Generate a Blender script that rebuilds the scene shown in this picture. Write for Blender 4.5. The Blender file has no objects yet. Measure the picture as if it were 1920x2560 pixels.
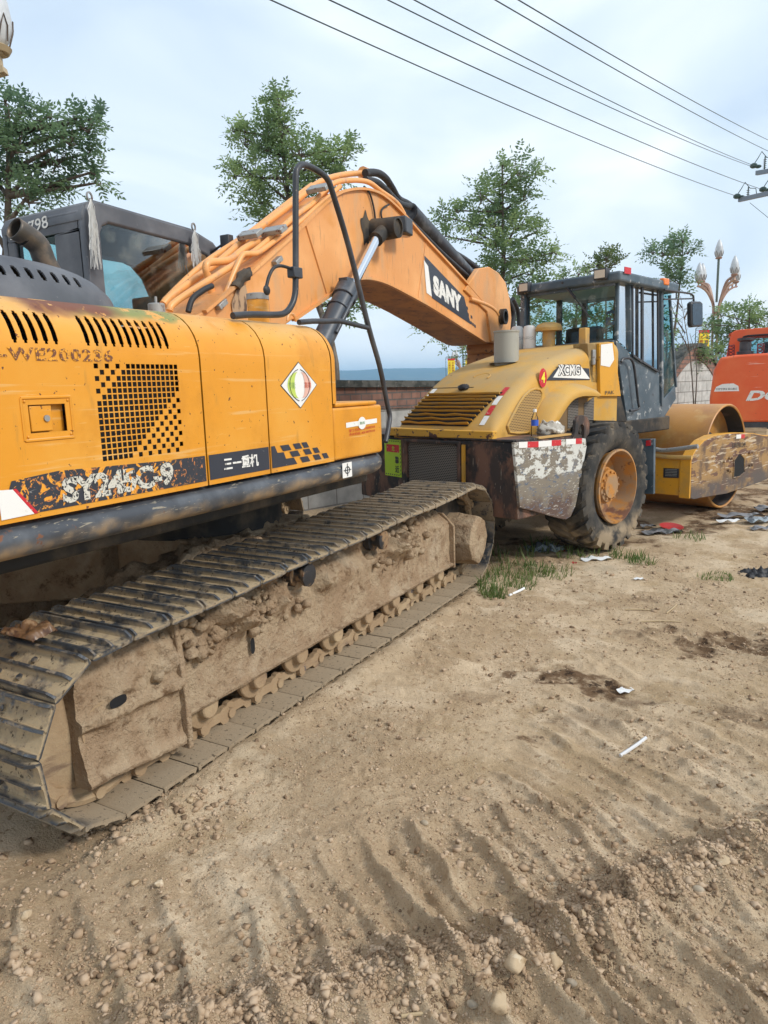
import bpy, bmesh, math, random
import numpy as np
from mathutils import Vector, Matrix, noise
random.seed(7); np.random.seed(7)
SC = bpy.context.scene
COL = SC.collection
# ------------------------------------------------------------------ camera
F = 1775.; ROLL = .03; PITCH = math.atan(315/1775); PSI = math.radians(29.5); H = 2.0
cd = bpy.data.cameras.new('camera'); cam = bpy.data.objects.new('camera', cd); COL.objects.link(cam)
cd.sensor_fit = 'HORIZONTAL'; cd.sensor_width = 36; cd.lens = 36*F/1920
cd.clip_start = .05; cd.clip_end = 20000
cam.location = (0, 0, H)
cam.matrix_world = (Matrix.Translation((0, 0, H)) @ Matrix.Rotation(PSI, 4, 'Z') @
                    Matrix.Rotation(math.pi/2-PITCH, 4, 'X') @ Matrix.Rotation(-ROLL, 4, 'Z'))
SC.camera = cam
# ------------------------------------------------------------------ sky and sun
SUN_EL = math.radians(38); SUN_AZ = math.radians(88)      # azimuth clockwise from +Y
w = bpy.data.worlds.new("World"); SC.world = w; w.use_nodes = True
nt = w.node_tree; nd = nt.nodes; lk = nt.links
bg = nd['Background']; bg.inputs['Strength'].default_value = .12
sky = nd.new('ShaderNodeTexSky'); sky.sky_type = 'NISHITA'; sky.sun_disc = False
sky.sun_elevation = SUN_EL; sky.sun_rotation = SUN_AZ; sky.dust_density = 2.0
tc = nd.new('ShaderNodeTexCoord')
mp = nd.new('ShaderNodeMapping'); mp.inputs['Scale'].default_value = (1.0, 1.0, 2.6)
mp.inputs['Rotation'].default_value = (.25, .3, .6)
lk.new(tc.outputs['Generated'], mp.inputs['Vector'])
n1 = nd.new('ShaderNodeTexNoise'); n1.inputs['Scale'].default_value = 2.1; n1.inputs['Detail'].default_value = 6; n1.inputs['Roughness'].default_value = .45; n1.inputs['Distortion'].default_value = .5
lk.new(mp.outputs[0], n1.inputs['Vector'])
cr = nd.new('ShaderNodeValToRGB'); e = cr.color_ramp.elements
e[0].position = .34; e[0].color = (4.7, 5.75, 6.95, 1)
e[1].position = .64; e[1].color = (8.2, 8.6, 8.95, 1)
m_ = cr.color_ramp.elements.new(.5); m_.color = (6.1, 7.0, 7.9, 1)
lk.new(n1.outputs['Fac'], cr.inputs['Fac'])
mx = nd.new('ShaderNodeMix'); mx.data_type = 'RGBA'; mx.inputs['Factor'].default_value = .93
lk.new(sky.outputs[0], mx.inputs['A']); lk.new(cr.outputs[0], mx.inputs['B'])
lk.new(mx.outputs['Result'], bg.inputs['Color'])
sd = bpy.data.lights.new('sun', 'SUN'); sd.energy = 2.2; sd.angle = math.radians(10); sd.color = (1, .95, .87)
so = bpy.data.objects.new('sun', sd); COL.objects.link(so)
sv = Vector((math.sin(SUN_AZ)*math.cos(SUN_EL), math.cos(SUN_AZ)*math.cos(SUN_EL), math.sin(SUN_EL)))
so.rotation_euler = sv.to_track_quat('Z', 'Y').to_euler(); so.location = sv*50
SC.view_settings.view_transform = 'Standard'; SC.view_settings.look = 'None'
SC.view_settings.exposure = .32; SC.view_settings.gamma = 1
# ------------------------------------------------------------------ geometry helpers
def ray(px, py):                      # direction through a point of the 1659 x 2212 picture
    k = 1920/1659; dx = px*k-960; dy = py*k-1280; c, s = math.cos(ROLL), math.sin(ROLL)
    u = dx*c-dy*s; v = dy*c+dx*s
    f = F*math.cos(PITCH)-v*math.sin(PITCH); dn = v*math.cos(PITCH)+F*math.sin(PITCH)
    return Vector((-f*math.sin(PSI)+u*math.cos(PSI), f*math.cos(PSI)+u*math.sin(PSI), -dn))
CAMP = Vector((0, 0, H))
CF = Vector((-math.sin(PSI), math.cos(PSI), 0)); CR = Vector((math.cos(PSI), math.sin(PSI), 0))
def on(px, py, n, k):
    d = ray(px, py); n = Vector(n); return CAMP + d*((k-n.dot(CAMP))/n.dot(d))
def onx(px, py, x): return on(px, py, (1, 0, 0), x)
def ony(px, py, y): return on(px, py, (0, 1, 0), y)
def onz(px, py, z=0): return on(px, py, (0, 0, 1), z)
def ond(px, py, dist): return on(px, py, CF, dist)
Z4 = lambda x, y: (345.6+.46874*x, 345.6+.46874*y)     # measuring grids of enlarged picture areas
Z5 = lambda x, y: ((900+x*600/1659)*.86406, (650+y*600/1659)*.86406)
Z6 = lambda x, y: ((1300+x*620/1659)*.86406, (600+y*620/1659)*.86406)
RM = {}
def empty(name, loc, label, cat, group=None, rotz=0):
    o = bpy.data.objects.new(name, None); COL.objects.link(o)
    o.location = loc; o.rotation_euler = (0, 0, rotz); o.empty_display_size = .2
    RM[o] = Matrix.Translation(loc) @ Matrix.Rotation(rotz, 4, 'Z')
    o['label'] = label; o['category'] = cat
    if group: o['group'] = group
    return o
def tag(o, label=None, cat=None, group=None, kind=None):
    if label: o['label'] = label
    if cat: o['category'] = cat
    if group: o['group'] = group
    if kind: o['kind'] = kind
    return o
def crom(pts, k=6):
    pts = [Vector(p) for p in pts]; out = []
    for i in range(len(pts)-1):
        a = pts[max(i-1, 0)]; b = pts[i]; c = pts[i+1]; d = pts[min(i+2, len(pts)-1)]
        for j in range(k):
            t = j/k
            out.append(.5*((2*b)+(c-a)*t+(2*a-5*b+4*c-d)*t*t+(3*b-a-3*c+d)*t**3))
    out.append(pts[-1]); return out
class MB:
    def __init__(s, T=None): s.v = []; s.f = []; s.T = T
    def add(s, vs, fs):
        b = len(s.v)
        for p in vs: s.v.append(Vector(p) if s.T is None else s.T @ Vector(p))
        s.f += [tuple(b+i for i in f) for f in fs]; return s
    def box(s, x0, x1, y0, y1, z0, z1):
        return s.add([(x, y, z) for z in (z0, z1) for y in (y0, y1) for x in (x0, x1)],
                     [(0, 2, 3, 1), (4, 5, 7, 6), (0, 1, 5, 4), (2, 6, 7, 3), (0, 4, 6, 2), (1, 3, 7, 5)])
    def obox(s, c, ax, ay, az):        # box from a centre and three half vectors
        c = Vector(c); ax = Vector(ax); ay = Vector(ay); az = Vector(az)
        return s.add([c+ax*i+ay*j+az*k for k in (-1, 1) for j in (-1, 1) for i in (-1, 1)],
                     [(0, 2, 3, 1), (4, 5, 7, 6), (0, 1, 5, 4), (2, 6, 7, 3), (0, 4, 6, 2), (1, 3, 7, 5)])
    def prism(s, poly, vec):
        n = len(poly); vec = Vector(vec); p = [Vector(q) for q in poly]
        return s.add(p+[q+vec for q in p], [tuple(range(n)), tuple(range(2*n-1, n-1, -1))] +
                     [(i, n+i, n+(i+1) % n, (i+1) % n) for i in range(n)])
    def face(s, poly): return s.add(poly, [tuple(range(len(poly)))])
    def tube(s, path, r, n=8, k=0, cap=True, r1=None):
        P = crom(path, k) if k else [Vector(p) for p in path]
        m = len(P); up = None; vs = []
        for i, p in enumerate(P):
            t = (P[min(i+1, m-1)]-P[max(i-1, 0)]).normalized()
            if up is None:
                up = Vector((0, 0, 1)) if abs(t.z) < .9 else Vector((1, 0, 0))
            a = (up-t*up.dot(t)).normalized(); b = t.cross(a); up = a
            rr = r if r1 is None else r+(r1-r)*i/(m-1)
            for j in range(n):
                an = 2*math.pi*j/n; vs.append(p+a*(rr*math.cos(an))+b*(rr*math.sin(an)))
        fs = [(i*n+j, i*n+(j+1) % n, (i+1)*n+(j+1) % n, (i+1)*n+j) for i in range(m-1) for j in range(n)]
        if cap: fs += [tuple(range(n)), tuple(range(m*n-1, (m-1)*n-1, -1))]
        return s.add(vs, fs)
    def cyl(s, p0, p1, r, n=20, r1=None): return s.tube([p0, p1], r, n, r1=r1)
    def lathe(s, c, ax, prof, n=32, closed=False):  # prof: (radius, height along ax)
        c = Vector(c); ax = Vector(ax).normalized()
        a = ax.orthogonal().normalized(); b = ax.cross(a); vs = []
        for r, h in prof:
            for j in range(n):
                t = 2*math.pi*j/n; vs.append(c+ax*h+a*(r*math.cos(t))+b*(r*math.sin(t)))
        m = len(prof)
        fs = [(i*n+j, i*n+(j+1) % n, ((i+1) % m)*n+(j+1) % n, ((i+1) % m)*n+j)
              for i in range(m if closed else m-1) for j in range(n)]
        return s.add(vs, fs)
    def grid(s, fn, nu, nv):
        vs = [fn(i/nu, j/nv) for j in range(nv+1) for i in range(nu+1)]
        return s.add(vs, [(j*(nu+1)+i, j*(nu+1)+i+1, (j+1)*(nu+1)+i+1, (j+1)*(nu+1)+i) for j in range(nv) for i in range(nu)])
    def ball(s, c, r, n=10, sc=(1, 1, 1)):
        c = Vector(c)
        return s.grid(lambda u, v: c+Vector((sc[0]*r*math.sin(math.pi*v)*math.cos(2*math.pi*u), sc[1]*r*math.sin(math.pi*v)*math.sin(2*math.pi*u), sc[2]*r*math.cos(math.pi*v))), n, n)
    def build(s, name, mat, parent=None, ang=35, bevel=0, seg=2, solid=0, recalc=True):
        me = bpy.data.meshes.new(name)
        vs = s.v
        if parent is not None:
            inv = RM[parent].inverted(); vs = [inv @ p for p in vs]
        me.from_pydata([tuple(p) for p in vs], [], s.f)
        if recalc:
            bm = bmesh.new(); bm.from_mesh(me)
            bmesh.ops.remove_doubles(bm, verts=bm.verts, dist=1e-5)
            bmesh.ops.recalc_face_normals(bm, faces=bm.faces); bm.to_mesh(me); bm.free()
        if ang:
            me.polygons.foreach_set('use_smooth', [True]*len(me.polygons))
            me.set_sharp_from_angle(angle=math.radians(ang))
        me.materials.append(mat)
        o = bpy.data.objects.new(name, me); COL.objects.link(o)
        if parent is not None:
            o.parent = parent; RM[o] = RM[parent]
        else: RM[o] = Matrix.Identity(4)
        if solid:
            m = o.modifiers.new('s', 'SOLIDIFY'); m.thickness = abs(solid); m.offset = -1 if solid > 0 else 0
        if bevel:
            m = o.modifiers.new('b', 'BEVEL'); m.width = bevel; m.segments = seg; m.limit_method = 'ANGLE'; m.angle_limit = math.radians(38)
        return o
def setorigin(o):                     # put a lone mesh's origin at its base
    vs = [v.co.copy() for v in o.data.vertices]
    c = Vector((sum(v.x for v in vs)/len(vs), sum(v.y for v in vs)/len(vs), min(v.z for v in vs)))
    o.data.transform(Matrix.Translation(-c)); o.location = c; RM[o] = Matrix.Translation(c); return o
def text(body, BL, BR, TL, mat, name, parent, bold=0.0, lift=None, space=1.0):
    cu = bpy.data.curves.new('t', 'FONT'); cu.body = body; cu.offset = bold; cu.resolution_u = 3; cu.space_character = space
    to = bpy.data.objects.new('t', cu); COL.objects.link(to)
    dg = bpy.context.evaluated_depsgraph_get()
    me = bpy.data.meshes.new_from_object(to.evaluated_get(dg)); bpy.data.objects.remove(to)
    xs = [v.co.x for v in me.vertices]; ys = [v.co.y for v in me.vertices]
    x0, x1, y0, y1 = min(xs), max(xs), min(ys), max(ys)
    BL, BR, TL = Vector(BL), Vector(BR), Vector(TL)
    mb = MB(); off = Vector(lift) if lift else Vector((0, 0, 0))
    mb.add([BL+(BR-BL)*((v.co.x-x0)/(x1-x0))+(TL-BL)*((v.co.y-y0)/(y1-y0))+off for v in me.vertices],
           [tuple(p.vertices) for p in me.polygons])
    bpy.data.meshes.remove(me)
    return mb.build(name, mat, parent, ang=0, recalc=False)
def fbm(v, o=4): return noise.fractal(v, 1.0, 2.0, o)
def lumpy(o, amp, sc, cuts=0, seed=0):
    me = o.data
    if cuts:
        bm = bmesh.new(); bm.from_mesh(me); bmesh.ops.subdivide_edges(bm, edges=bm.edges, cuts=cuts, use_grid_fill=True); bm.to_mesh(me); bm.free()
    nn = [v.normal.copy() for v in me.vertices]
    for v, n in zip(me.vertices, nn):
        v.co += n*amp*(fbm(v.co*sc+Vector((seed, 0, 0)))+.35*abs(noise.noise(v.co*sc*5)))
    me.update(); return o
# ------------------------------------------------------------------ materials
def mk(name, base, rough=.5, metal=0., layers=(), bump=(), coat=0., spec=.5, trans=0., alpha=1):
    m = bpy.data.materials.new(name); m.use_nodes = True; nt = m.node_tree; N = nt.nodes; L = nt.links
    p = N['Principled BSDF']; p.inputs['Metallic'].default_value = metal; p.inputs['Coat Weight'].default_value = coat
    p.inputs['Coat Roughness'].default_value = .25; p.inputs['Specular IOR Level'].default_value = spec
    p.inputs['Transmission Weight'].default_value = trans
    geo = N.new('ShaderNodeNewGeometry')
    def nz(scale, detail=5, stretch=(1, 1, 1), seed=0., rough_=.6, dist=0.):
        mp = N.new('ShaderNodeMapping'); mp.inputs['Scale'].default_value = stretch; mp.inputs['Location'].default_value = (seed*3.1, seed*1.7, seed)
        L.new(geo.outputs['Position'], mp.inputs[0])
        t = N.new('ShaderNodeTexNoise'); t.inputs['Scale'].default_value = scale; t.inputs['Detail'].default_value = detail
        t.inputs['Roughness'].default_value = rough_; t.inputs['Distortion'].default_value = dist
        L.new(mp.outputs[0], t.inputs['Vector']); return t.outputs['Fac']
    def mr(v, a, b, c=0., d=1.):
        r = N.new('ShaderNodeMapRange'); r.interpolation_type = 'SMOOTHSTEP'
        r.inputs[1].default_value = a; r.inputs[2].default_value = b; r.inputs[3].default_value = c; r.inputs[4].default_value = d
        L.new(v, r.inputs[0]); return r.outputs[0]
    def mul(a, b):
        q = N.new('ShaderNodeMath'); q.operation = 'MULTIPLY'; L.new(a, q.inputs[0])
        if isinstance(b, float): q.inputs[1].default_value = b
        else: L.new(b, q.inputs[1])
        return q.outputs[0]
    col = N.new('ShaderNodeRGB'); col.outputs[0].default_value = (*base, 1); cur = col.outputs[0]
    rv = N.new('ShaderNodeValue'); rv.outputs[0].default_value = rough; rcur = rv.outputs[0]
    sep = None
    for i, l in enumerate(layers):
        kw = dict(detail=l.get('detail', 5), stretch=l.get('stretch', (1, 1, 1)), seed=l.get('seed', i+1.), rough_=l.get('nr', .6), dist=l.get('dist', 0.))
        f = mr(nz(l['scale'], **kw), l['lo'], l['hi'])
        if 'amt' in l: f = mul(f, l['amt'])
        for (ax, lo, hi, sf) in l.get('box', ()):
            if sep is None:
                sep = N.new('ShaderNodeSeparateXYZ'); wv = N.new('ShaderNodeVectorMath'); wv.operation = 'ADD'
                sc = N.new('ShaderNodeVectorMath'); sc.operation = 'SCALE'; sc.inputs['Scale'].default_value = .12
                nn_ = N.new('ShaderNodeTexNoise'); nn_.inputs['Scale'].default_value = 6; L.new(geo.outputs['Position'], nn_.inputs['Vector'])
                sb = N.new('ShaderNodeVectorMath'); sb.operation = 'SUBTRACT'; sb.inputs[1].default_value = (.5, .5, .5)
                L.new(nn_.outputs['Color'], sb.inputs[0]); L.new(sb.outputs[0], sc.inputs[0])
                L.new(geo.outputs['Position'], wv.inputs[0]); L.new(sc.outputs[0], wv.inputs[1]); L.new(wv.outputs[0], sep.inputs[0])
            c = sep.outputs[ax]
            if lo is not None: f = mul(f, mr(c, lo-sf, lo+sf))
            if hi is not None: f = mul(f, mr(c, hi-sf, hi+sf, 1., 0.))
        if l.get('up'):
            s2 = N.new('ShaderNodeSeparateXYZ'); L.new(geo.outputs['Normal'], s2.inputs[0])
            f = mul(f, mr(s2.outputs[2], l['up'][0], l['up'][1]))
        if l.get('attr'):
            at = N.new('ShaderNodeAttribute'); at.attribute_name = l['attr']; f = mul(f, mr(at.outputs['Fac'], .1, .9))
        mx = N.new('ShaderNodeMix'); mx.data_type = 'RGBA'; L.new(f, mx.inputs['Factor']); L.new(cur, mx.inputs['A']); mx.inputs['B'].default_value = (*l['col'], 1)
        cur = mx.outputs['Result']
        if 'rough' in l:
            m2 = N.new('ShaderNodeMix'); L.new(f, m2.inputs['Factor']); L.new(rcur, m2.inputs['A']); m2.inputs['B'].default_value = l['rough']; rcur = m2.outputs['Result']
    L.new(cur, p.inputs['Base Color']); L.new(rcur, p.inputs['Roughness'])
    prev = None
    for (sc_, st, dist_) in bump:
        b = N.new('ShaderNodeBump'); b.inputs['Strength'].default_value = st; b.inputs['Distance'].default_value = dist_
        L.new(nz(sc_, 6, seed=9.), b.inputs['Height'])
        if prev: L.new(prev, b.inputs['Normal'])
        prev = b.outputs[0]
    if prev: L.new(prev, p.inputs['Normal'])
    return m
def glassmat(name, tint, amt=.9, rough=.02, dirt=.12, refl=.5):
    m = bpy.data.materials.new(name); m.use_nodes = True; nt = m.node_tree; N = nt.nodes; L = nt.links
    out = N['Material Output']; N.remove(N['Principled BSDF'])
    tr = N.new('ShaderNodeBsdfTransparent'); tr.inputs[0].default_value = (*tint, 1)
    gl = N.new('ShaderNodeBsdfGlossy'); gl.inputs['Roughness'].default_value = rough; gl.inputs['Color'].default_value = (refl, refl, refl, 1)
    lw = N.new('ShaderNodeLayerWeight'); lw.inputs[0].default_value = .27
    mx = N.new('ShaderNodeMixShader'); L.new(lw.outputs['Fresnel'], mx.inputs[0]); L.new(tr.outputs[0], mx.inputs[1]); L.new(gl.outputs[0], mx.inputs[2])
    df = N.new('ShaderNodeBsdfDiffuse'); df.inputs[0].default_value = (.45, .42, .36, 1)
    tc = N.new('ShaderNodeNewGeometry'); nz = N.new('ShaderNodeTexNoise'); nz.inputs['Scale'].default_value = 5; nz.inputs['Detail'].default_value = 8
    L.new(tc.outputs['Position'], nz.inputs[0])
    mr = N.new('ShaderNodeMapRange'); mr.inputs[1].default_value = .48; mr.inputs[2].default_value = .8; mr.inputs[4].default_value = dirt*2.5; L.new(nz.outputs['Fac'], mr.inputs[0])
    m2 = N.new('ShaderNodeMixShader'); L.new(mr.outputs[0], m2.inputs[0]); L.new(mx.outputs[0], m2.inputs[1]); L.new(df.outputs[0], m2.inputs[2])
    L.new(m2.outputs[0], out.inputs[0]); return m
RUST = (.13, .045, .02); MUD = (.33, .215, .12); DUST = (.42, .30, .18)
M = {}
M['yellow'] = mk('yellow_paint', (.70, .285, .012), .48, coat=.08, layers=[
    dict(col=(.74, .36, .05), scale=1.2, lo=.42, hi=.7, amt=.7), dict(col=(.62, .44, .22), scale=3, lo=.3, hi=.6, up=(.35, .95), amt=.55, rough=.75), dict(col=(.60, .24, .01), scale=2.2, lo=.5, hi=.7, seed=12.), dict(col=(.72, .48, .20), scale=9, stretch=(1, .12, 3), lo=.60, hi=.70, seed=14., amt=.5, rough=.65),  # pale upward faces: dust, with the sheen of the sky painted in
    dict(col=(.22, .23, .06), scale=7, lo=.42, hi=.47, nr=.7, rough=.6, box=[(1, 2.25, 2.95, .06), (2, 2.37, None, .03)]),
    dict(col=(.17, .055, .025), scale=7, lo=.40, hi=.44, nr=.75, rough=.7, seed=5., box=[(1, 2.02, 2.52, .08), (2, 2.37, None, .03)]),
    dict(col=RUST, scale=30, lo=.665, hi=.68, seed=3., rough=.8), dict(col=(.42, .20, .03), scale=6, stretch=(1, 1.6, .35), lo=.60, hi=.72, seed=15., amt=.5),
    dict(col=(.75, .5, .2), scale=22, stretch=(1, .25, 3), lo=.68, hi=.75, amt=.5),
    dict(col=DUST, scale=3, lo=.5, hi=.8, amt=.25, rough=.7, box=[(2, None, 1.62, .1)])],
    bump=[(1.6, .25, .03), (60, .05, .002)])
M['boom'] = mk('faded_orange_paint', (.68, .30, .09), .55, coat=.05, layers=[
    dict(col=(.80, .40, .15), scale=1.0, lo=.4, hi=.7),
    dict(col=(.62, .24, .03), scale=1.5, lo=.56, hi=.66, amt=.5, seed=8.),
    dict(col=(.50, .33, .19), scale=2.5, lo=.48, hi=.72, amt=.6, stretch=(1, 2, .6), seed=4., rough=.75), dict(col=(.40, .20, .08), scale=9, stretch=(1, 3, .5), lo=.60, hi=.68, seed=9., amt=.6),
    dict(col=RUST, scale=30, lo=.71, hi=.73, rough=.8), dict(col=(.1, .05, .03), scale=12, lo=.74, hi=.76, seed=2.)],
    bump=[(40, .06, .003)])
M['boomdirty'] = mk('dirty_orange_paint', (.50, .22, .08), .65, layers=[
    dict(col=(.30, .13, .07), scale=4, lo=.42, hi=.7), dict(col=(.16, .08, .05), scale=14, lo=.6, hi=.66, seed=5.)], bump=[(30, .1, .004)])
M['pipe'] = mk('orange_pipe_paint', (.78, .36, .11), .45, coat=.2, layers=[
    dict(col=(.45, .27, .15), scale=9, lo=.5, hi=.75, amt=.8), dict(col=RUST, scale=35, lo=.66, hi=.69)], bump=[(60, .05, .002)])
M['black'] = mk('black_paint', (.028, .03, .036), .42, layers=[
    dict(col=(.10, .105, .115), scale=3, lo=.4, hi=.75, amt=.7, rough=.55), dict(col=(.25, .21, .16), scale=40, lo=.68, hi=.72)], bump=[(50, .05, .002)])
M['cowl'] = mk('grey_black_plastic', (.07, .075, .088), .5, layers=[
    dict(col=(.15, .155, .17), scale=2.5, lo=.35, hi=.75, rough=.6), dict(col=(.22, .21, .20), scale=30, lo=.7, hi=.73)], bump=[(2, .15, .02)])
M['skirt'] = mk('scratched_black_steel', (.06, .065, .075), .38, metal=.2, layers=[
    dict(col=(.13, .14, .155), scale=3, lo=.4, hi=.7),
    dict(col=(.30, .27, .21), scale=26, stretch=(1, .35, 2.2), lo=.60, hi=.66, dist=1.2, rough=.8),
    dict(col=(.34, .24, .14), scale=5, lo=.35, hi=.62, rough=.9, box=[(2, None, 1.375, .03)]),
    dict(col=(.20, .09, .05), scale=8, lo=.62, hi=.66, rough=.9, box=[(1, None, 2.6, .4)])], bump=[(60, .08, .003)])
M['steel'] = mk('dark_steel', (.035, .035, .038), .55, metal=.4, layers=[dict(col=MUD, scale=7, lo=.48, hi=.6, rough=.95), dict(col=RUST, scale=20, lo=.6, hi=.7)], bump=[(40, .2, .006)])
M['dark'] = mk('dark_greasy_steel', (.02, .019, .018), .75, layers=[dict(col=(.10, .075, .05), scale=4, lo=.4, hi=.7)], bump=[(20, .2, .01)])
M['void'] = mk('unlit_interior', (.006, .006, .007), .9)
M['rubber'] = mk('black_rubber', (.018, .018, .02), .55, layers=[dict(col=(.12, .11, .1), scale=15, lo=.55, hi=.8, amt=.7)], bump=[(80, .1, .003)])
M['chrome'] = mk('chrome_rod', (.75, .77, .8), .14, metal=1., layers=[dict(col=(.35, .3, .25), scale=10, lo=.6, hi=.8)])
M['zinc'] = mk('grey_metal', (.33, .33, .32), .5, metal=.4, layers=[dict(col=RUST, scale=30, lo=.55, hi=.7)])
M['white'] = mk('white_sticker', (.78, .77, .74), .5, layers=[dict(col=(.5, .46, .38), scale=20, lo=.6, hi=.75, amt=.6)])
M['letters'] = mk('white_lettering', (.75, .74, .70), .5, layers=[dict(col=(.05, .05, .055), scale=24, lo=.60, hi=.62, amt=.6)])
M['peel'] = mk('peeling_white_lettering', (.60, .58, .50), .6, layers=[
    dict(col=(.04, .04, .045), scale=30, lo=.53, hi=.55, dist=2.5), dict(col=(.75, .32, .03), scale=11, lo=.60, hi=.61, dist=1.5, seed=4.)])
M['band'] = mk('scratched_black_band', (.03, .034, .045), .45, layers=[
    dict(col=(.2, .2, .2), scale=30, stretch=(1, .3, 2), lo=.66, hi=.69, dist=1.5),
    dict(col=(.78, .33, .03), scale=9, lo=.565, hi=.575, dist=2.6, seed=4., box=[(1, None, 2.75, .15)]),
    dict(col=(.55, .2, .05), scale=16, lo=.60, hi=.61, dist=3., seed=6., box=[(1, None, 2.95, .05)])])
M['bandclean'] = mk('dark_blue_band', (.03, .035, .05), .45, layers=[dict(col=(.25, .25, .25), scale=25, stretch=(1, .3, 2), lo=.68, hi=.70, dist=1.5)])
M['stencil'] = mk('worn_brown_stencil', (.16, .06, .03), .7, layers=[dict(col=(.80, .36, .03), scale=60, lo=.5, hi=.55, nr=.7)])
M['red'] = mk('red_sticker', (.55, .02, .03), .45, layers=[dict(col=(.6, .4, .35), scale=30, lo=.6, hi=.7)])
M['redtext'] = mk('red_lettering', (.55, .07, .02), .5)
M['lime'] = mk('lime_sticker', (.42, .62, .03), .5, layers=[dict(col=(.3, .35, .1), scale=15, lo=.6, hi=.75)])
M['mud'] = mk('dried_mud', (.35, .245, .155), .97, spec=.1, layers=[
    dict(col=(.43, .325, .215), scale=5, lo=.4, hi=.65), dict(col=(.17, .105, .06), scale=9, lo=.52, hi=.70, seed=4., nr=.75),  # dark noise layer puts crevice shade into the mud colour
    dict(col=(.47, .37, .26), scale=2.2, lo=.55, hi=.7, seed=7.)], bump=[(9, .7, .05), (30, .9, .025), (110, .8, .008)])
M['mudsteel'] = mk('mud_smeared_steel', (.34, .235, .14), .9, spec=.2, layers=[
    dict(col=(.42, .31, .19), scale=3, lo=.4, hi=.65), dict(col=(.22, .15, .10), scale=6, stretch=(1, .5, 2), lo=.55, hi=.7, seed=4.),
    dict(col=(.12, .10, .10), scale=3, lo=.66, hi=.7, seed=6., rough=.6)], bump=[(9, .25, .02), (80, .5, .008)])
M['shoe'] = mk('track_shoe_steel', (.075, .08, .088), .42, metal=.5, layers=[
    dict(col=(.13, .14, .15), scale=18, stretch=(.3, 2, 1), lo=.5, hi=.7),
    dict(col=(.47, .37, .235), scale=7.5, lo=.34, hi=.50, attr='low', rough=.95),
    dict(col=(.42, .33, .225), scale=9, lo=.36, hi=.52, rough=.95, seed=13., box=[(1, 4.4, None, .9), (2, .5, None, .1)], amt=.8), dict(col=(.33, .26, .18), scale=16, lo=.50, hi=.62, seed=5., rough=.9, amt=.75),
    dict(col=(.40, .315, .215), scale=2, lo=.1, hi=.3, rough=.95, box=[(2, None, .12, .05)]),
    dict(col=(.12, .09, .06), scale=40, lo=.58, hi=.68, rough=.95, seed=2.)], bump=[(40, .5, .008), (120, .4, .003)])
M['glass'] = glassmat('tinted_cab_glass', (.52, .74, .76), refl=.8)
M['glassdark'] = glassmat('dark_tinted_glass', (.12, .17, .2), refl=.6)
M['seat'] = mk('black_seat_fabric', (.02, .02, .022), .8)
M['string'] = mk('frayed_plastic_string', (.62, .62, .60), .5)
# ------------------------------------------------------------------ ground
def _h(ix, iy, sd):
    n = (ix.astype(np.int64)*374761393+iy.astype(np.int64)*668265263+sd*1442695041) & 0x7fffffff
    n = ((n ^ (n >> 13))*1274126177) & 0x7fffffff
    return ((n ^ (n >> 16)) & 0xffff)/65535.
def vn(x, y, sd=0):
    ix = np.floor(x); iy = np.floor(y); fx = x-ix; fy = y-iy; fx = fx*fx*(3-2*fx); fy = fy*fy*(3-2*fy)
    a = _h(ix, iy, sd); b = _h(ix+1, iy, sd); c = _h(ix, iy+1, sd); d = _h(ix+1, iy+1, sd)
    return (a*(1-fx)+b*fx)*(1-fy)+(c*(1-fx)+d*fx)*fy
def nf(x, y, o=5, sd=0):
    s = 0; a = .5
    for i in range(o):
        s = s+a*vn(x*2**i, y*2**i, sd+i*17); a *= .5
    return s                                             # about 0..1, mean .5
def sst(a, b, x): t = np.clip((x-a)/(b-a), 0, 1); return t*t*(3-2*t)
PIV = onz(520, 1330); BERM = [onz(*p) for p in ((330, 2260), (560, 2215), (900, 2115), (1200, 2060), (1330, 1960), (1560, 1860), (1760, 1790))]
GR = [0]
def bermdist(x, y):
    best = np.full(np.shape(x), 9.)
    for a, b in zip(BERM[:-1], BERM[1:]):
        dx, dy = b.x-a.x, b.y-a.y; t = np.clip(((x-a.x)*dx+(y-a.y)*dy)/(dx*dx+dy*dy), 0, 1)
        best = np.minimum(best, np.hypot(x-a.x-t*dx, y-a.y-t*dy))
    return best
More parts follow.
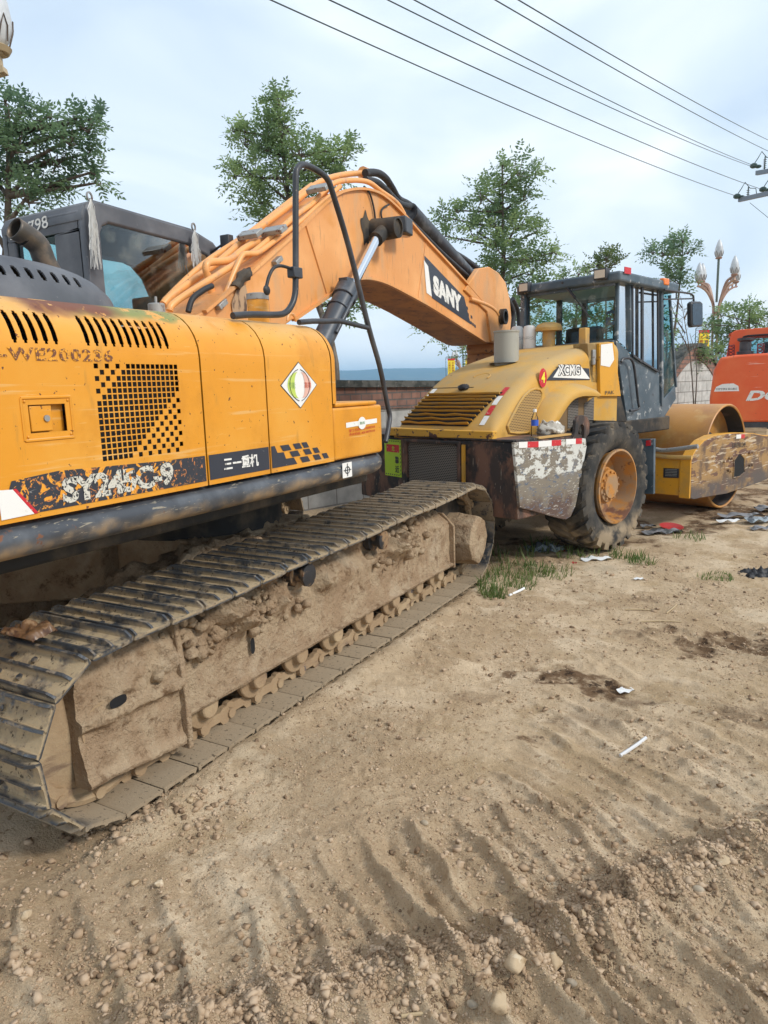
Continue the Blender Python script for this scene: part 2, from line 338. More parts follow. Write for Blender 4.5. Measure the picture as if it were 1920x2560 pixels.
def gh(x, y):
    x = np.asarray(x, float); y = np.asarray(y, float); r = np.hypot(x, y)
    h = (nf(x*.35, y*.35, 4, 3)-.5)*.10+(nf(x*3, y*3, 5, 9)-.5)*.030+(nf(x*16, y*16, 3, 29)-.44)*.020+np.maximum(0, nf(x*34, y*34, 2, 39)-.5)*.018
    U = x*CR.x+y*CR.y; Wd = x*CF.x+y*CF.y
    q = (U*.93+Wd*.33+.022*Wd*Wd+.03*U*U)/.215+(nf(x*1.3, y*1.3, 3, 51)-.5)*1.5+(nf(x*6, y*6, 3, 52)-.5)*.25
    saw = q-np.floor(q); amp = .6+.95*_h(np.floor(q), np.floor(q)*0, 5)
    rid = np.exp(-((saw-.45)/.10)**2)+.35*np.exp(-((saw-.60)/.16)**2)-.5*np.exp(-((saw-.93)/.12)**2)-.5*np.exp(-((saw+.07)/.12)**2)
    up_ = 2.55+.38*sst(-1.2, .2, U)+2.6*sst(.3, 1.6, U)
    m = (.55+.45*sst(.25, .45, nf(x*.8+7, y*.8, 3, 71)))*(1-sst(up_-.15, up_+.25, Wd+(nf(x*2, y*2, 3, 8)-.5)*.6))*(1-.55*sst(1.6, 3.2, Wd*.5+U*.8))
    GR[0] = m*np.clip(1-rid*1.6, 0, 1)*sst(.25, .6, np.abs(saw-.45)*1.3+.35*nf(x*8, y*8, 3, 6))
    h = h+rid*.046*m*amp*(.35+1.5*np.clip(nf(x*7, y*7, 4, 5)-.15, 0, 1))+.016*np.maximum(0, nf(x*28, y*28, 3, 63)-.46)*2.4*sst(.35, .55, nf(x*2.1, y*2.1, 3, 64))
    eb = np.abs(Wd-(2.95+.25*U))-.0; h = h+.022*np.exp(-(eb/.10)**2)*sst(-1.3, -1.0, U)*(1-sst(.1, .5, U))*nf(x*6, y*6, 4, 77)*2
    # straight grouser prints further out to the right
    dx_ = x*CR.x+y*CR.y; dy_ = x*CF.x+y*CF.y
    p2 = (dx_*.55+dy_*.83)/.21+(nf(x*1.5, y*1.5, 3, 61)-.5)*2.0; s2 = p2-np.floor(p2); r2 = np.exp(-((s2-.5)/.2)**2)
    m2 = sst(.30, .46, nf(x*.7+3, y*.7+9, 3, 81))*sst(-.5, .6, dx_)*sst(3.0, 3.6, dy_)*(1-sst(7.5, 10, dy_))
    h = h+r2*.036*m2*(.1+1.6*np.clip(nf(x*6, y*6, 4, 15)-.12, 0, 1))
    # small prints beside the track
    p3 = y/.2+(nf(x*2, y*2, 3, 91)-.5)*1.; s3 = p3-np.floor(p3); m3 = 1.5*np.exp(-((x+2.1)/.45)**2)*sst(2.2, 2.8, y)*(1-sst(6, 7, y))
    h = h+np.exp(-((s3-.5)/.2)**2)*.016*m3
    b = bermdist(x, y); lump = nf(x*7, y*7, 4, 33); h = h+.11*np.exp(-(b/.13)**2)*(.25+1.3*lump)+.02*np.exp(-(b/.3)**2)*lump
    tr = np.exp(-((x+2.50)/.12)**2)*sst(1.6, 2.2, y)*(1-sst(6.5, 7.2, y)); h = h*(1-tr*.7)+tr*(.022+.055*nf(x*9, y*9, 3, 44))
    under = sst(-3.5, -3.3, x)*(1-sst(-2.66, -2.59, x))*sst(1.5, 1.9, y)*(1-sst(6.7, 7, y))
    h = h*(1-under)-.03*under
    # pits
    for c, rd, dp in PITS: h = h-dp*np.exp(-((x-c.x)**2+(y-c.y)**2)/rd**2)
    return h*(1-sst(25, 60, r))-.01
PITS = [(onz(1590, 1375), .28, .05), (onz(1130, 1440), .35, .04), (onz(1340, 1480), .3, .04), (onz(1060, 1440), .2, .03), (onz(60, 1830), .35, .05)]
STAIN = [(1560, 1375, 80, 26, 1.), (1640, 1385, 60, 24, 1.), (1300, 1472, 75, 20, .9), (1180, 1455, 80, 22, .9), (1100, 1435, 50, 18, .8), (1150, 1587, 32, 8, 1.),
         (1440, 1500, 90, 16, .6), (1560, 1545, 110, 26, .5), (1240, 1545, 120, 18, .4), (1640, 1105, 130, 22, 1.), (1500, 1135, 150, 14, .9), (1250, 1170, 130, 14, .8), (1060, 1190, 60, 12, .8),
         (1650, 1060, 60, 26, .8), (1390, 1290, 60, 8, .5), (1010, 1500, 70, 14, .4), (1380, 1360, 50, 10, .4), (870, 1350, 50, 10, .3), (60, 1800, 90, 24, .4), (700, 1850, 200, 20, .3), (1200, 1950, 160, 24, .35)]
def make_ground():
    fa = math.atan2(CF.y, CF.x)
    an = list(np.linspace(-.80, .80, 480))+list(np.linspace(.80, 2*math.pi-.80, 60))[1:-1]
    an = np.array(an)+fa; na = len(an)
    rs = [.45]
    while rs[-1] < 26: rs.append(rs[-1]*1.0046)
    while rs[-1] < 6000: rs.append(rs[-1]*1.09)
    rs = np.array(rs); nr = len(rs)
    X = rs[:, None]*np.cos(an)[None, :]; Y = rs[:, None]*np.sin(an)[None, :]; Z = gh(X, Y); groove = np.append(GR[0].ravel(), 0)
    V = np.stack([X.ravel(), Y.ravel(), Z.ravel()], 1); V = np.vstack([V, [[0, 0, float(Z[0].mean())]]])
    i = np.arange(nr-1)[:, None]*na; j = np.arange(na)[None, :]; j2 = (j+1) % na
    Q = np.stack([i+j, i+na+j, i+na+j2, i+j2], 2).reshape(-1, 4)
    T = np.stack([np.full(na, nr*na), np.arange(na), (np.arange(na)+1) % na], 1)
    me = bpy.data.meshes.new('ground'); me.vertices.add(len(V)); me.vertices.foreach_set('co', V.ravel())
    nl = Q.size+T.size; me.loops.add(nl); me.loops.foreach_set('vertex_index', np.concatenate([Q.ravel(), T.ravel()]).astype(np.int32))
    npoly = len(Q)+len(T); me.polygons.add(npoly)
    ls = np.concatenate([np.arange(len(Q))*4, len(Q)*4+np.arange(len(T))*3]).astype(np.int32)
    me.polygons.foreach_set('loop_start', ls); me.update(calc_edges=True)
    me.polygons.foreach_set('use_smooth', [True]*npoly)
    st = np.zeros(len(V)); x, y = V[:, 0], V[:, 1]; wob = (nf(x*4, y*4, 5, 7)-.48)*1.9
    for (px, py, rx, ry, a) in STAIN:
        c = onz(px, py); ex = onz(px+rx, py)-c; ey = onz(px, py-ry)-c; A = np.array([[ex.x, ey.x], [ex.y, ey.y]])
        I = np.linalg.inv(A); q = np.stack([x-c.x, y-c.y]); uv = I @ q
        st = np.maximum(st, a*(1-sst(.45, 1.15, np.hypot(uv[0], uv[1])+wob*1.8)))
    lo_ = sst(.46, .58, nf(x*1.8+5, y*1.8, 4, 23))*.7+.5*sst(.5, .65, nf(x*9, y*9, 3, 24)); lo_ = np.maximum(np.maximum(lo_, .9*groove), np.exp(-(bermdist(x, y)/.22)**2))
    a2 = me.attributes.new('loose', 'FLOAT', 'POINT'); a2.data.foreach_set('value', np.clip(lo_, 0, 1).astype(np.float32))
    at = me.attributes.new('stain', 'FLOAT', 'POINT'); at.data.foreach_set('value', st.astype(np.float32))
    o = bpy.data.objects.new('ground', me); COL.objects.link(o); o['kind'] = 'structure'
    me.materials.append(mk('dry_sandy_soil', (.57, .43, .28), .97, spec=.08, layers=[
        dict(col=(.68, .535, .37), scale=1.1, lo=.42, hi=.62), dict(col=(.43, .305, .175), scale=2.3, lo=.50, hi=.68, seed=5., amt=.8),
        dict(col=(.46, .38, .27), scale=.8, lo=.56, hi=.68, seed=8., amt=.7),
        dict(col=(.30, .195, .11), scale=26, lo=.58, hi=.66, seed=3., amt=.8), dict(col=(.66, .55, .40), scale=45, lo=.62, hi=.68, seed=6., amt=.8),
        dict(col=(.21, .14, .085), scale=110, lo=.60, hi=.68, seed=2., amt=.7),
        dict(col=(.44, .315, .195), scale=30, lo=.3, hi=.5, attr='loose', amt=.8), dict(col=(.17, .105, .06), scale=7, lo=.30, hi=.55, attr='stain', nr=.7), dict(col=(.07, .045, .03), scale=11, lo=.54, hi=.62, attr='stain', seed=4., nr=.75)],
        bump=[(22, .6, .03), (90, .9, .016), (260, .8, .006)]))
    return o
ground = make_ground()
def gz(x, y): return float(gh(np.array([x]), np.array([y]))[0])
# hills
hm = MB(); NH = 240
def hill_fn(az_, d, t):
    a = az_; r = d+t*1400
    prof = 78+12*noise.noise(Vector((a*3.1, 1.3, 0)))+8*noise.noise(Vector((a*9, 4.1, 0)))+3*noise.noise(Vector((a*40, 2, 0)))
    z = prof*math.sin(min(t*1.25, 1)*math.pi/2)*1.0+6*fbm(Vector((a*25, t*3, 5)))*t
    return Vector((r*math.sin(a), r*math.cos(a), max(-8, z)))
hm.grid(lambda u, v: hill_fn(-1.5+2.6*u, 2300, v), 420, 24)
hills = hm.build('hills', mk('wooded_hillside', (.025, .055, .045), .95, layers=[
    dict(col=(.07, .08, .055), scale=.012, lo=.5, hi=.62, detail=8), dict(col=(.20, .18, .13), scale=.02, lo=.66, hi=.69, seed=3., detail=8)], bump=[(.05, .6, 10.)]), ang=80)
hills['kind'] = 'structure'
hz = MB(); hz.box(-4200, 3200, -700, 4100, -12, 100)
hz = hz.build('haze', bpy.data.materials.new('air'), ang=0); hz['kind'] = 'stuff'; hz['label'] = 'thin blue haze over the far hills'; hz['category'] = 'haze'
m = hz.data.materials[0]; m.use_nodes = True; N = m.node_tree.nodes; N.remove(N['Principled BSDF'])
pv = N.new('ShaderNodeVolumePrincipled'); pv.inputs['Color'].default_value = (.42, .72, 1, 1); pv.inputs['Density'].default_value = .00038; pv.inputs['Anisotropy'].default_value = 0
m.node_tree.links.new(pv.outputs[0], N['Material Output'].inputs['Volume'])
# ------------------------------------------------------------------ brick and block wall
WA = ond(735, 1063, 12.2); WB = ond(1500, 865, 22.0); WA.z = 0; WB.z = 0
WD = (WB-WA).normalized(); WN = Vector((WD.y, -WD.x, 0))            # towards the camera
wall = empty('boundary_wall', tuple(WA), 'grey block boundary wall capped with red brick and dark coping, arched at its far end', 'wall')
WL = (WB-WA).length
def walltop(s):
    a = WL
    base = 1.62-.02*s
    return max(base, 1.35+1.15*math.cos((s-a)/2.1*math.pi/2)) if abs(s-a) < 2.1 else base
mblock = bpy.data.materials.new('grey_concrete_block'); mblock.use_nodes = True
def brickmat(m, c1, c2, mortar, bw, bh, msz, rough=.9):
    N = m.node_tree.nodes; L = m.node_tree.links; p = N['Principled BSDF']; p.inputs['Roughness'].default_value = rough
    g = N.new('ShaderNodeNewGeometry'); s = N.new('ShaderNodeSeparateXYZ'); L.new(g.outputs['Position'], s.inputs[0])
    d = N.new('ShaderNodeVectorMath'); d.operation = 'DOT_PRODUCT'; d.inputs[1].default_value = tuple(WD); L.new(g.outputs['Position'], d.inputs[0])
    c = N.new('ShaderNodeCombineXYZ'); L.new(d.outputs['Value'], c.inputs[0]); L.new(s.outputs[2], c.inputs[1])
    b = N.new('ShaderNodeTexBrick'); b.inputs['Scale'].default_value = 1; b.inputs['Brick Width'].default_value = bw; b.inputs['Row Height'].default_value = bh
    b.inputs['Mortar Size'].default_value = msz; b.inputs['Color1'].default_value = (*c1, 1); b.inputs['Color2'].default_value = (*c2, 1); b.inputs['Mortar'].default_value = (*mortar, 1)
    L.new(c.outputs[0], b.inputs[0])
    n = N.new('ShaderNodeTexNoise'); n.inputs['Scale'].default_value = 6; n.inputs['Detail'].default_value = 8; L.new(g.outputs['Position'], n.inputs[0])
    r = N.new('ShaderNodeMapRange'); r.inputs[1].default_value = .35; r.inputs[2].default_value = .7; r.inputs[3].default_value = .8; r.inputs[4].default_value = 1.12; L.new(n.outputs['Fac'], r.inputs[0])
    h = N.new('ShaderNodeVectorMath'); h.operation = 'SCALE'; L.new(b.outputs['Color'], h.inputs[0]); L.new(r.outputs[0], h.inputs['Scale']); L.new(h.outputs[0], p.inputs['Base Color'])
    bu = N.new('ShaderNodeBump'); bu.inputs['Strength'].default_value = .8; bu.inputs['Distance'].default_value = .02; L.new(b.outputs['Fac'], bu.inputs['Height']); bu.invert = True
    L.new(bu.outputs[0], p.inputs['Normal'])
brickmat(mblock, (.46, .46, .44), (.52, .52, .50), (.27, .26, .24), .62, .31, .012)
mbrick = bpy.data.materials.new('red_brick_course'); mbrick.use_nodes = True
brickmat(mbrick, (.31, .165, .12), (.20, .12, .095), (.14, .12, .11), .25, .125, .014)
mcope = mk('weathered_dark_coping', (.10, .10, .09), .95, layers=[dict(col=(.04, .045, .04), scale=5, lo=.45, hi=.6), dict(col=(.2, .19, .17), scale=14, lo=.6, hi=.7)], bump=[(20, .5, .02)])
def wallstrip(lo, hi, off, th):
    mb = MB(); S = np.linspace(-7, WL+9, 200)
    def fn(u, v): s = S[int(round(u*199))]; return WA+WD*s+WN*(off if v < 1 else off)+Vector((0, 0, (lo(s) if v < .5 else hi(s))))
    mb.grid(fn, 199, 1); b = MB(); b.v = mb.v+[p-WN*th for p in mb.v]
    n = 400; b.f = list(mb.f)+[tuple(reversed([q+n for q in f])) for f in mb.f]+[(i+200, i+201, n+i+201, n+i+200) for i in range(199)]+[(i, i+1, n+i+1, n+i) for i in range(199)]
    b.f += [(0, 200, n+200, n), (199, 399, n+399, n+199)]; return b
wallstrip(lambda s: -.1, lambda s: walltop(s), 0, .24).build('block_panel', mblock, wall, ang=30)
wallstrip(lambda s: walltop(s), lambda s: walltop(s)+.38, .03, .30).build('brick_course', mbrick, wall, ang=30)
wallstrip(lambda s: walltop(s)+.38, lambda s: walltop(s)+.50, .10, .44).build('coping', mcope, wall, ang=30)
# ------------------------------------------------------------------ yellow excavator
EX = empty('excavator', (-4.2, 4.3, 0), 'large yellow crawler excavator with muddy tracks, black cab and raised orange boom', 'excavator')
X0 = -2.80; ZB = 1.48; ZS = 2.18; RR = .26; INX = -3.72
SARC = (ZS-ZB); STOP = SARC+RR*math.pi/2
def prof(s, inner=INX):               # side profile of the hood by arc length
    if s <= SARC: return (X0, ZB+s)
    if s <= STOP:
        a = (s-SARC)/RR; return (X0-RR+RR*math.cos(a), ZS+RR*math.sin(a))
    return (X0-RR-(s-STOP), ZS+RR)
def holed(y0, y1, s0, s1, holes, fn, seg=.06):
    """skin in (y, s) with rectangular openings cut out of it"""
    ys = sorted(set([y0, y1]+[h[0] for h in holes]+[h[1] for h in holes])); ss = sorted(set([s0, s1]+[h[2] for h in holes]+[h[3] for h in holes]))
    def fill(a, st):
        out = []
        for p, q in zip(a[:-1], a[1:]):
            n = max(1, int(math.ceil((q-p)/st))); out += [p+(q-p)*i/n for i in range(n)]
        return out+[a[-1]]
    ys = fill(ys, .12); ss = fill(ss, seg)
    mb = MB(); idx = {}
    def vid(i, j):
        if (i, j) not in idx: idx[(i, j)] = len(mb.v); mb.v.append(Vector(fn(ys[i], ss[j])))
        return idx[(i, j)]
    for i in range(len(ys)-1):
        yc = (ys[i]+ys[i+1])/2
        hh = [h for h in holes if h[0] < yc < h[1]]
        for j in range(len(ss)-1):
            sc = (ss[j]+ss[j+1])/2
            if any(h[2] < sc < h[3] for h in hh): continue
            mb.f.append((vid(i, j), vid(i+1, j), vid(i+1, j+1), vid(i, j+1)))
    return mb
def panel(y, s): x, z = prof(s); return (x, y, z)
def solidify(o, t, es=True):
    m = o.modifiers.new('s', 'SOLIDIFY'); m.thickness = t; m.offset = -1; m = o.modifiers.new('e', 'EDGE_SPLIT'); m.split_angle = math.radians(40); return o
holes = []
gy0, gy1, gs0, gs1 = 2.265, 2.795, .205, .665
cw, ch = (gy1-gy0)/17, (gs1-gs0)/16
for r in range(16):
    for c in range(17):
        solidc = c >= 6-r and c <= 16-max(0, r-4)
        if solidc or (c+r) % 2 == 0:
            holes.append((gy0+c*cw+.11*cw, gy0+(c+1)*cw-.10*cw, gs1-(r+1)*ch+.11*ch, gs1-r*ch-.10*ch))
for k, (a, n) in enumerate(((1.895, 5), (2.255, 11))):
    for i in range(n):
        yc = a+i*.0485; w_ = .012
        holes += [(yc-w_, yc+w_, .755, .885), (yc-w_*.6, yc+w_*.6, .742, .755), (yc-w_*.6, yc+w_*.6, .885, .899)]
holes.append((1.915, 2.095, .365, .485))
mb = holed(1.72, 2.955, 0, STOP+.66, holes, panel)
p1 = mb.build('engine_door', M['yellow'], EX, ang=50); solidify(p1, .003)
b = MB(); b.box(-2.865, -2.84, 2.2, 2.86, 1.62, 2.2); b.box(-3.2, -3.18, 1.8, 2.9, 1.9, 2.36); b.build('dark_backing', M['void'], EX, ang=0)  # added black boxes: paint the door openings as dark as deep shade
# latch recess with handle plate
b = MB(); b.box(-2.85, -2.835, 1.905, 2.105, ZB+.355, ZB+.495); b.build('latch_recess', M['yellow'], EX)
b = MB(); b.box(-2.835, -2.806, 1.925, 2.03, ZB+.37, ZB+.48); lt = b.build('latch_plate', M['yellow'], EX, bevel=.004)
b = MB(); b.cyl((-2.806, 2.0, ZB+.425), (-2.798, 2.0, ZB+.425), .014, 16); b.build('lock', M['zinc'], lt)
b = MB(); rp = [(1.885, .335), (2.125, .335), (2.125, .515), (1.885, .515)]
for (a, z1), (c, z2) in zip(rp, rp[1:]+rp[:1]): b.tube([(X0, a, ZB+z1), (X0, c, ZB+z2)], .007, 6)
for yy, zz in ((1.9, .35), (2.11, .35), (1.9, .5), (2.11, .5)): b.ball((X0+.002, yy, ZB+zz), .006, 6)
b.build('latch_frame', M['yellow'], EX)
b = holed(2.968, 3.515, 0, STOP+.66, [], panel); solidify(b.build('pump_door', M['yellow'], EX, ang=50), .012)
b = holed(3.528, 4.25, 0, STOP+.66, [], panel); solidify(b.build('cabinet_door', M['yellow'], EX, ang=50), .012)
def cap(y, s):
    t = max(0, y-4.262); R = .15; d = R-math.sqrt(max(0, R*R-t*t)) if t > 0 else 0
    x, z = prof(s); k = 1 if s > STOP else (1 if s < SARC else 1)
    nx = 1 if s <= SARC else (math.cos((s-SARC)/RR) if s <= STOP else 0); nz_ = 0 if s <= SARC else (math.sin((s-SARC)/RR) if s <= STOP else 1)
    return (x-d*nx, y, z-d*nz_)
mb = MB(); ysn = [4.262+.15*math.sin(i/8*math.pi/2) for i in range(9)]
S0 = 1.885-ZB; SS = [S0+(STOP+.66-S0)*i/40 for i in range(41)]
mb.grid(lambda u, v: cap(ysn[round(u*8)], SS[round(v*40)]), 8, 40)
mb.face([cap(4.412, s) for s in SS]+[(INX, 4.412, 1.885)]); mb.build('cabinet_front', M['yellow'], EX, ang=50)
# structure behind the doors and the other flank of the engine house
b = MB()
b.box(-5.62, -2.86, 1.74, 2.96, 1.47, 1.62); b.box(-5.62, -3.74, 1.74, 2.95, 1.6, 2.40); b.box(-3.74, -3.70, 2.96, 4.40, 1.5, 2.41)
b.box(-5.62, -2.86, 1.70, 1.74, 1.47, 2.38); b.build('engine_house', M['yellow'], EX, bevel=.03)
b = MB(); b.box(-3.70, -2.88, 2.95, 4.24, 1.5, 2.36); b.box(-3.2, -2.87, 2.9, 3.0, 1.5, 2.3); b.build('inner_cabinet', M['void'], EX)
# counterweight
b = MB(); pts = []
for i in range(13):
    a = math.pi*(i/12); pts.append((-4.2+1.42*math.cos(a), 1.66-.85*math.sin(a)**.8, 1.15))
b.prism(pts, (0, 0, 1.25)); b.build('counterweight', M['yellow'], EX, bevel=.08, seg=4)
# toolbox
b = MB(); tb = [(X0, 4.262), (X0, 4.93), (-2.83, 5.0), (-2.90, 5.04), (-3.6, 5.04), (-3.6, 4.262)]
b.prism([(x, y, ZB) for x, y in tb], (0, 0, .375)); o = b.build('toolbox', M['yellow'], EX, bevel=.018, seg=3)
b = MB(); b.prism([(x*.985-.045, 4.30+(y-4.262)*.86, ZB+.379) for x, y in tb], (0, 0, .03)); b.build('toolbox_lid', M['yellow'], EX, bevel=.012, seg=3)
# skirt beam
b = MB(); prf = []
for i in range(11):
    a = math.radians(85-i*17.5); prf.append((-2.875+.085*math.cos(a), 1.392+.078*math.sin(a)))
prf += [(-3.05, 1.31), (-3.05, 1.466)]
def skf(u, v):
    y = 1.70+3.42*u; t = max(0, (y-4.85)/.27); k = math.sqrt(max(0.02, 1-t*t)) if t > 0 else 1
    x, z = prf[round(v*12)]; return (-3.05+(x+3.05)*k, y, 1.40+(z-1.40)*(.35+.65*k)+.012*t)
mb = MB(); mb.grid(skf, 90, 12); mb.face([skf(0, j/12) for j in range(13)]); mb.face([skf(1, j/12) for j in range(13)]); mb.build('side_beam', M['skirt'], EX, ang=50)
# platform, slewing ring and carbody
b = MB(); b.box(-5.55, -3.0, 1.75, 5.05, 1.22, 1.465); b.box(-4.7, -3.7, 4.9, 5.6, 1.25, 1.6); b.build('platform', M['dark'], EX, bevel=.02)
b = MB(); b.cyl((-4.2, 4.3, .92), (-4.2, 4.3, 1.23), .68, 48); b.build('slewing_ring', M['dark'], EX)
b = MB(); b.box(-4.9, -3.5, 3.7, 4.9, .50, .93)
for sx in (-1, 1):
    for sy in (-1, 1): b.prism([(-4.2+sx*.3, 4.3+sy*.2, .45), (-4.2+sx*.3, 4.3+sy*.75, .45), (-4.2+sx*1.25, 4.3+sy*1.5, .45), (-4.2+sx*1.25, 4.3+sy*1.05, .45)], (0, 0, .40))
b.build('carbody', M['mud'], EX, bevel=.02)
b = MB(); b.grid(lambda u, v: Vector((-3.95+.85*u, 2.9+2.6*v, .70+.22*math.sin(math.pi*u)**.6*math.sin(math.pi*v)**.5)), 30, 70)
lumpy(b.build('mud_heap', M['mud'], EX, ang=60), .12, 4.5)
# tracks
TX0, TX1 = -2.60, -3.345; TXC = (TX0+TX1)/2
def trackpath():
    P = []
    for i in range(60): P.append((2.10+(6.45-2.10)*i/60, .036))
    for i in range(30): a = -math.pi/2+math.pi*i/30; P.append((6.45+.50*math.cos(a), .516+.48*math.sin(a)))
    for i in range(60):
        t = i/60; y = 6.45-(6.45-2.06)*t; P.append((y, .996-.13*t-.012*math.sin(math.pi*t*3)**2))
    for i in range(30): a = math.pi/2+math.pi*i/30; P.append((2.06+.43*math.cos(a), .451+.415*math.sin(a)))
    P.append(P[0]); return np.array(P)
TP = trackpath(); dl = np.hypot(*(TP[1:]-TP[:-1]).T); cl = np.concatenate([[0], np.cumsum(dl)]); LT = cl[-1]; NS = 49; PT = LT/NS
def tpos(s):
    s = s % LT; return np.array([np.interp(s, cl, TP[:, 0]), np.interp(s, cl, TP[:, 1])])
def tframe(s, pitch=PT):
    a = tpos(s-pitch*.5); b_ = tpos(s+pitch*.5); t = (b_-a); t = t/np.hypot(*t); c = (a+b_)/2
    return c, t, np.array([t[1], -t[0]])         # outward normal
def shoe_mesh():
    p = PT; pr = [(-.5, -.006, 0), (-.5, .006, .3), (-.485, .044, 0), (-.43, .044, 0), (-.40, .012, .6), (-.33, .007, 1), (-.10, .007, 1), (-.045, .012, .6), (-.03, .040, 0), (.03, .040, 0), (.045, .012, .6),
                  (.10, .007, 1), (.33, .007, 1), (.38, .012, .6), (.405, .042, 0), (.45, .042, 0), (.475, .004, .4), (.50, -.006, 0), (.44, -.012, 0), (-.44, -.012, 0)]
    xs = [(0, .25), (.012, .5), (.05, 1), (.5, 1), (.95, 1), (.988, .5), (1, .25)]
    W = TX1-TX0; vs = []; low = []
    for u, k in xs:
        for t, h, lw in pr:
            vs.append((W*u, t*p*.965, h if h < .01 else .008+(h-.008)*k)); low.append(lw if k == 1 else .8)
    n = len(pr); m = len(xs); mb = MB()
    mb.add(vs, [(i*n+j, i*n+(j+1) % n, (i+1)*n+(j+1) % n, (i+1)*n+j) for i in range(m-1) for j in range(n)]+[tuple(range(n)), tuple(range(m*n-1, (m-1)*n-1, -1))])
    for u in (.40, .60):
        for t in (-.19, .21):
            b0 = len(mb.v); mb.cyl((W*u, t*p, .006), (W*u, t*p, .022), .016, 6); low += [.3]*(len(mb.v)-b0)
    o = mb.build('track_shoe', M['shoe'], None, ang=30, recalc=True)
    # remove_doubles keeps order for this mesh; write the valley attribute by height
    me = o.data; at = me.attributes.new('low', 'FLOAT', 'POINT')
    at.data.foreach_set('value', [1. if v.co.z < .0125 and v.co.z > 0 else 0. for v in me.vertices]); return o
s0 = shoe_mesh(); smesh = s0.data; bpy.data.objects.remove(s0)
EXI = RM[EX].inverted()
def addshoe(x, s, jit):
    c, t, n = tframe(s); o = bpy.data.objects.new('track_shoe', smesh); COL.objects.link(o); o.parent = EX
    R = Matrix(((1, 0, 0, 0), (0, t[0], n[0], 0), (0, t[1], n[1], 0), (0, 0, 0, 1)))
    o.matrix_local = EXI @ Matrix.Translation((x+random.uniform(-.004, .004), c[0], c[1])) @ R @ Matrix.Rotation(jit, 4, 'X')
for k in range(NS): addshoe(TX0, k*PT+.06, random.uniform(-.02, .02))
for k in range(NS): addshoe(TX0-2.455, k*PT+.02, random.uniform(-.02, .02))
mudl = M['mudsteel']
for dx in (0, -2.455):
    b = MB()
    for k in range(NS):
        c, t, n = tframe(k*PT+.06)
        for sx in (-1, 1):
            lk_ = []
            for tt, hh in ((-.62, -.03), (-.62, -.075), (-.5, -.10), (-.34, -.10), (-.22, -.085), (.22, -.085), (.34, -.10), (.5, -.10), (.62, -.075), (.62, -.03), (.5, -.010), (.3, -.012), (.2, -.035), (-.2, -.035), (-.3, -.012), (-.5, -.010)):
                q = c+t*tt*PT*.86+n*hh*1.15; lk_.append((TXC+dx+sx*.125+(.012 if k % 2 else -.012), q[0], q[1]))
            b.prism(lk_, (.036*sx, 0, 0)); q2 = c+t*(-.5)*PT*.86-n*.06; b.cyl((TXC+dx+sx*.13, q2[0], q2[1]), (TXC+dx+sx*.185, q2[0], q2[1]), .03, 10)
        q = c+t*.5*PT-n*.055; b.cyl((TXC+dx-.15, q[0], q[1]), (TXC+dx+.15, q[0], q[1]), .028, 10)
    b.build('track_chain', mudl, EX, ang=30, recalc=False)
    for yy in [2.78+i*.445 for i in range(8)]:
        b = MB(); b.lathe((TXC+dx-.19, yy, .235), (1, 0, 0), [(0, 0), (.05, 0), (.06, .02), (.13, .03), (.13, .05), (.10, .06), (.10, .15), (.13, .16), (.13, .22), (.10, .23), (.10, .32), (.13, .33), (.13, .37), (.07, .38), (.06, .43), (0, .43)], 20)
        b.box(TXC+dx+.13, TXC+dx+.19, yy-.07, yy+.07, .20, .34); b.build('track_roller', mudl, EX, bevel=.008)
    for yy, zz in ((3.66, .80), (4.66, .83)):
        b = MB(); b.lathe((TXC+dx-.10, yy, zz), (1, 0, 0), [(0, 0), (.075, 0), (.075, .28), (.09, .29), (.09, .34), (.055, .345), (.055, .40), (.075, .405), (.075, .43), (.03, .44), (0, .44)], 20); b.build('carrier_roller', M['steel'] if dx == 0 else M['dark'], EX)
    b = MB(); b.lathe((TXC+dx-.08, 2.07, .45), (1, 0, 0), [(0, .02), (.12, .0), (.14, .06), (.33, .10), (.36, .06), (.385, .07), (.385, .25), (.36, .26), (.33, .22), (.14, .26), (.12, .32), (0, .30)], 48); b.build('idler_wheel', mudl, EX)
    b = MB(); b.cyl((TXC+dx-.05, 6.45, .52), (TXC+dx+.05, 6.45, .52), .38, 24); b.build('sprocket', M['dark'], EX)
# track frame: outer flank lofted along y with lumps of dried mud
def frame_fn(u, v):
    y = 2.56+(6.13-2.56)*u
    pf = [(-3.25, .24), (-2.78, .265), (-2.715, .27), (-2.705, .29), (-2.745, .305), (-2.75, .45), (-2.75, .66), (-2.765, .70), (-2.90, .80), (-3.0, .84), (-3.25, .85)]
    k = v*(len(pf)-1); i = min(int(k), len(pf)-2); f = k-i
    x = pf[i][0]*(1-f)+pf[i+1][0]*f; z = pf[i][1]*(1-f)+pf[i+1][1]*f
    lump = max(0, fbm(Vector((y*3.2, z*4, 2.)), 5)+.12)
    a = min(1, max(0, (z-.50)/.25)); lo_ = min(1, max(0, (.45-z)/.2))
    hump = math.exp(-((y-2.95)/.3)**2)+.9*math.exp(-((y-3.5)/.35)**2)+1.3*math.exp(-((y-5.1)/.33)**2)+.4
    x += a*lump*.32*hump*(1 if z > .6 else .5)+.010*fbm(Vector((y*9, z*9, 1)), 5)*(.6+hump*a); z += a*lump*.05*hump
    return Vector((x, y, z))
b = MB(); b.grid(frame_fn, 330, 60); b.face([frame_fn(0, j/60) for j in range(61)]+[(-3.25, 2.56, .3)]); b.face([frame_fn(1, j/60) for j in range(61)])
tf = b.build('track_frame', M['mud'], EX, ang=60)
b = MB(); b.v = [p-Vector((2.455, 0, 0)) for p in b.v]; b.box(-3.25-2.455, -2.75-2.455, 2.3, 6.1, .24, .8); b.build('track_frame', M['mud'], EX, bevel=.02)
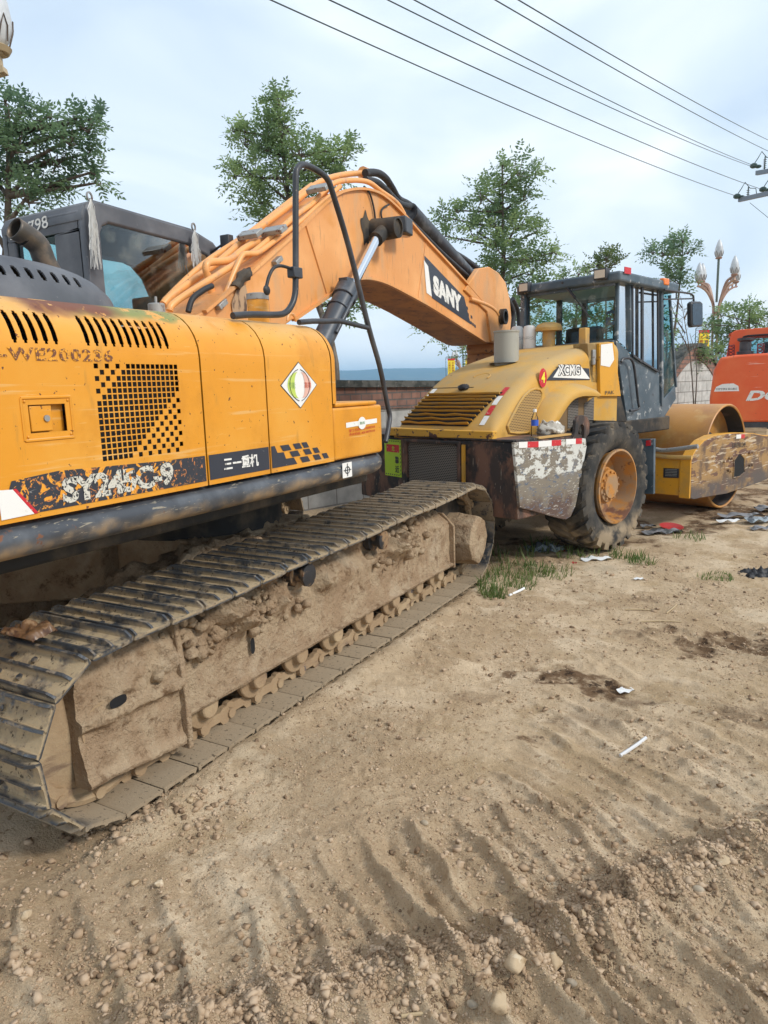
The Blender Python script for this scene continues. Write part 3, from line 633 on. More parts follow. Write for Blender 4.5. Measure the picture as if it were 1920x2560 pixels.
# end plate rib, flange at the far end, slots
b = MB(); b.prism([(-2.68, 2.545, .11), (-2.68, 2.545, .40), (-2.72, 2.545, .80), (-3.0, 2.545, .88), (-3.0, 2.545, .11)], (0, .035, 0)); lumpy(b.build('frame_flange', M['mud'], EX, bevel=.006), .003, 8); b = MB(); b.prism([(-2.70, 6.12, .25), (-2.70, 6.12, .66), (-2.82, 6.12, .78), (-3.2, 6.12, .80), (-3.2, 6.12, .25)], (0, .03, 0))
lumpy(b.build('frame_flange', M['mud'], EX, bevel=.006), .003, 8)
def plate_fn(u, v):
    y = 1.93+(2.56-1.93)*u; zb = .20-.06*u; zt = .77+.03*u
    pf = [(-2.80, 0), (-2.70, .0), (-2.69, .04), (-2.72, .10), (-2.735, .45), (-2.70, .50), (-2.695, .56), (-2.735, .60), (-2.73, .74), (-2.745, .90), (-2.79, 1.0), (-2.83, 1.02)]
    k = v*(len(pf)-1); i = min(int(k), len(pf)-2); f = k-i
    x = pf[i][0]*(1-f)+pf[i+1][0]*f; z = zb+(zt-zb)*(pf[i][1]*(1-f)+pf[i+1][1]*f)
    l = fbm(Vector((y*5, z*6, 7)), 5); x += .010*l+max(0, l)*.05*(1 if .42 < z < .8 else .35)+.004*fbm(Vector((y*25, z*25, 3)), 3)
    return Vector((x, y, z))
b = MB(); b.grid(plate_fn, 90, 70); b.face([plate_fn(0, j/70) for j in range(71)]); b.build('idler_guard', M['mud'], EX, ang=60)
for (yy, zz, ry, rz_, xx) in ((2.13, .56, .05, .026, -2.688), (3.16, .475, .02, .05, -2.728)):
    b = MB(); b.v = []; b.face([(xx, yy+ry*(abs(math.cos(a))**.7*(1 if math.cos(a) > 0 else -1)), zz+rz_*(abs(math.sin(a))**.7*(1 if math.sin(a) > 0 else -1))) for a in [i*math.pi/10 for i in range(20)]])
    b.build('drain_slot', M['void'], EX, ang=0)
# lumps of mud on the frame
b = MB()
for _ in range(190):
    yy = random.choice([2.75, 3.3, 5.15])+random.gauss(0, .24); r_ = random.uniform(.010, .042); zz = random.uniform(.55, .84)
    b.ball((-2.755-.5*max(0, zz-.66)+random.uniform(-.01, .05), yy, zz), r_, 7, (random.uniform(.7, 1.3), random.uniform(.7, 1.3), random.uniform(.6, 1)))
lumpy(b.build('mud_clods', M['mud'], EX, ang=60), .02, 22)
# final drive housing at the far end
b = MB(); b.lathe((-3.0, 6.52, .45), (1, 0, 0), [(.27, 0), (.27, .06), (.25, .30), (.24, .39), (.20, .405), (.10, .408), (0, .408)], 8)
lumpy(b.build('final_drive', M['mud'], EX, ang=30, bevel=.02), .012, 7, cuts=3)
b = MB(); b.box(-3.2, -2.95, 6.1, 6.6, .3, .75); b.build('drive_bracket', M['mud'], EX, bevel=.02)
# ---- decals on the doors
DX = X0+.003
def dq(mat, name, pts, parent=EX, x=DX):
    b = MB(); b.face([(x, y, z) for y, z in pts]); return b.build(name, mat, parent, ang=0)
dq(M['band'], 'model_band', [(1.735, 1.505), (2.945, 1.507), (2.945, 1.648), (2.62, 1.652), (2.02, 1.672), (1.80, 1.655)])
dq(M['white'], 'reflector', [(1.735, 1.50), (1.885, 1.503), (1.80, 1.62), (1.735, 1.625)], x=DX+.002)
dq(M['red'], 'reflector_edge', [(1.886, 1.503), (1.905, 1.503), (1.815, 1.622), (1.80, 1.62)], x=DX+.002)
text('SY245C-9', (DX+.003, 2.03, 1.518), (DX+.003, 2.70, 1.522), (DX+.003, 2.03, 1.638), M['peel'], 'model_lettering', EX, bold=.045, space=.92)
dq(M['bandclean'], 'brand_band', [(2.975, 1.508), (3.508, 1.508), (3.508, 1.648), (2.975, 1.648)])
text('三一重机', (DX+.003, 3.09, 1.545), (DX+.003, 3.40, 1.540), (DX+.003, 3.09, 1.622), M['letters'], 'brand_lettering', EX, bold=.03)
dq(M['bandclean'], 'band_end', [(3.535, 1.510), (3.80, 1.510), (3.765, 1.555), (3.68, 1.556), (3.66, 1.600), (3.595, 1.602), (3.57, 1.648), (3.535, 1.648)])
b = MB()
for r, (z0, cols) in enumerate(((1.512, (3.86, 4.01, 4.12)), (1.560, (3.75, 3.90, 4.01)), (1.607, (3.655, 3.79, 3.885)))):
    for i, yc in enumerate(cols):
        wd = (.09, .075, .06)[i]; b.face([(DX, yc, z0), (DX, yc+wd, z0), (DX, yc+wd-.03, z0+.038), (DX, yc-.03, z0+.038)])
b.build('chequer_marks', M['bandclean'], EX, ang=0)
text('3-WE200236', (DX, 1.76, 2.150), (DX, 2.38, 2.150), (DX, 1.76, 2.205), M['stencil'], 'stencilled_number', EX, bold=.02, space=1.1)
# diamond sticker
def E3(px, py): p = onx(px, py, DX); return (p.y, p.z)
cy, cz = E3(647, 832); dq(M['white'], 'diamond_sticker', [(cy-.195, cz), (cy, cz-.145), (cy+.195, cz), (cy, cz+.145)])
dq(M['bandclean'], 'sticker_border', [(cy-.205, cz), (cy, cz-.152), (cy+.205, cz), (cy, cz+.152)], x=DX-.0015)
def crescent(sg, mat, nm):
    P = [(cy+sg*(.012+.12*math.sin(t)), cz+.085*math.cos(t)) for t in [i*math.pi/12 for i in range(13)]]
    Q = [(cy+sg*(.012+.045*math.sin(t)), cz+.085*math.cos(t)-.0) for t in [i*math.pi/12 for i in range(12, -1, -1)]]
    dq(mat, nm, P+Q, x=DX+.002)
crescent(-1, mk('pale_green_print', (.50, .62, .12), .5), 'green_crescent'); crescent(1, mk('pale_pink_print', (.72, .42, .33), .5), 'pink_crescent')
b = MB()
for sg in (-1, 1): b.tube([(DX+.003, cy+sg*.13*math.sin(t)+sg*-.02, cz+.105*math.cos(t)) for t in [i*math.pi/12 for i in range(1, 12)]], .0022, 5)
b.build('sticker_outline', M['bandclean'], EX)
text('高效', (DX+.004, cy+.05, cz-.02), (DX+.004, cy+.125, cz-.02), (DX+.004, cy+.05, cz+.02), M['redtext'], 'sticker_lettering', EX)
text('节能', (DX+.004, cy-.125, cz-.02), (DX+.004, cy-.05, cz-.02), (DX+.004, cy-.125, cz+.02), mk('green_print', (.25, .4, .1), .5), 'sticker_lettering', EX)
# toolbox sticker
dq(M['white'], 'toolbox_sticker', [(4.42, 1.706), (4.875, 1.717), (4.875, 1.752), (4.42, 1.743)])
b = MB(); b.face([(DX+.002, 4.645+.058*math.cos(a), 1.728+.047*math.sin(a)) for a in [i*math.pi/14 for i in range(28)]]); b.build('round_sticker', M['white'], EX, ang=0)
text('融和', (DX+.004, 4.61, 1.718), (DX+.004, 4.68, 1.718), (DX+.004, 4.61, 1.74), mk('green_badge', (.1, .25, .08), .5), 'badge_lettering', EX)
text('服务热线: 400 8282318', (DX, 4.46, 1.670), (DX, 4.84, 1.680), (DX, 4.46, 1.692), M['redtext'], 'phone_lettering', EX, bold=.015)
text('投诉热线: 400 8879318', (DX, 4.46, 1.640), (DX, 4.84, 1.650), (DX, 4.46, 1.662), M['redtext'], 'phone_lettering', EX, bold=.015)
dq(M['white'], 'lifting_sticker', [(4.33, 1.345), (4.46, 1.345), (4.46, 1.455), (4.33, 1.455)], x=-2.786)
b = MB(); xx = -2.783
for p in (((4.395, 1.355), (4.395, 1.448)), ((4.345, 1.40), (4.445, 1.40))): b.tube([(xx, *p[0]), (xx, *p[1])], .003, 5)
b.tube([(xx, 4.395+.03*math.cos(a), 1.40+.025*math.sin(a)) for a in [i*math.pi/8 for i in range(17)]], .003, 5); b.build('lifting_symbol', M['black'], EX)
# ---- black engine cowl
CW = [(-3.44, 2.42), (-3.45, 2.50), (-3.50, 2.62), (-3.58, 2.70), (-3.70, 2.75), (-3.95, 2.775), (-4.35, 2.76), (-4.50, 2.68), (-4.55, 2.42)]
cwp = crom([(x, 0, z) for x, z in CW], 5); cwl = [0]
for a, c in zip(cwp[:-1], cwp[1:]): cwl.append(cwl[-1]+(c-a).length)
CWL = cwl[-1]
def cowl(y, s):
    x = float(np.interp(s, cwl, [p.x for p in cwp])); z = float(np.interp(s, cwl, [p.z for p in cwp]))
    t = min(1, max(0, (y-2.2)/1.02)); k = math.sqrt(max(.0, 1-t**3.6))
    return (-3.95+(x+3.95)*(.35+.65*k), y, 2.42+(z-2.42)*(.25+.75*k))
ch_ = []
for i in range(14):
    yc = 1.80+i*.078
    ch_ += [(yc-.017, yc+.017, .215, .265), (yc-.012, yc+.012, .200, .215), (yc-.012, yc+.012, .265, .280)]
b = holed(1.2, 3.21, 0, CWL, ch_, cowl, .04); b.face([cowl(3.21, s) for s in cwl]); solidify(b.build('engine_cowl', M['cowl'], EX, ang=60), .01)
q0 = onx(112, 556, -3.78); q1 = onx(30, 492, -3.78)
b = MB(); pa = [Vector((-3.78, 2.88, 2.62)), Vector((-3.78, 2.80, 2.76)), q0*.5+q1*.5+Vector((0, .02, .0)), q1]
b.tube(pa, .062, 24, k=6, cap=False); o = b.build('exhaust_pipe', mk('sooty_steel', (.09, .08, .07), .5, metal=.6, layers=[dict(col=(.2, .15, .11), scale=9, lo=.45, hi=.7)]), EX); m = o.modifiers.new('s', 'SOLIDIFY'); m.thickness = .005
b = MB(); b.cyl(q1+(q0-q1)*.25, q1+(q0-q1)*.3, .056, 20); b.build('pipe_bore', M['void'], EX)
# ---- cab
CX, CXL = -4.62, -5.62; CY0, CY1 = 3.78, 5.42; CZ0, CZR = 1.5, 3.44
sidep = [(3.78, 1.5), (3.78, 3.33), (3.82, 3.40), (3.90, 3.44), (4.9, 3.40), (5.18, 3.33), (5.34, 3.20), (5.44, 2.95), (5.50, 2.4), (5.50, 1.5)]
def ringp(pts, ins):                   # inset of a convex outline
    cy_ = sum(p[0] for p in pts)/len(pts); cz_ = sum(p[1] for p in pts)/len(pts)
    return [(cy_+(y-cy_)*ins[0], cz_+(z-cz_)*ins[1]) for y, z in pts]
inner = [(3.93, 2.25), (3.93, 3.20), (3.96, 3.26), (4.02, 3.29), (4.85, 3.26), (5.08, 3.20), (5.20, 3.10), (5.30, 2.90), (5.36, 2.4), (5.36, 2.25)]
def frame_side(x, th):
    b = MB(); n = len(sidep); A = [(x, y, z) for y, z in sidep]; B = [(x, y, z) for y, z in inner]
    V = A+B+[(x-th, p[1], p[2]) for p in A]+[(x-th, p[1], p[2]) for p in B]
    f = []
    for i in range(n):
        j = (i+1) % n
        f += [(i, j, n+j, n+i), (2*n+i, 3*n+i, 3*n+j, 2*n+j), (i, 2*n+i, 2*n+j, j), (n+i, n+j, 3*n+j, 3*n+i)]
    return b.add(V, f)
b = frame_side(CX, .07); c = frame_side(CXL+.07, .07); b.add(c.v, c.f); b.build('cab_frame', M['cowl'], EX, bevel=.035, seg=4)
b = MB()
for (y0, z0), (y1, z1) in zip(sidep[1:7], sidep[2:8]): b.prism([(CX-.012, y0, z0), (CX-.012, y1, z1), (CX-.012, y1-.02, z1-.05), (CX-.012, y0+.0, z0-.05)], (CXL-CX+.024, 0, 0))
b.build('cab_roof', M['cowl'], EX, bevel=.012)
b = MB(); b.box(CXL+.07, CX-.07, 3.785, 3.84, 1.5, 2.55); b.box(CXL+.07, CX-.07, 3.785, 3.84, 3.22, 3.36); b.box(CX-.36, CX-.07, 3.785, 3.84, 2.55, 3.22); b.box(CXL+.07, CXL+.16, 3.785, 3.84, 2.55, 3.22); b.build('cab_wall', M['cowl'], EX, bevel=.015); b = MB()
b.box(CXL+.07, CX-.07, 5.40, 5.46, 1.5, 2.0); b.build('cab_wall', M['cowl'], EX, bevel=.015)
b = MB(); b.box(CXL+.09, CX-.09, 3.9, 5.05, 3.28, 3.30); b.build('headliner', mk('grey_headliner', (.55, .56, .57), .9), EX)
b = MB(); b.face([(CX-.02, y, z) for y, z in inner]); b.build('side_window', M['glass'], EX, ang=0)
b = MB(); b.face([(CXL+.03, y, z) for y, z in inner]); b.build('door_window', M['glass'], EX, ang=0)
b = MB(); b.box(CX-.03, CX-.026, 3.93, 5.14, 3.02, 3.27); b.build('sun_blind', M['glassdark'], EX, ang=0)
b = MB(); b.face([(CXL+.16, 3.81, 2.55), (CX-.36, 3.81, 2.55), (CX-.36, 3.81, 3.22), (CXL+.16, 3.81, 3.22)]); b.build('rear_window', M['glass'], EX, ang=0)
b = MB(); b.face([(CXL+.07, 5.43, 2.0), (CX-.07, 5.43, 2.0), (CX-.07, 5.30, 3.1), (CXL+.07, 5.30, 3.1)]); b.build('windscreen', M['glass'], EX, ang=0)
b = MB(); b.box(CXL+.03, CXL+.06, 4.50, 4.64, 1.5, 3.36); b.build('door_pillar', M['cowl'], EX)
b = MB(); b.box(-5.38, -4.88, 4.05, 4.20, 2.05, 2.78); b.box(-5.38, -4.88, 4.15, 4.65, 1.95, 2.12); b.box(-5.26, -5.0, 4.06, 4.16, 2.8, 3.0); b.build('operator_seat', M['seat'], EX, bevel=.05, seg=3)
for yy in (5.0, ): 
    b = MB(); b.box(-5.55, -5.25, yy, yy+.08, 2.65, 2.9); b.build('monitor', M['black'], EX, bevel=.02)
b = MB(); pz = onx(490, 522, -4.45); b.obox(pz, (.05, 0, 0), (0, .035, 0), (0, 0, .055)); b.tube([pz, pz+Vector((-.18, -.03, -.08))], .012, 6); b.build('mirror', M['black'], EX, bevel=.01)
b = MB()
for px, py in ((193, 420), (418, 486)):
    p = onx(px, py+4, -4.66)
    b.lathe(p, (1, .25, 0), [(.024, -.006), (.035, -.006), (.035, .006), (.024, .006)], 20, closed=True); b.cyl(p-Vector((0, 0, .10)), p-Vector((0, 0, .03)), .010, 8)
b.build('lifting_eye', M['zinc'], EX)
b = MB(); q = onx(8, 455, -5.2)
text('313798', onx(-22, 512, CX-.3)*0+Vector((CXL+.12, 3.778, 3.235)), (CX-.40, 3.778, 3.275), (CXL+.12, 3.778, 3.325), M['letters'], 'cab_number', EX, bold=.01)
# ---- boom
BX = -3.86; BW = .62
top = [(-60, 900), (-60, 800), (200, 700), (395, 535), (525, 420), (625, 330), (718, 236), (790, 172), (850, 142), (930, 134), (1000, 152), (1060, 195), (1130, 265), (1200, 345), (1300, 452), (1400, 560), (1475, 645)]
bot = [(1545, 845), (1495, 838), (1380, 765), (1250, 682), (1120, 610), (1040, 570), (985, 552), (940, 546), (890, 553), (840, 580), (740, 650), (610, 738), (480, 830), (300, 930)]
TOP = [onx(*Z4(*p), BX) for p in top]; BOT = [onx(*Z4(*p), BX) for p in bot]
tip = [(1480, 495), (1510, 500), (1550, 520), (1580, 560), (1600, 620), (1612, 690), (1606, 790), (1600, 830)]
poly = TOP+[onx(*Z4(*p), BX) for p in ((1560, 720), (1575, 800))]+BOT
b = MB(); b.prism(poly, (-BW, 0, 0)); b.build('boom', M['boom'], EX, ang=25, bevel=.012)
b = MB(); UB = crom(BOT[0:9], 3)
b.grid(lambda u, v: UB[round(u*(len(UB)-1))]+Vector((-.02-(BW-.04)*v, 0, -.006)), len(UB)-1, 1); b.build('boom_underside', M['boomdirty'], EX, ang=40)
# edge flanges
b = MB()
for seq, sg in ((TOP[2:], 1), (BOT[1:12], -1)):
    P = crom(seq, 3); n = len(P); c = []
    for i, p in enumerate(P):
        t = (P[min(i+1, n-1)]-P[max(i-1, 0)]).normalized(); nn = Vector((0, -t.z, t.y)); nn = nn if seq is TOP[2:] or sg > 0 else nn
        c.append((p, nn))
    for (p, a), (q, d) in zip(c[:-1], c[1:]):
        b.obox((p+q)/2+Vector((.012, 0, 0)), (.022, 0, 0), (q-p)/2, a*.012)
b.build('boom_flange', M['boom'], EX, ang=60)
b = MB(); w1 = [onx(*Z4(*p), BX+.004) for p in ((672, 300), (768, 612))]; b.tube(w1, .010, 6); b.build('weld_seam', M['boom'], EX); b = MB(); w2 = [onx(*Z4(*p), BX+.004) for p in ((1225, 380), (1190, 640))]; b.tube(w2, .006, 6); b.build('weld_seam', M['boom'], EX)
TP_ = [(1395, 600), (1462, 500), (1510, 493), (1552, 520), (1585, 565), (1604, 640), (1612, 730), (1606, 800), (1590, 838), (1520, 838), (1500, 700)]
for xx in (BX+.03, BX-BW+.03):
    b = MB(); b.prism([onx(*Z4(*p), BX)+Vector((xx-BX, 0, 0)) for p in TP_], (-.08, 0, 0)); b.build('boom_tip_plate', M['boom'], EX, ang=25, bevel=.012)
pc = onx(*Z4(1580, 722), BX+.06)
b = MB(); b.cyl(pc, pc-Vector((BW+.12, 0, 0)), .115, 24); b.build('boom_pin', M['dark'], EX); b = MB(); b.lathe(pc, (1, 0, 0), [(.08, 0), (.115, 0), (.115, .05), (.08, .05)], 24, closed=True); b.build('pin_ring', M['rubber'], EX)
# boom lettering
dec = [onx(*Z4(*p), BX+.004) for p in ((1216, 437), (1402, 632), (1432, 757), (1255, 637))]
b = MB(); b.face(dec); b.build('boom_band', M['bandclean'], EX, ang=0)
b = MB(); b.face([onx(*Z4(*p), BX+.005) for p in ((1216, 460), (1236, 490), (1253, 630), (1229, 612))]); b.build('boom_stripe', M['white'], EX, ang=0)
text('SANY', onx(*Z4(1262, 616), BX+.006), onx(*Z4(1392, 710), BX+.006), onx(*Z4(1257, 524), BX+.006), M['letters'], 'boom_lettering', EX, bold=.075)
b = MB()
for (px, py) in ((1416, 682), (1420, 711), (1436, 723), (1424, 737), (1434, 750), (1443, 757), (1452, 765)):
    b.face([onx(*Z4(px+a, py+d), BX+.004) for a, d in ((-4, -9), (3, -4), (4, 9), (-3, 5))])
b.build('boom_squares', M['bandclean'], EX, ang=0)
# ---- pipes along the boom
def z4path(pts, x): return [onx(*Z4(*p), x) for p in pts]
for pts, x, r in (
    ([(15, 665), (60, 620), (215, 510), (300, 445), (400, 358), (520, 268), (640, 178), (710, 118), (780, 84), (860, 66), (940, 60)], -4.22, .030),
    ([(45, 695), (70, 655), (240, 545), (440, 418), (620, 262), (700, 205), (760, 140), (830, 98), (950, 99), (1020, 145), (1090, 196), (1125, 250)], -3.95, .026),
    ([(250, 660), (222, 540), (212, 500), (228, 472), (320, 461), (400, 402), (520, 345), (640, 250), (740, 168), (790, 110)], -4.05, .030),
    ([(262, 725), (300, 620), (370, 455), (400, 432), (450, 428), (520, 380), (640, 290), (730, 210), (790, 160), (830, 120)], -3.90, .022),
    ([(20, 650), (200, 480), (420, 330), (600, 190), (700, 115)], -4.35, .026)):
    b = MB(); b.tube(z4path(pts, x), r, 12, k=5); b.build('hydraulic_pipe', M['pipe'], EX, ang=60)
b = MB()
for px, py in ((415, 343), (525, 325), (245, 670), (730, 130), (505, 470)):
    p = onx(*Z4(px, py), -3.92 if px != 415 else -4.1); b = MB(); b.obox(p, (.11, 0, 0), (0, .045, .03), (0, -.012, .018)); b.build('pipe_clamp', M['zinc'], EX, bevel=.006)
pass
b = MB(); p = onx(*Z4(940, 62), -4.22); b.lathe(p, (0, 1, .05), [(0, -.03), (.07, -.03), (.07, .03), (0, .03)], 10); b.build('pipe_flange', M['pipe'], EX)
for pts, x, r in (
    ([(945, 60), (1000, 60), (1040, 85), (1070, 130), (1100, 180), (1150, 208), (1200, 260), (1240, 340), (1300, 395), (1400, 455), (1470, 505)], -4.12, .042),
    ([(945, 92), (1000, 105), (1050, 150), (1100, 200), (1150, 215)], -4.0, .04),
    ([(1140, 270), (1220, 350), (1300, 430), (1400, 520), (1470, 590)], -3.97, .03),
    ([(940, 122), (965, 150), (985, 220), (995, 300)], -3.84, .010), ([(1055, 205), (1025, 225), (1020, 260), (1040, 300)], -3.84, .010),
    ([(130, 700), (150, 640), (200, 600), (240, 580)], -3.88, .022), ([(1600, 640), (1625, 700), (1622, 780), (1610, 850)], -4.1, .05), ([(1625, 640), (1650, 700), (1655, 780)], -4.2, .04)):
    b = MB(); b.tube(z4path(pts, x), r, 10, k=5); b.build('hydraulic_hose', M['rubber'], EX, ang=60)
# arm cylinder above the boom
b = MB(); a, c = onx(*Z4(1150, 268), -4.15), onx(*Z4(1478, 618), -4.15); up_ = Vector((0, -.03, .06)); b.cyl(a+up_, c+up_, .125, 24); b.build('arm_cylinder', mk('satin_black_cylinder', (.02, .02, .024), .4, layers=[dict(col=(.09, .09, .09), scale=6, lo=.5, hi=.7)]), EX)
b = MB(); b.tube(z4path([(1430, 640), (1500, 665), (1540, 690), (1560, 720)], -3.84), .028, 10, k=4); b.build('hydraulic_pipe', M['pipe'], EX, ang=60)
# boom cylinders: near one and its twin behind
for x in (-3.72, -4.62):
    pin = onx(*Z4(1040, 318), -3.72); r0 = onx(*Z4(1003, 350), -3.72); r1 = onx(*Z4(893, 570), -3.72); c1 = onx(*Z4(865, 600), -3.72); c2 = onx(*Z4(765, 800), -3.72); ex = c2+(c2-c1)*.9
    d = Vector((x+3.72, 0, 0))
    b = MB(); b.cyl(r0+d, r1+d+(r1-r0)*.1, .048, 20); b.build('cylinder_rod', M['chrome'], EX)
    b = MB(); b.cyl(c1+d, ex+d, .100, 28); b.cyl(c1+d-(c2-c1)*.05, c1+d+(c2-c1)*.20, .118, 28); b.cyl(c1+d+(c2-c1)*.42, c1+d+(c2-c1)*.47, .112, 28); b.tube([c1+d+Vector((.11, 0, 0)), c2+d+Vector((.11, 0, 0))], .02, 8); b.obox(c1+d+Vector((0, -.02, .08)), (.05, 0, 0), (0, .06, 0), (0, 0, .03))
    b.build('boom_cylinder', mk('blue_grey_cylinder', (.045, .055, .07), .38, layers=[dict(col=(.12, .13, .15), scale=5, lo=.45, hi=.7)]) if x > -4 else M['black'], EX, bevel=.006)
    b = MB(); sg = 1 if x > -4 else -1
    b.lathe(pin+d-Vector((.13*sg, 0, 0)), (sg, 0, 0), [(0, -.02), (.12, -.02), (.11, .10), (.105, .28), (.085, .285), (.085, .26), (0, .26)], 24); b.cyl(pin+d, r0+d+(r1-r0)*.08, .075, 16)
    b.build('cylinder_pin', M['dark'], EX)
b = MB(); p0 = onx(*Z4(950, 320), BX+.006); b.face([p0+Vector((0, .09*math.cos(a)*(1+.3*math.sin(3*a)), .16*math.sin(a)*(1+.2*math.sin(5*a)))) for a in [i*math.pi/16 for i in range(32)]]); b.build('grease_smear', M['dark'], EX, ang=0)
# work lamp
p = onx(*Z4(1120, 306), -3.70); b = MB(); b.obox(p, (.07, .02, 0), (-.02, .12, -.0), (0, 0, .085)); wl = b.build('work_lamp', M['black'], EX, bevel=.015, seg=3)
b = MB(); b.obox(p+Vector((.0, .0, -.10)), (.02, 0, 0), (0, .14, .02), (0, 0, .012)); b.build('lamp_bracket', M['pipe'], wl)
# black greasy lump with streaks at the boom foot
b = MB(); b.tube(z4path([(350, 590), (370, 550), (395, 520), (412, 512)], -3.84), .035, 10, k=3); lumpy(b.build('grease_lump', M['dark'], EX), .03, 14)
b = MB(); b.face(z4path([(352, 600), (375, 580), (395, 575), (404, 620), (400, 700), (335, 700), (330, 660)], BX+.012)); b.build('flaked_patch', mk('flaked_paint', (.45, .30, .18), .7, layers=[dict(col=(.10, .06, .04), scale=8, stretch=(1, 1, .5), lo=.45, hi=.55)]), EX, ang=0)
# arm and bucket hanging beyond the roller
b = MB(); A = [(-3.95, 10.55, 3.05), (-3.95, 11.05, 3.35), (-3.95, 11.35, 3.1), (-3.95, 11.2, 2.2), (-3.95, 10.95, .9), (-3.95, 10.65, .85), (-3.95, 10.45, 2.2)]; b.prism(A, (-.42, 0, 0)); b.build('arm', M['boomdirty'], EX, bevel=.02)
b = MB(); b.lathe((-3.5, 10.6, .55), (-1, 0, 0), [(.55, 0), (.55, 1.3), (.50, 1.3), (.50, 0)], 20, closed=True); b.build('bucket', M['steel'], EX)
p = onx(*Z4(1510, 870), -4.1); b = MB(); b.obox(p, (.25, 0, 0), (0, .28, -.05), (0, .02, .12)); lumpy(b.build('arm_root', M['boomdirty'], EX, bevel=.05, seg=3), .02, 6, cuts=4)
# ---- handrail
HX = -2.93
def z4r(pts): return z4path(pts, HX)
b = MB(); b.tube(z4r([(335, 718), (420, 712), (540, 713), (580, 702), (605, 672), (620, 630), (625, 560), (625, 300), (626, 80), (634, 40), (655, 22), (690, 30), (745, 62), (775, 95), (795, 150), (870, 400), (960, 765), (1012, 950)])+[onx(836, 870, HX), onx(842, 900, HX), onx(838, 930, HX+.02), onx(833, 955, HX+.03)], .021, 12, k=4)
b.tube(z4r([(640, 748), (700, 743), (830, 742), (965, 775)]), .019, 10, k=1); b.build('handrail', M['black'], EX, ang=60)
b = MB(); b.tube(z4r([(490, 585), (503, 535), (525, 497), (560, 488), (610, 503)]), .011, 8, k=4); b.ball(onx(*Z4(492, 600), HX), .032, 10, (.5, 1, 1)); hb = b.build('mirror_bracket', M['rubber'], EX, ang=60)
b = MB(); p = onx(*Z4(622, 520), HX); b.obox(p, (.03, 0, 0), (0, .05, 0), (0, 0, .035)); b.build('rail_clamp', M['black'], EX, bevel=.006)
# filler necks
p = onx(*Z4(456, 740), -3.28); b = MB(); b.lathe((p.x, p.y, 2.40), (0, 0, 1), [(.075, 0), (.075, .22), (.07, .23), (0, .23)], 24); o = b.build('filler_neck', M['yellow'], EX); b = MB(); b.lathe((p.x, p.y, 2.63), (0, 0, 1), [(.079, -.01), (.079, .03), (.06, .035), (0, .035)], 24); b.build('filler_cap', M['zinc'], o)
p = onx(338, 665, -3.35); b = MB(); b.lathe((p.x, p.y, 2.44), (0, 0, 1), [(.07, 0), (.07, .01), (.05, .012), (.05, .085), (.045, .09), (0, .09)], 20); b.cyl((p.x, p.y, 2.53), (p.x, p.y, 2.57), .008, 8); b.build('breather_cap', M['zinc'], EX)
b = MB(); b.tube([onx(630, 694, -2.98)+Vector((0, .05*math.cos(t), .05*math.sin(t))) for t in [i*math.pi/8 for i in range(9)]], .01, 6); b.build('lifting_lug', M['pipe'], EX)
# ---- things on the excavator
def tassel(px, py, ln, wd, lab, seed):
    rr = random.Random(seed); p = onx(px, py, -4.56); b = MB()
    for i in range(70):
        a = rr.uniform(0, 6.28); q = [p.copy()]; L_ = ln*rr.uniform(.5, 1.05); ds = Vector((.25*math.cos(a), math.sin(a), 0))*wd*rr.random()
        for k in range(1, 6): q.append(p+ds*(k/5)**.6+Vector((rr.gauss(0, .004), rr.gauss(0, .006), -L_*k/5)))
        b.tube(q, .0022, 3, cap=False)
    o = b.build('string_tassel', M['string'], None, ang=0); setorigin(o); return tag(o, lab, 'tassel', 'string tassels on the cab')
tassel(196, 430, .48, .055, 'longer white frayed string tassel hanging from the rear lifting eye of the excavator cab', 3)
tassel(420, 497, .33, .06, 'shorter beige frayed string tassel hanging near the front of the excavator cab', 4)
c = onz(62, 1362, .93); b = MB(); b.grid(lambda u, v: c+Vector((.12*(u-.5)*2, .065*(v-.5)*2, .035*math.sin(math.pi*u)**.5*math.sin(math.pi*v)**.5-.01)), 24, 18)
o = lumpy(b.build('crumpled_bag', mk('rusty_brown_plastic', (.16, .085, .04), .4, layers=[dict(col=(.10, .05, .03), scale=20, lo=.5, hi=.6), dict(col=(.32, .20, .11), scale=14, lo=.6, hi=.7)]), None, ang=60), .05, 12); setorigin(o)
tag(o, 'crumpled rust brown plastic lying on top of the near track shoes', 'litter')
# ------------------------------------------------------------------ road roller
TH = math.radians(17.5); RF = Vector((math.sin(TH), math.cos(TH), 0)); RRt = Vector((math.cos(TH), -math.sin(TH), 0))
RO = RRt*-5.3+RF*8.6
RL = empty('road_roller', tuple(RO), 'yellow single drum road roller with grey cab and battered rear counterweight', 'road roller', rotz=-TH)
TL = Matrix(((RRt.x, RF.x, 0, 0), (RRt.y, RF.y, 0, 0), (0, 0, 1, 0), (0, 0, 0, 1)))    # (r, s, z) -> world
def LB(): return MB(TL)
def W3(r, s, z): return TL @ Vector((r, s, z))
def rs(px, py, r):                    # picture point on the plane r = const -> local (r, s, z)
    p = on(px, py, RRt, r); return Vector((r, p.dot(RF), p.z))
def rr_(px, py, s): p = on(px, py, RF, s); return Vector((p.dot(RRt), s, p.z))
ry = mk('dusty_yellow_paint', (.56, .29, .035), .6, layers=[
    dict(col=(.56, .33, .08), scale=1.5, lo=.38, hi=.62, rough=.75), dict(col=(.42, .29, .13), scale=5, lo=.52, hi=.72, amt=.8, rough=.85),
    dict(col=(.42, .30, .15), scale=2, lo=.3, hi=.6, up=(.3, .9), amt=.75, rough=.9), dict(col=(.12, .05, .03), scale=13, lo=.70, hi=.72, seed=3.)], bump=[(50, .1, .003)])
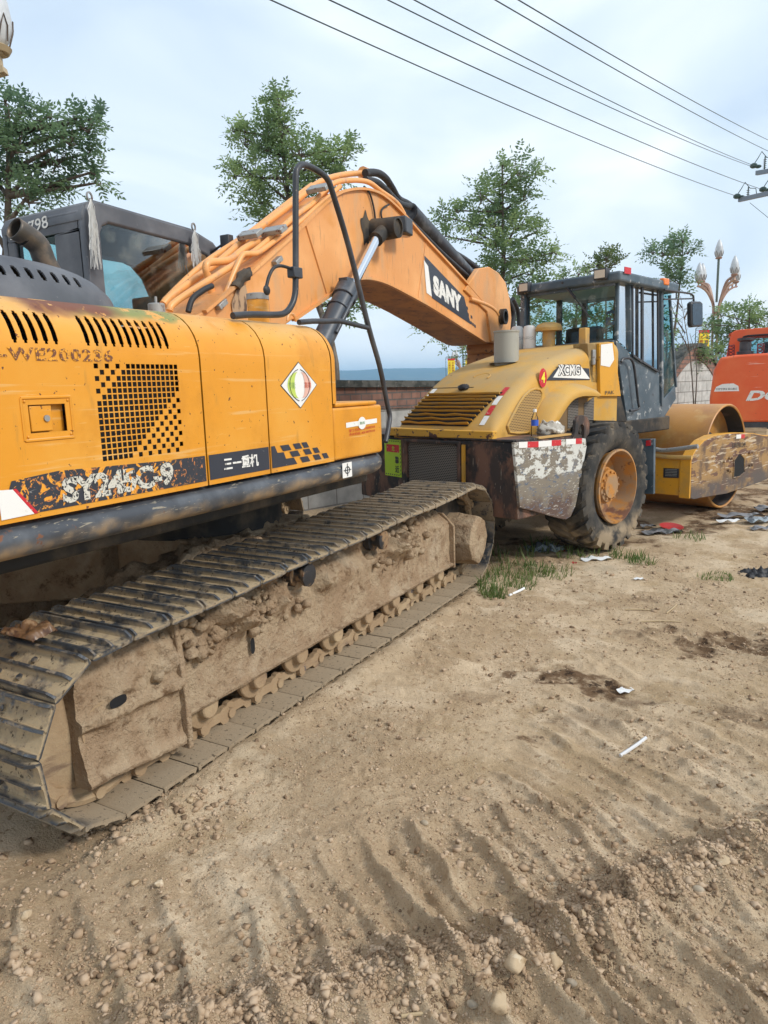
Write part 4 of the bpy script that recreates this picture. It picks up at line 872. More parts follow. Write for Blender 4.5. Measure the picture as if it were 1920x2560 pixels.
ry2 = mk('orange_yellow_frame_paint', (.68, .32, .02), .45, layers=[dict(col=(.50, .27, .05), scale=3, lo=.45, hi=.7), dict(col=RUST, scale=18, lo=.66, hi=.68)], bump=[(50, .08, .003)])
rdark = mk('rusty_dark_counterweight', (.045, .032, .028), .7, layers=[
    dict(col=(.17, .085, .055), scale=5, stretch=(1, 1, .5), lo=.42, hi=.60), dict(col=(.02, .02, .022), scale=4, lo=.5, hi=.6, seed=6.),
    dict(col=(.28, .22, .17), scale=22, stretch=(2.2, 2.2, .35), lo=.64, hi=.67), dict(col=(.40, .36, .30), scale=26, stretch=(2.5, 2.5, .25), lo=.69, hi=.71, seed=8.), dict(col=(.35, .2, .04), scale=9, stretch=(2, 2, .4), lo=.70, hi=.72, seed=4.)], bump=[(25, .3, .006)])
rwing = mk('scraped_grey_steel', (.20, .17, .13), .75, layers=[
    dict(col=(.16, .19, .24), scale=2.2, lo=.47, hi=.62, seed=4., box=[(2, .75, 1.15, .08)]), dict(col=(.10, .06, .045), scale=4, lo=.36, hi=.56, box=[(2, None, .82, .1)]), dict(col=(.10, .12, .16), scale=16, stretch=(.6, .6, 2), lo=.56, hi=.62, seed=11., dist=1.),
    dict(col=(.58, .58, .54), scale=5, stretch=(1, 1, 1.6), lo=.50, hi=.52, nr=.75, box=[(2, 1.03, None, .012)]),
    dict(col=(.50, .47, .42), scale=30, stretch=(.4, .4, 2.5), lo=.60, hi=.66, dist=1.), dict(col=(.09, .05, .04), scale=14, lo=.66, hi=.69, seed=3.)], bump=[(30, .3, .006)])
rcab = mk('grey_blue_cab_paint', (.055, .085, .11), .45, layers=[dict(col=(.11, .14, .165), scale=3, lo=.4, hi=.65), dict(col=(.35, .36, .36), scale=10, lo=.60, hi=.66, rough=.8), dict(col=(.05, .05, .055), scale=12, lo=.66, hi=.68, seed=4.)], bump=[(40, .08, .003)])
def meshmat(name, c1, c2, sc):        # expanded metal: fine pattern of its own
    m = bpy.data.materials.new(name); m.use_nodes = True; N = m.node_tree.nodes; L = m.node_tree.links; p = N['Principled BSDF']; p.inputs['Roughness'].default_value = .7
    g = N.new('ShaderNodeNewGeometry'); d = N.new('ShaderNodeVectorMath'); d.operation = 'DOT_PRODUCT'; d.inputs[1].default_value = tuple(RRt+RF*.97); L.new(g.outputs['Position'], d.inputs[0])
    s = N.new('ShaderNodeSeparateXYZ'); L.new(g.outputs['Position'], s.inputs[0]); c = N.new('ShaderNodeCombineXYZ'); L.new(d.outputs['Value'], c.inputs[0]); L.new(s.outputs[2], c.inputs[1])
    b = N.new('ShaderNodeTexBrick'); b.inputs['Scale'].default_value = 1; b.inputs['Brick Width'].default_value = sc; b.inputs['Row Height'].default_value = sc*.62; b.inputs['Mortar Size'].default_value = sc*.13
    b.inputs['Color1'].default_value = (*c1, 1); b.inputs['Color2'].default_value = (*c1, 1); b.inputs['Mortar'].default_value = (*c2, 1); L.new(c.outputs[0], b.inputs[0]); L.new(b.outputs[0], p.inputs['Base Color']); return m
gdark = meshmat('dark_perforated_grille', (.006, .006, .006), (.22, .19, .16), .030); gyel = meshmat('yellow_perforated_grille', (.05, .03, .01), (.55, .34, .12), .028)
# counterweight box
b = LB(); bx = [(-4.24, 5.80), (-4.24, 6.9), (-6.8, 6.9), (-7.0, 6.45), (-6.85, 6.0), (-5.90, 5.835)]
b.prism([(r, s, .62) for r, s in bx], (0, 0, .785)); cwt = b.build('counterweight', rdark, RL, bevel=.015)
b = LB(); b.prism([(r*1.002-.0, s-.012 if s < 6.5 else s, 1.408) for r, s in bx], (0, 0, .022)); b.build('deck_plate', rdark, RL, bevel=.004)
g1, g2 = rr_(*Z5(315, 1320), 5.80), rr_(*Z5(690, 1600), 5.80); ga = rr_(*Z5(320, 1315), 5.795); gb = rr_(*Z5(678, 1318), 5.795)
b = LB(); zt = 1.36; zb = .80; b.face([(ga.x, 5.828, zb), (gb.x, 5.792, zb), (gb.x, 5.792, zt-.05), (gb.x-.05, 5.795, zt), (ga.x+.05, 5.825, zt), (ga.x, 5.828, zt-.05)]); b.build('radiator_grille', gdark, RL, ang=0)
b = LB()
for q in ((ga.x-.03, 5.835), (gb.x+.03, 5.79)): b.box(q[0]-.022, q[0]+.022, q[1]-.03, q[1]+.0, .70, 1.39)
b.box(ga.x, gb.x, 5.77, 5.80, 1.362, 1.39); b.build('grille_frame', rdark, RL, bevel=.004)
c = rr_(*Z5(713, 1450), 5.77); b = LB(); b.box(c.x-.018, c.x+.018, 5.765, 5.79, .7, 1.36); b.build('yellow_strip', ry2, RL)
# side wing beside the wheel with a lifting ear
wing = [rs(*Z5(*p), -4.2) for p in ((1065, 1262), (1560, 1232), (1568, 1290), (1548, 1400), (1520, 1560))]+[rs(*Z6(*p), -4.2) for p in ((372, 1780), (340, 1850), (310, 1870), (260, 1862), (0, 1790))]
b = LB(); b.prism(wing, (-.035, 0, 0)); b.build('side_plate', rwing, RL, bevel=.006)
ear = [rs(*Z5(*p), -4.2) for p in ((1470, 1240), (1490, 1180), (1492, 1110), (1510, 1080), (1540, 1072), (1572, 1085), (1588, 1130), (1585, 1200), (1560, 1236), (1548, 1236), (1552, 1180), (1550, 1150), (1535, 1135), (1518, 1150), (1510, 1200), (1512, 1238))]
b = LB(); b.prism(ear, (-.04, 0, 0)); b.build('lifting_ear', rdark, RL, bevel=.005)
b = LB(); b.box(-4.24, -4.9, 5.95, 7.0, 1.395, 1.41); b.box(-4.65, -4.22, 5.9, 6.95, 1.36, 1.406); b.build('side_ledge', rdark, RL)
def stripes(pts, r, hgt, cols, nm, off=.004):
    for (a, c_, col) in cols:
        A, B = rs(*Z5(*a), r), rs(*Z5(*c_), r); b = LB(); b.face([A, B, B-Vector((0, 0, hgt)), A-Vector((0, 0, hgt))]); b.build(nm, M['red'] if col else M['white'], RL, ang=0)
stripes(None, -4.196, .060, [((1098, 1258), (1158, 1256), 0), ((1158, 1256), (1235, 1253), 1), ((1235, 1253), (1325, 1247), 0), ((1325, 1246), (1392, 1242), 1), ((1425, 1238), (1492, 1235), 0), ((1492, 1234), (1535, 1232), 1)], 'reflective_tape')
# warning notice on the left of the counterweight
def chq(u, z, s=None):                # on the chamfer face between two plan points
    u = .60+(u+.25)/1.18*.365; a = Vector((-6.85, 6.0, 0)); c = Vector((-5.90, 5.835, 0)); p = a+(c-a)*u; n = Vector((-(c-a).y, (c-a).x, 0)).normalized(); n = n if n.y < 0 else -n
    return p+Vector((0, 0, z))+n*(.004 if s is None else s)
b = LB(); b.face([chq(-.25, .93), chq(.93, .93), chq(.93, 1.37), chq(-.25, 1.37)]); b.build('warning_notice', M['lime'], RL, ang=0)
b = LB()
for i in range(9):
    z = .95+i*.047; b.face([chq(.86, z, .006), chq(.90, z+.012, .006), chq(.90, z+.036, .006), chq(.86, z+.024, .006)])
for zz in (.945, 1.345):
    for i in range(7): u = -.2+i*.15; b.face([chq(u, zz, .006), chq(u+.07, zz, .006), chq(u+.10, zz+.014, .006), chq(u+.03, zz+.014, .006)])
b.build('notice_border', M['black'], RL, ang=0)
b = LB(); b.face([chq(-.1, 1.22, .006), chq(.80, 1.22, .006), chq(.80, 1.31, .006), chq(-.1, 1.31, .006)]); b.build('notice_header', M['red'], RL, ang=0)
for ch0, z0 in (('禁', 1.13), ('止', 1.07), ('靠', 1.09), ('近', .98)):
    if ch0 in '靠近': text(ch0, TL @ chq(.50, z0, .008), TL @ chq(.78, z0, .008), TL @ chq(.50, z0+.085, .008), M['black'], 'notice_lettering', RL, bold=.02)
text('危', TL @ chq(.30, 1.235, .009), TL @ chq(.50, 1.235, .009), TL @ chq(.30, 1.295, .009), M['lime'], 'notice_lettering', RL, bold=.02)
# hood
hs = [5.84, 5.93, 6.05, 6.18, 6.32, 6.5, 6.7, 7.0, 7.35, 7.7, 8.05, 8.45]; hh = [1.44, 1.56, 1.68, 1.80, 1.905, 2.02, 2.125, 2.225, 2.31, 2.375, 2.425, 2.47]
def hoodsec(u, v):
    i = u*(len(hs)-1); k = min(int(i), len(hs)-2); f = i-k; s = hs[k]*(1-f)+hs[k+1]*f
    pts = crom([(0, a, c_) for a, c_ in zip(hs, hh)], 4); s_, z_ = [p.y for p in pts], [p.z for p in pts]
    h = float(np.interp(s, s_, z_)); wr, wl = -4.64+.05*max(0, (6.6-s)), -6.05
    rad = min(.16, (h-1.40)*.45+.02); nA = 8
    pf = [(wr, 1.40)]+[(wr-rad+rad*math.cos(a), h-rad+rad*math.sin(a)) for a in [i_*math.pi/2/nA for i_ in range(nA+1)]]
    pf += [(wl+rad+rad*math.cos(a), h-rad+rad*math.sin(a)) for a in [math.pi/2+i_*math.pi/2/nA for i_ in range(nA+1)]]+[(wl, 1.40)]
    j = round(v*(len(pf)-1)); return Vector((pf[j][0], s, pf[j][1]))
b = LB(); b.grid(hoodsec, 66, 19); b.face([hoodsec(1, j/19) for j in range(20)]); b.face([hoodsec(0, j/19) for j in range(20)]); b.build('hood', ry, RL, ang=40)
def htop(r, s):
    h = float(np.interp(s, [p for p in hs], hh)); return Vector((r, s, h))
def hnorm(s): a = htop(0, s-.05); c_ = htop(0, s+.05); t = (c_-a).normalized(); return Vector((0, -t.z, t.y))
# louvre on the sloping tail
def louv(r, t): s = 5.915+(6.30-5.915)*t; return htop(r, s)
rl0, rl1 = -5.92, -4.98; rs0, rs1 = -5.98, -5.22
b = LB(); b.grid(lambda u, v: louv((-6.0+.14*v)*(1-u)+(-4.98+.18*v)*u, v)+hnorm(6.1)*.010, 1, 16); b.build('louvre_opening', M['void'], RL, ang=0)
for i in range(9):
    t = (i+.25)/9; ra = -6.0+.14*t; rb = -4.98+.18*t; p = louv(ra, t); q = louv(rb, t); n = hnorm(6.1); up2 = Vector((0, .35, .94))
    k = 7; b = LB(); A = [p+(q-p)*(j/k)+Vector((0, 0, .004*math.sin(j*2.1+i*1.7)*(2.2 if i < 3 else .5))) for j in range(k+1)]
    for a, c_ in zip(A[:-1], A[1:]): b.prism([a+n*.002, a+n*.030, a+n*.034+Vector((0, 0, .010)), a+n*.008+Vector((0, 0, .014))], c_-a)
    b.build('louvre_slat', ry, RL, ang=20, recalc=True)
b = LB(); b.prism([(-6.14, 5.80, 1.425), (-4.56, 5.80, 1.425), (-4.56, 5.88, 1.425), (-6.14, 5.88, 1.425)], (0, 0, .085)); lumpy(b.build('hood_lip', mk('chipped_yellow_lip', (.62, .33, .04), .6, layers=[dict(col=(.08, .035, .025), scale=5, lo=.56, hi=.59), dict(col=(.10, .05, .04), scale=18, lo=.62, hi=.65, seed=4.)]), RL, bevel=.02, seg=3), .012, 3, cuts=6)
def tape(r, s0, s1, red):
    b = LB(); k = 3; w_ = .035
    for j in range(k):
        a = htop(r-.10*0, s0+(s1-s0)*j/k)+hnorm(s0)*.005; c_ = htop(r, s0+(s1-s0)*(j+1)/k)+hnorm(s1)*.005
        b.face([a+Vector((-w_, 0, 0)), a+Vector((w_, 0, 0)), c_+Vector((w_, 0, 0)), c_+Vector((-w_, 0, 0))])
    b.build('reflective_tape', M['red'] if red else M['white'], RL, ang=0)
for r0 in (-5.87, -4.80):
    for i, (a, c_) in enumerate(((5.93, 6.02), (6.03, 6.13), (6.14, 6.25), (6.26, 6.38))): tape(r0+.0*i, a, c_, i % 2 == (0 if r0 < -5.5 else 1))
b = LB(); b.tube([htop(-5.33+.12*math.cos(t), 6.56)+Vector((0, .10*math.sin(t), .012+.04*math.sin(t))) for t in [math.pi*i/10-.2 for i in range(11)]], .008, 6); b.build('hood_handle', ry, RL)
b = LB(); b.ball(htop(-5.42, 6.36)+Vector((0, 0, .02)), .06, 10, (1.1, .7, .6)); lumpy(b.build('rag_scrap', M['rubber'], RL), .03, 15)
b = LB(); b.tube([hoodsec(.40, .5+.0)+Vector((k_, 0, .002)) for k_ in (-.6, 0, .6)], .004, 4); b.build('hood_seam', M['dark'], RL)
# side grille and fender
og = [Z5(*p) for p in ((1010, 1150), (1040, 1090), (1085, 1010), (1130, 945), (1175, 905), (1215, 890), (1248, 895), (1262, 920), (1258, 965), (1235, 1010), (1205, 1080), (1188, 1130), (1180, 1185), (1150, 1193), (1080, 1196), (1025, 1190))]
sgp = [rs(*p, -4.62) for p in og]; sgp = [Vector((-4.628+.05*max(0, 6.6-p.y), p.y, p.z)) for p in sgp]
b = LB(); b.face(sgp); b.build('side_grille', gyel, RL, ang=0)
b = LB(); b.tube(sgp+[sgp[0]], .014, 6); b.build('grille_rim', ry, RL)
arc = [Z5(*p) for p in ((1215, 1225), (1240, 1150), (1275, 1060), (1330, 965), (1410, 885), (1500, 850), (1580, 858), (1640, 895), (1652, 935))]
arci = [Z5(*p) for p in ((1280, 1225), (1330, 1160), (1375, 1110), (1425, 1030), (1480, 965), (1540, 942), (1590, 940), (1630, 942), (1652, 945))]
AO = crom([rs(*p, -4.52) for p in arc], 3); AI = crom([rs(*p, -4.44) for p in arci], 3)
b = LB(); n = len(AO)
def fen(u, v):
    i = round(u*(n-1)); o_, i_ = AO[i], AI[i]
    if v < .5: t = v*2; return o_*(1-t)+i_*t+Vector((.05*math.sin(t*math.pi), 0, .015*math.sin(t*math.pi)))+Vector((-.12*(1-t)**2, 0, 0))
    return i_+Vector((-(v-.5)*.5, 0, -(v-.5)*.05))
b.grid(fen, n-1, 10); b.build('fender', ry, RL, ang=60)
b = LB(); b.face([Vector((-4.60, p.y, p.z)) for p in AI]+[Vector((-4.60, AI[-1].y, 1.40)), Vector((-4.60, AI[0].y, 1.40))]); b.build('inner_panel', mk('brown_inner_panel', (.20, .12, .05), .7), RL, ang=0)
for s0 in (7.25, 7.6): 
    b = LB(); b.face([(-4.595, s0, 1.45), (-4.595, s0+.22, 1.45), (-4.595, s0+.22, 1.80), (-4.595, s0, 1.72)]); b.build('inner_grille', gdark, RL, ang=0)
# lettering
dcl = [rs(*Z5(*p), -4.632) for p in ((1290, 832), (1345, 760), (1375, 735), (1585, 750), (1590, 828))]
b = LB(); b.face(dcl); b.build('brand_patch', M['bandclean'], RL, ang=0)
b = LB(); b.face([rs(*Z5(*p), -4.630) for p in ((1335, 812), (1370, 755), (1382, 722), (1520, 725), (1590, 822))]); b.build('brand_swoosh', M['white'], RL, ang=0)
text('XCMG', W3(*rs(*Z5(1368, 803), -4.627)), W3(*rs(*Z5(1528, 797), -4.627)), W3(*rs(*Z5(1366, 722), -4.627)), M['black'], 'brand_lettering', RL, bold=.085)
text('XCMG', W3(*rs(*Z5(1372, 799), -4.624)), W3(*rs(*Z5(1523, 793), -4.624)), W3(*rs(*Z5(1370, 727), -4.624)), M['white'], 'brand_lettering', RL, bold=.02)
c = rs(*Z5(1263, 815), -4.628); b = LB(); b.face([c+Vector((.004, .075*math.cos(a), .105*math.sin(a))) for a in [i*math.pi/12 for i in range(24)]]); b.build('number_disc', M['red'], RL, ang=0)
text('4', W3(c.x+.008, c.y-.035, c.z-.055), W3(c.x+.008, c.y+.035, c.z-.055), W3(c.x+.008, c.y-.035, c.z+.065), mk('yellow_numeral', (.85, .75, .05), .5), 'number_lettering', RL, bold=.03)
# stack, intake and filters on the hood
p = rr_(*Z5(1012, 700), 6.55); e0 = htop(-5.06, 6.50)
def onhood(zx, zy, it=6.6):
    s = it
    for _ in range(12):
        q = rr_(*Z5(zx, zy), s); s = s*.5+.5*float(np.interp(q.z, hh, hs))
    return rr_(*Z5(zx, zy), s)
q = onhood(1012, 705); b = LB(); b.lathe((q.x, q.y, q.z-.12), (0, 0, 1), [(.148, 0), (.148, .46), (.155, .465), (.155, .485), (.135, .485), (.135, .30)], 32); b.build('exhaust_stack', mk('beige_grey_stack', (.36, .35, .30), .55, layers=[dict(col=(.2, .17, .13), scale=5, stretch=(1, 1, .4), lo=.5, hi=.7)]), RL)
b = LB(); b.lathe((q.x, q.y, q.z-.01), (0, 0, 1), [(.0, .01), (.21, .0)], 28); o = b.build('stack_hole', M['void'], RL)
q = onhood(1305, 596, 7.4); ink = mk('tan_yellow_intake', (.55, .33, .09), .55, layers=[dict(col=(.4, .27, .13), scale=5, lo=.45, hi=.7)]); b = LB(); b.lathe((q.x, q.y, q.z-.05), (0, 0, 1), [(.085, 0), (.085, .24), (.12, .26), (.175, .25), (.178, .29), (.15, .335), (.08, .36), (0, .365)], 32); b.build('air_intake', ink, RL)
for zx in (1086, 1172):
    q = onhood(zx, 608, 7.1); b = LB(); b.lathe((q.x, q.y, q.z-.02), (0, 0, 1), [(.08, 0), (.085, .02), (.085, .28), (.07, .31), (.03, .32), (0, .32)], 24); o = b.build('oil_filter', mk('white_filter_can', (.75, .75, .73), .4), None); setorigin(o); tag(o, 'white oil filter can on the roller hood, '+('the one nearer the grey exhaust stack' if zx < 1100 else 'the one nearer the mushroom shaped air intake'), 'oil filter', 'white oil filters standing on the hood')
    b = LB(); b.lathe((q.x, q.y, q.z+.10), (0, 0, 1), [(.0857, 0), (.0857, .05)], 24); c_ = b.build('printed_label', mk('grey_print', (.4, .42, .42), .6, layers=[dict(col=(.75, .75, .73), scale=60, lo=.45, hi=.5)]), o)
# cab
RCR, RCL = -4.76, -6.16; S0_, S1_ = 8.55, 10.0
def sp(pts, r): return [rs(*Z6(*p), r) for p in pts]
roof = [(-4.66, 8.48, 3.20), (-4.66, 10.12, 3.16), (-6.24, 10.12, 3.16), (-6.24, 8.48, 3.20)]
b = LB(); b.prism(roof, (0, 0, .13)); b.build('cab_roof', rcab, RL, bevel=.03, seg=3)
def bar(pts, r, w_): 
    b = LB(); P = sp(pts, r)
    for a, c_ in zip(P[:-1], P[1:]):
        t = (c_-a).normalized(); n = Vector((0, -t.z, t.y)); b.obox((a+c_)/2, (w_, 0, 0), (c_-a)/2, n*w_)
    return b
lower = sp([(640, 660), (720, 735), (755, 768), (815, 815), (880, 858), (930, 890), (950, 905), (950, 1110), (960, 1090), (1045, 985), (1045, 1062), (948, 1215), (718, 1215), (700, 1060), (668, 860)], RCR)
lw = sp([(640, 665), (720, 740), (745, 765), (932, 893), (935, 1095), (1040, 975), (1045, 1062), (948, 1212), (718, 1215)], RCR)
b = LB(); b.prism(lw, (-.06, 0, 0)); b.build('cab_side', rcab, RL, bevel=.008)
b = LB(); b.prism([Vector((RCR-.05, p.y, p.z)) for p in lw], (RCL-RCR+.1, 0, 0)) if False else None
b.box(RCL, RCR-.06, 8.56, 8.62, 1.45, 2.47); b.box(RCL, RCR-.06, 8.62, 10.2, 1.42, 1.6); b.box(RCL, RCL+.05, 8.62, 10.2, 1.42, 2.3); b.build('cab_body', rcab, RL, bevel=.01)
b = bar([(652, 255), (645, 665)], RCR-.02, .022); c2 = bar([(728, 262), (735, 750)], RCR-.01, .032); b.add([TL.inverted() @ v for v in c2.v], c2.f)
for pts, w_ in (([(940, 325), (942, 1110)], .032), ([(1000, 370), (1030, 800), (1042, 985)], .018), ([(742, 285), (935, 330)], .02)):
    c2 = bar(pts, RCR-.01, w_); b.add([TL.inverted() @ v for v in c2.v], c2.f)
b.build('cab_pillar', rcab, RL, bevel=.006)
b = LB()
for (r_, s_) in ((RCL+.03, 8.58), (RCL+.03, 10.1), (RCL+.03, 9.4), (RCR-.42, 10.22), (RCL+.5, 10.22)): b.box(r_-.035, r_+.035, s_-.03, s_+.03, 1.5, 3.22)
b.build('far_pillars', M['black'], RL)
blk = M['black']
b = bar([(750, 285), (752, 770), (815, 815), (815, 312)], RCR+.022, .014); c2 = bar([(820, 312), (922, 335), (924, 880), (820, 815), (820, 312)], RCR+.022, .012); b.add([TL.inverted() @ v for v in c2.v], c2.f); b.build('door_window_frame', blk, RL)
b = LB(); b.face(sp([(735, 265), (940, 325), (940, 900), (745, 765), (735, 745)], RCR-.015)); b.build('door_window', M['glass'], RL, ang=0)
b = LB(); b.face(sp([(655, 260), (728, 270), (735, 745), (645, 662)], RCR-.015)); b.build('quarter_window', M['glass'], RL, ang=0)
b = LB(); b.face(sp([(948, 330), (1000, 372), (1042, 985), (950, 1100)], RCR-.015)); b.build('corner_window', M['glass'], RL, ang=0)
b = LB(); b.face([(RCR, 8.56, 2.47), (RCL, 8.56, 2.47), (RCL, 8.56, 3.20), (RCR, 8.56, 3.20)]); b.build('rear_window', M['glass'], RL, ang=0); b = LB(); b.box(-6.15, -4.78, 8.62, 10.05, 3.17, 3.195); b.build('headliner', bpy.data.materials['grey_headliner'], RL)
b = LB(); b.face([(RCR, 10.2, 1.7), (RCL, 10.2, 1.7), (RCL, 10.1, 3.20), (RCR, 10.1, 3.20)]); b.build('windscreen', M['glass'], RL, ang=0)
text('XCMG', W3(-4.80, 10.07, 2.80), W3(-5.75, 10.07, 2.80), W3(-4.80, 10.07, 3.02), mk('blue_window_lettering', (.02, .25, .55), .5), 'window_lettering', RL, bold=.03)
b = LB(); b.box(RCL, RCR, 8.53, 8.56, 3.16, 3.22); b.box(RCL-.02, RCL+.05, 8.50, 8.60, 2.45, 3.2); b.box(RCL, RCR, 8.52, 8.57, 2.43, 2.49); b.build('window_surround', rcab, RL, bevel=.006)
b = LB(); b.box(-5.75, -5.2, 8.95, 9.10, 2.0, 2.72); b.box(-5.75, -5.2, 9.05, 9.5, 1.95, 2.1); b.build('operator_seat', M['seat'], RL, bevel=.05, seg=3)
b = LB(); b.lathe((-5.45, 9.75, 2.42), (0, -.5, .8), [(.17, -.012), (.19, 0), (.17, .012), (.165, 0)], 24, closed=True); b.tube([(-5.45, 9.9, 1.6), (-5.45, 9.77, 2.4)], .03, 8); b.build('steering_wheel', M['black'], RL)
b = LB(); b.box(-5.9, -5.0, 9.75, 10.05, 1.6, 2.3); b.build('dashboard', M['black'], RL, bevel=.04)
c = rr_(*Z5(1550, 530), 8.35); b = LB(); b.box(c.x-.05, c.x+.05, 8.3, 8.4, 2.44, 2.66); b.build('tank_cap', ink, RL, bevel=.01)
# yellow column beside the cab
b = LB(); b.prism(sp([(532, 690), (628, 682), (676, 1045), (538, 1045)], -4.60), (-.25, 0, 0)); b.build('side_panel', ry2, RL, bevel=.006)
b = LB(); b.prism(sp([(452, 690), (528, 688), (532, 960), (475, 952), (468, 900)], -4.64), (-.2, 0, 0)); b.build('door_column', mk('brown_dirty_column', (.25, .16, .06), .7, layers=[dict(col=(.4, .28, .1), scale=6, lo=.5, hi=.65)]), RL, bevel=.006)
b = LB(); b.face([rs(*Z6(*p), -4.595) for p in ((542, 700), (618, 690), (630, 800), (600, 850), (540, 838))]); b.build('paper_notice', M['white'], RL, ang=0)
text('PAK', W3(*rs(*Z6(570, 1035), -4.594)), W3(*rs(*Z6(630, 1030), -4.594)), W3(*rs(*Z6(570, 1010), -4.594)), M['black'], 'stencil_lettering', RL)
b = LB(); q = rs(*Z6(490, 785), -4.63); b.box(q.x-.01, q.x+.02, q.y-.03, q.y+.03, q.z-.09, q.z+.09); b.build('hinge', M['zinc'], RL, bevel=.008)
b = LB(); b.prism(sp([(538, 1048), (676, 1048), (716, 1212), (712, 1218), (555, 1205)], -4.68), (-1.3, 0, 0)); b.build('cab_base', M['dark'], RL, bevel=.01)
b = LB(); b.tube(sp([(678, 815), (690, 795), (720, 790), (745, 800), (765, 860), (790, 1080), (797, 1120), (780, 1135), (735, 1142)], RCR+.07), .017, 10, k=4); b.build('door_handrail', M['black'], RL)
# lamps, wiper, mirror
for (x0, y0, x1, y1, s_) in ((492, 205, 575, 250, 8.42), (-10, 300, 55, 335, 8.42)):
    a = rr_(*Z6(x0, (y0+y1)/2), s_); c_ = rr_(*Z6(x1, (y0+y1)/2), s_); ct = (a+c_)/2; hw = abs(a.x-c_.x)/2
    b = LB(); b.box(ct.x-hw, ct.x+hw, s_, s_+.10, ct.z-.065, ct.z+.065); b.tube([(ct.x, s_+.05, ct.z-.05), (ct.x, s_+.12, ct.z-.13)], .012, 6); o = b.build('work_lamp', M['black'], RL, bevel=.015)
    b = LB(); b.box(ct.x-hw+.015, ct.x+hw-.015, s_-.006, s_, ct.z-.048, ct.z+.048); b.build('lamp_lens', mk('lamp_lens', (.62, .55, .45), .2), o)
a, c_ = rr_(*Z6(290, 285), 8.50), rr_(*Z6(468, 520), 8.52); b = LB(); b.tube([a, a*.4+c_*.6, c_], .009, 6); b.tube([a, a*.55+c_*.45], .02, 6); b.ball(a, .03, 8); b.build('wiper', M['black'], RL)
q = rs(*Z6(970, 282), -4.68); b = LB(); b.box(q.x-.05, q.x+.03, q.y-.08, q.y+.08, q.z-.045, q.z+.05); b.build('marker_lamp', mk('orange_lens', (.8, .2, .03), .3), RL, bevel=.02, seg=3)
q = rs(*Z6(715, 210), -4.65); b = LB(); b.box(q.x, q.x+.01, q.y-.07, q.y+.09, q.z-.03, q.z+.05); b.build('rear_reflector', M['red'], RL)
b = LB(); b.tube(sp([(965, 332), (1045, 345), (1130, 357), (1155, 370), (1162, 395), (1162, 425)], -4.60), .014, 8, k=3); b.tube(sp([(960, 397), (1160, 392)], -4.60), .010, 8); b.tube(sp([(1046, 345), (1046, 395)], -4.60), .010, 8); b.build('mirror_arm', M['black'], RL)
mp_ = sp([(1113, 425), (1125, 414), (1178, 413), (1192, 425), (1194, 560), (1185, 580), (1125, 587), (1116, 575)], -4.60)
b = LB(); b.prism(mp_, (.07, 0, 0)); b.build('mirror', M['black'], RL, bevel=.02, seg=3)
cm = sum(mp_, Vector())/8; b = LB(); b.face([cm+(p-cm)*.84+Vector((.074, 0, 0)) for p in mp_]); b.build('mirror_glass', mk('mirror_glass', (.12, .13, .14), .05, metal=1.), RL, ang=0)
# wheels
def wheel(rc, s_, z_, R, wd, sg, near):
    c = (rc, s_, z_); b = LB(); h = wd/2
    b.lathe((rc-h, s_, z_), (1, 0, 0), [(R*.56, .07), (R*.66, .01), (R*.80, -.015), (R*.90, .0), (R*.94, .04), (R*.945, h), (R*.94, wd-.04), (R*.90, wd), (R*.80, wd+.015), (R*.66, wd-.01), (R*.56, wd-.07)], 64)
    nl = 25
    for side in (-1, 1):
        for k in range(nl):
            a0 = 2*math.pi*(k+(.5 if side > 0 else 0))/nl; da = 2*math.pi/nl
            def P(a, x, rad): return Vector((rc+x, s_+rad*math.cos(a), z_+rad*math.sin(a)))
            st = [(0.02*side, 0, R*1.0), (h*.55*side, -.40*da, R*1.0), (h*.98*side, -.85*da, R*.985), (h*1.02*side, -.95*da, R*.90)]
            wv = .27*da; V = []
            for (x, o_, rad) in st:
                inn = R*.93 if rad > R*.95 else R*.82
                V += [P(a0+o_-wv, x, rad), P(a0+o_+wv, x, rad), P(a0+o_+wv*1.2, x*.98, inn), P(a0+o_-wv*1.2, x*.98, inn)]
            F_ = [(4*i+j, 4*i+(j+1) % 4, 4*i+4+(j+1) % 4, 4*i+4+j) for i in range(3) for j in range(4)]+[(0, 1, 2, 3), (12, 13, 14, 15)]
            b.add(V, F_)
    wo = b.build('wheel', tyre, RL, ang=35)
    b = LB(); x1 = rc+h*sg
    pr = [(R*.575, -.02), (R*.575, .015), (R*.545, .02), (R*.53, -.02), (R*.52, -.11), (R*.50, -.17), (R*.48, -.23), (R*.30, -.25), (R*.29, -.16), (R*.265, -.15), (R*.255, -.10), (R*.20, -.095), (R*.19, -.07), (0, -.068)]
    b.lathe((x1, s_, z_), (sg, 0, 0), pr, 48)
    for k in range(12): a = k*math.pi/6; q = Vector((x1-sg*.095, s_+R*.225*math.cos(a), z_+R*.212*math.sin(a))); b.cyl(q, q+Vector((sg*.02, 0, 0)), .014, 6)
    b.build('rim', rimm, wo, ang=35)
tyre = mk('dusty_tyre_rubber', (.03, .03, .03), .8, spec=.3, layers=[dict(col=(.085, .075, .062), scale=4, lo=.42, hi=.66), dict(col=(.16, .13, .095), scale=9, lo=.56, hi=.70, seed=3.), dict(col=(.30, .23, .15), scale=3, lo=.4, hi=.6, box=[(2, None, .35, .12)])], bump=[(40, .25, .005)])
rimm = mk('dusty_orange_rim', (.46, .20, .04), .65, layers=[dict(col=(.34, .21, .11), scale=6, lo=.40, hi=.58), dict(col=(.20, .10, .05), scale=11, lo=.6, hi=.66), dict(col=(.16, .07, .04), scale=4, lo=.5, hi=.6, box=[(2, None, .55, .1)])], bump=[(30, .15, .004)])
wheel(-4.42, 7.62, .76, .765, .54, 1, True); wheel(-6.20, 7.62, .76, .765, .54, -1, False)
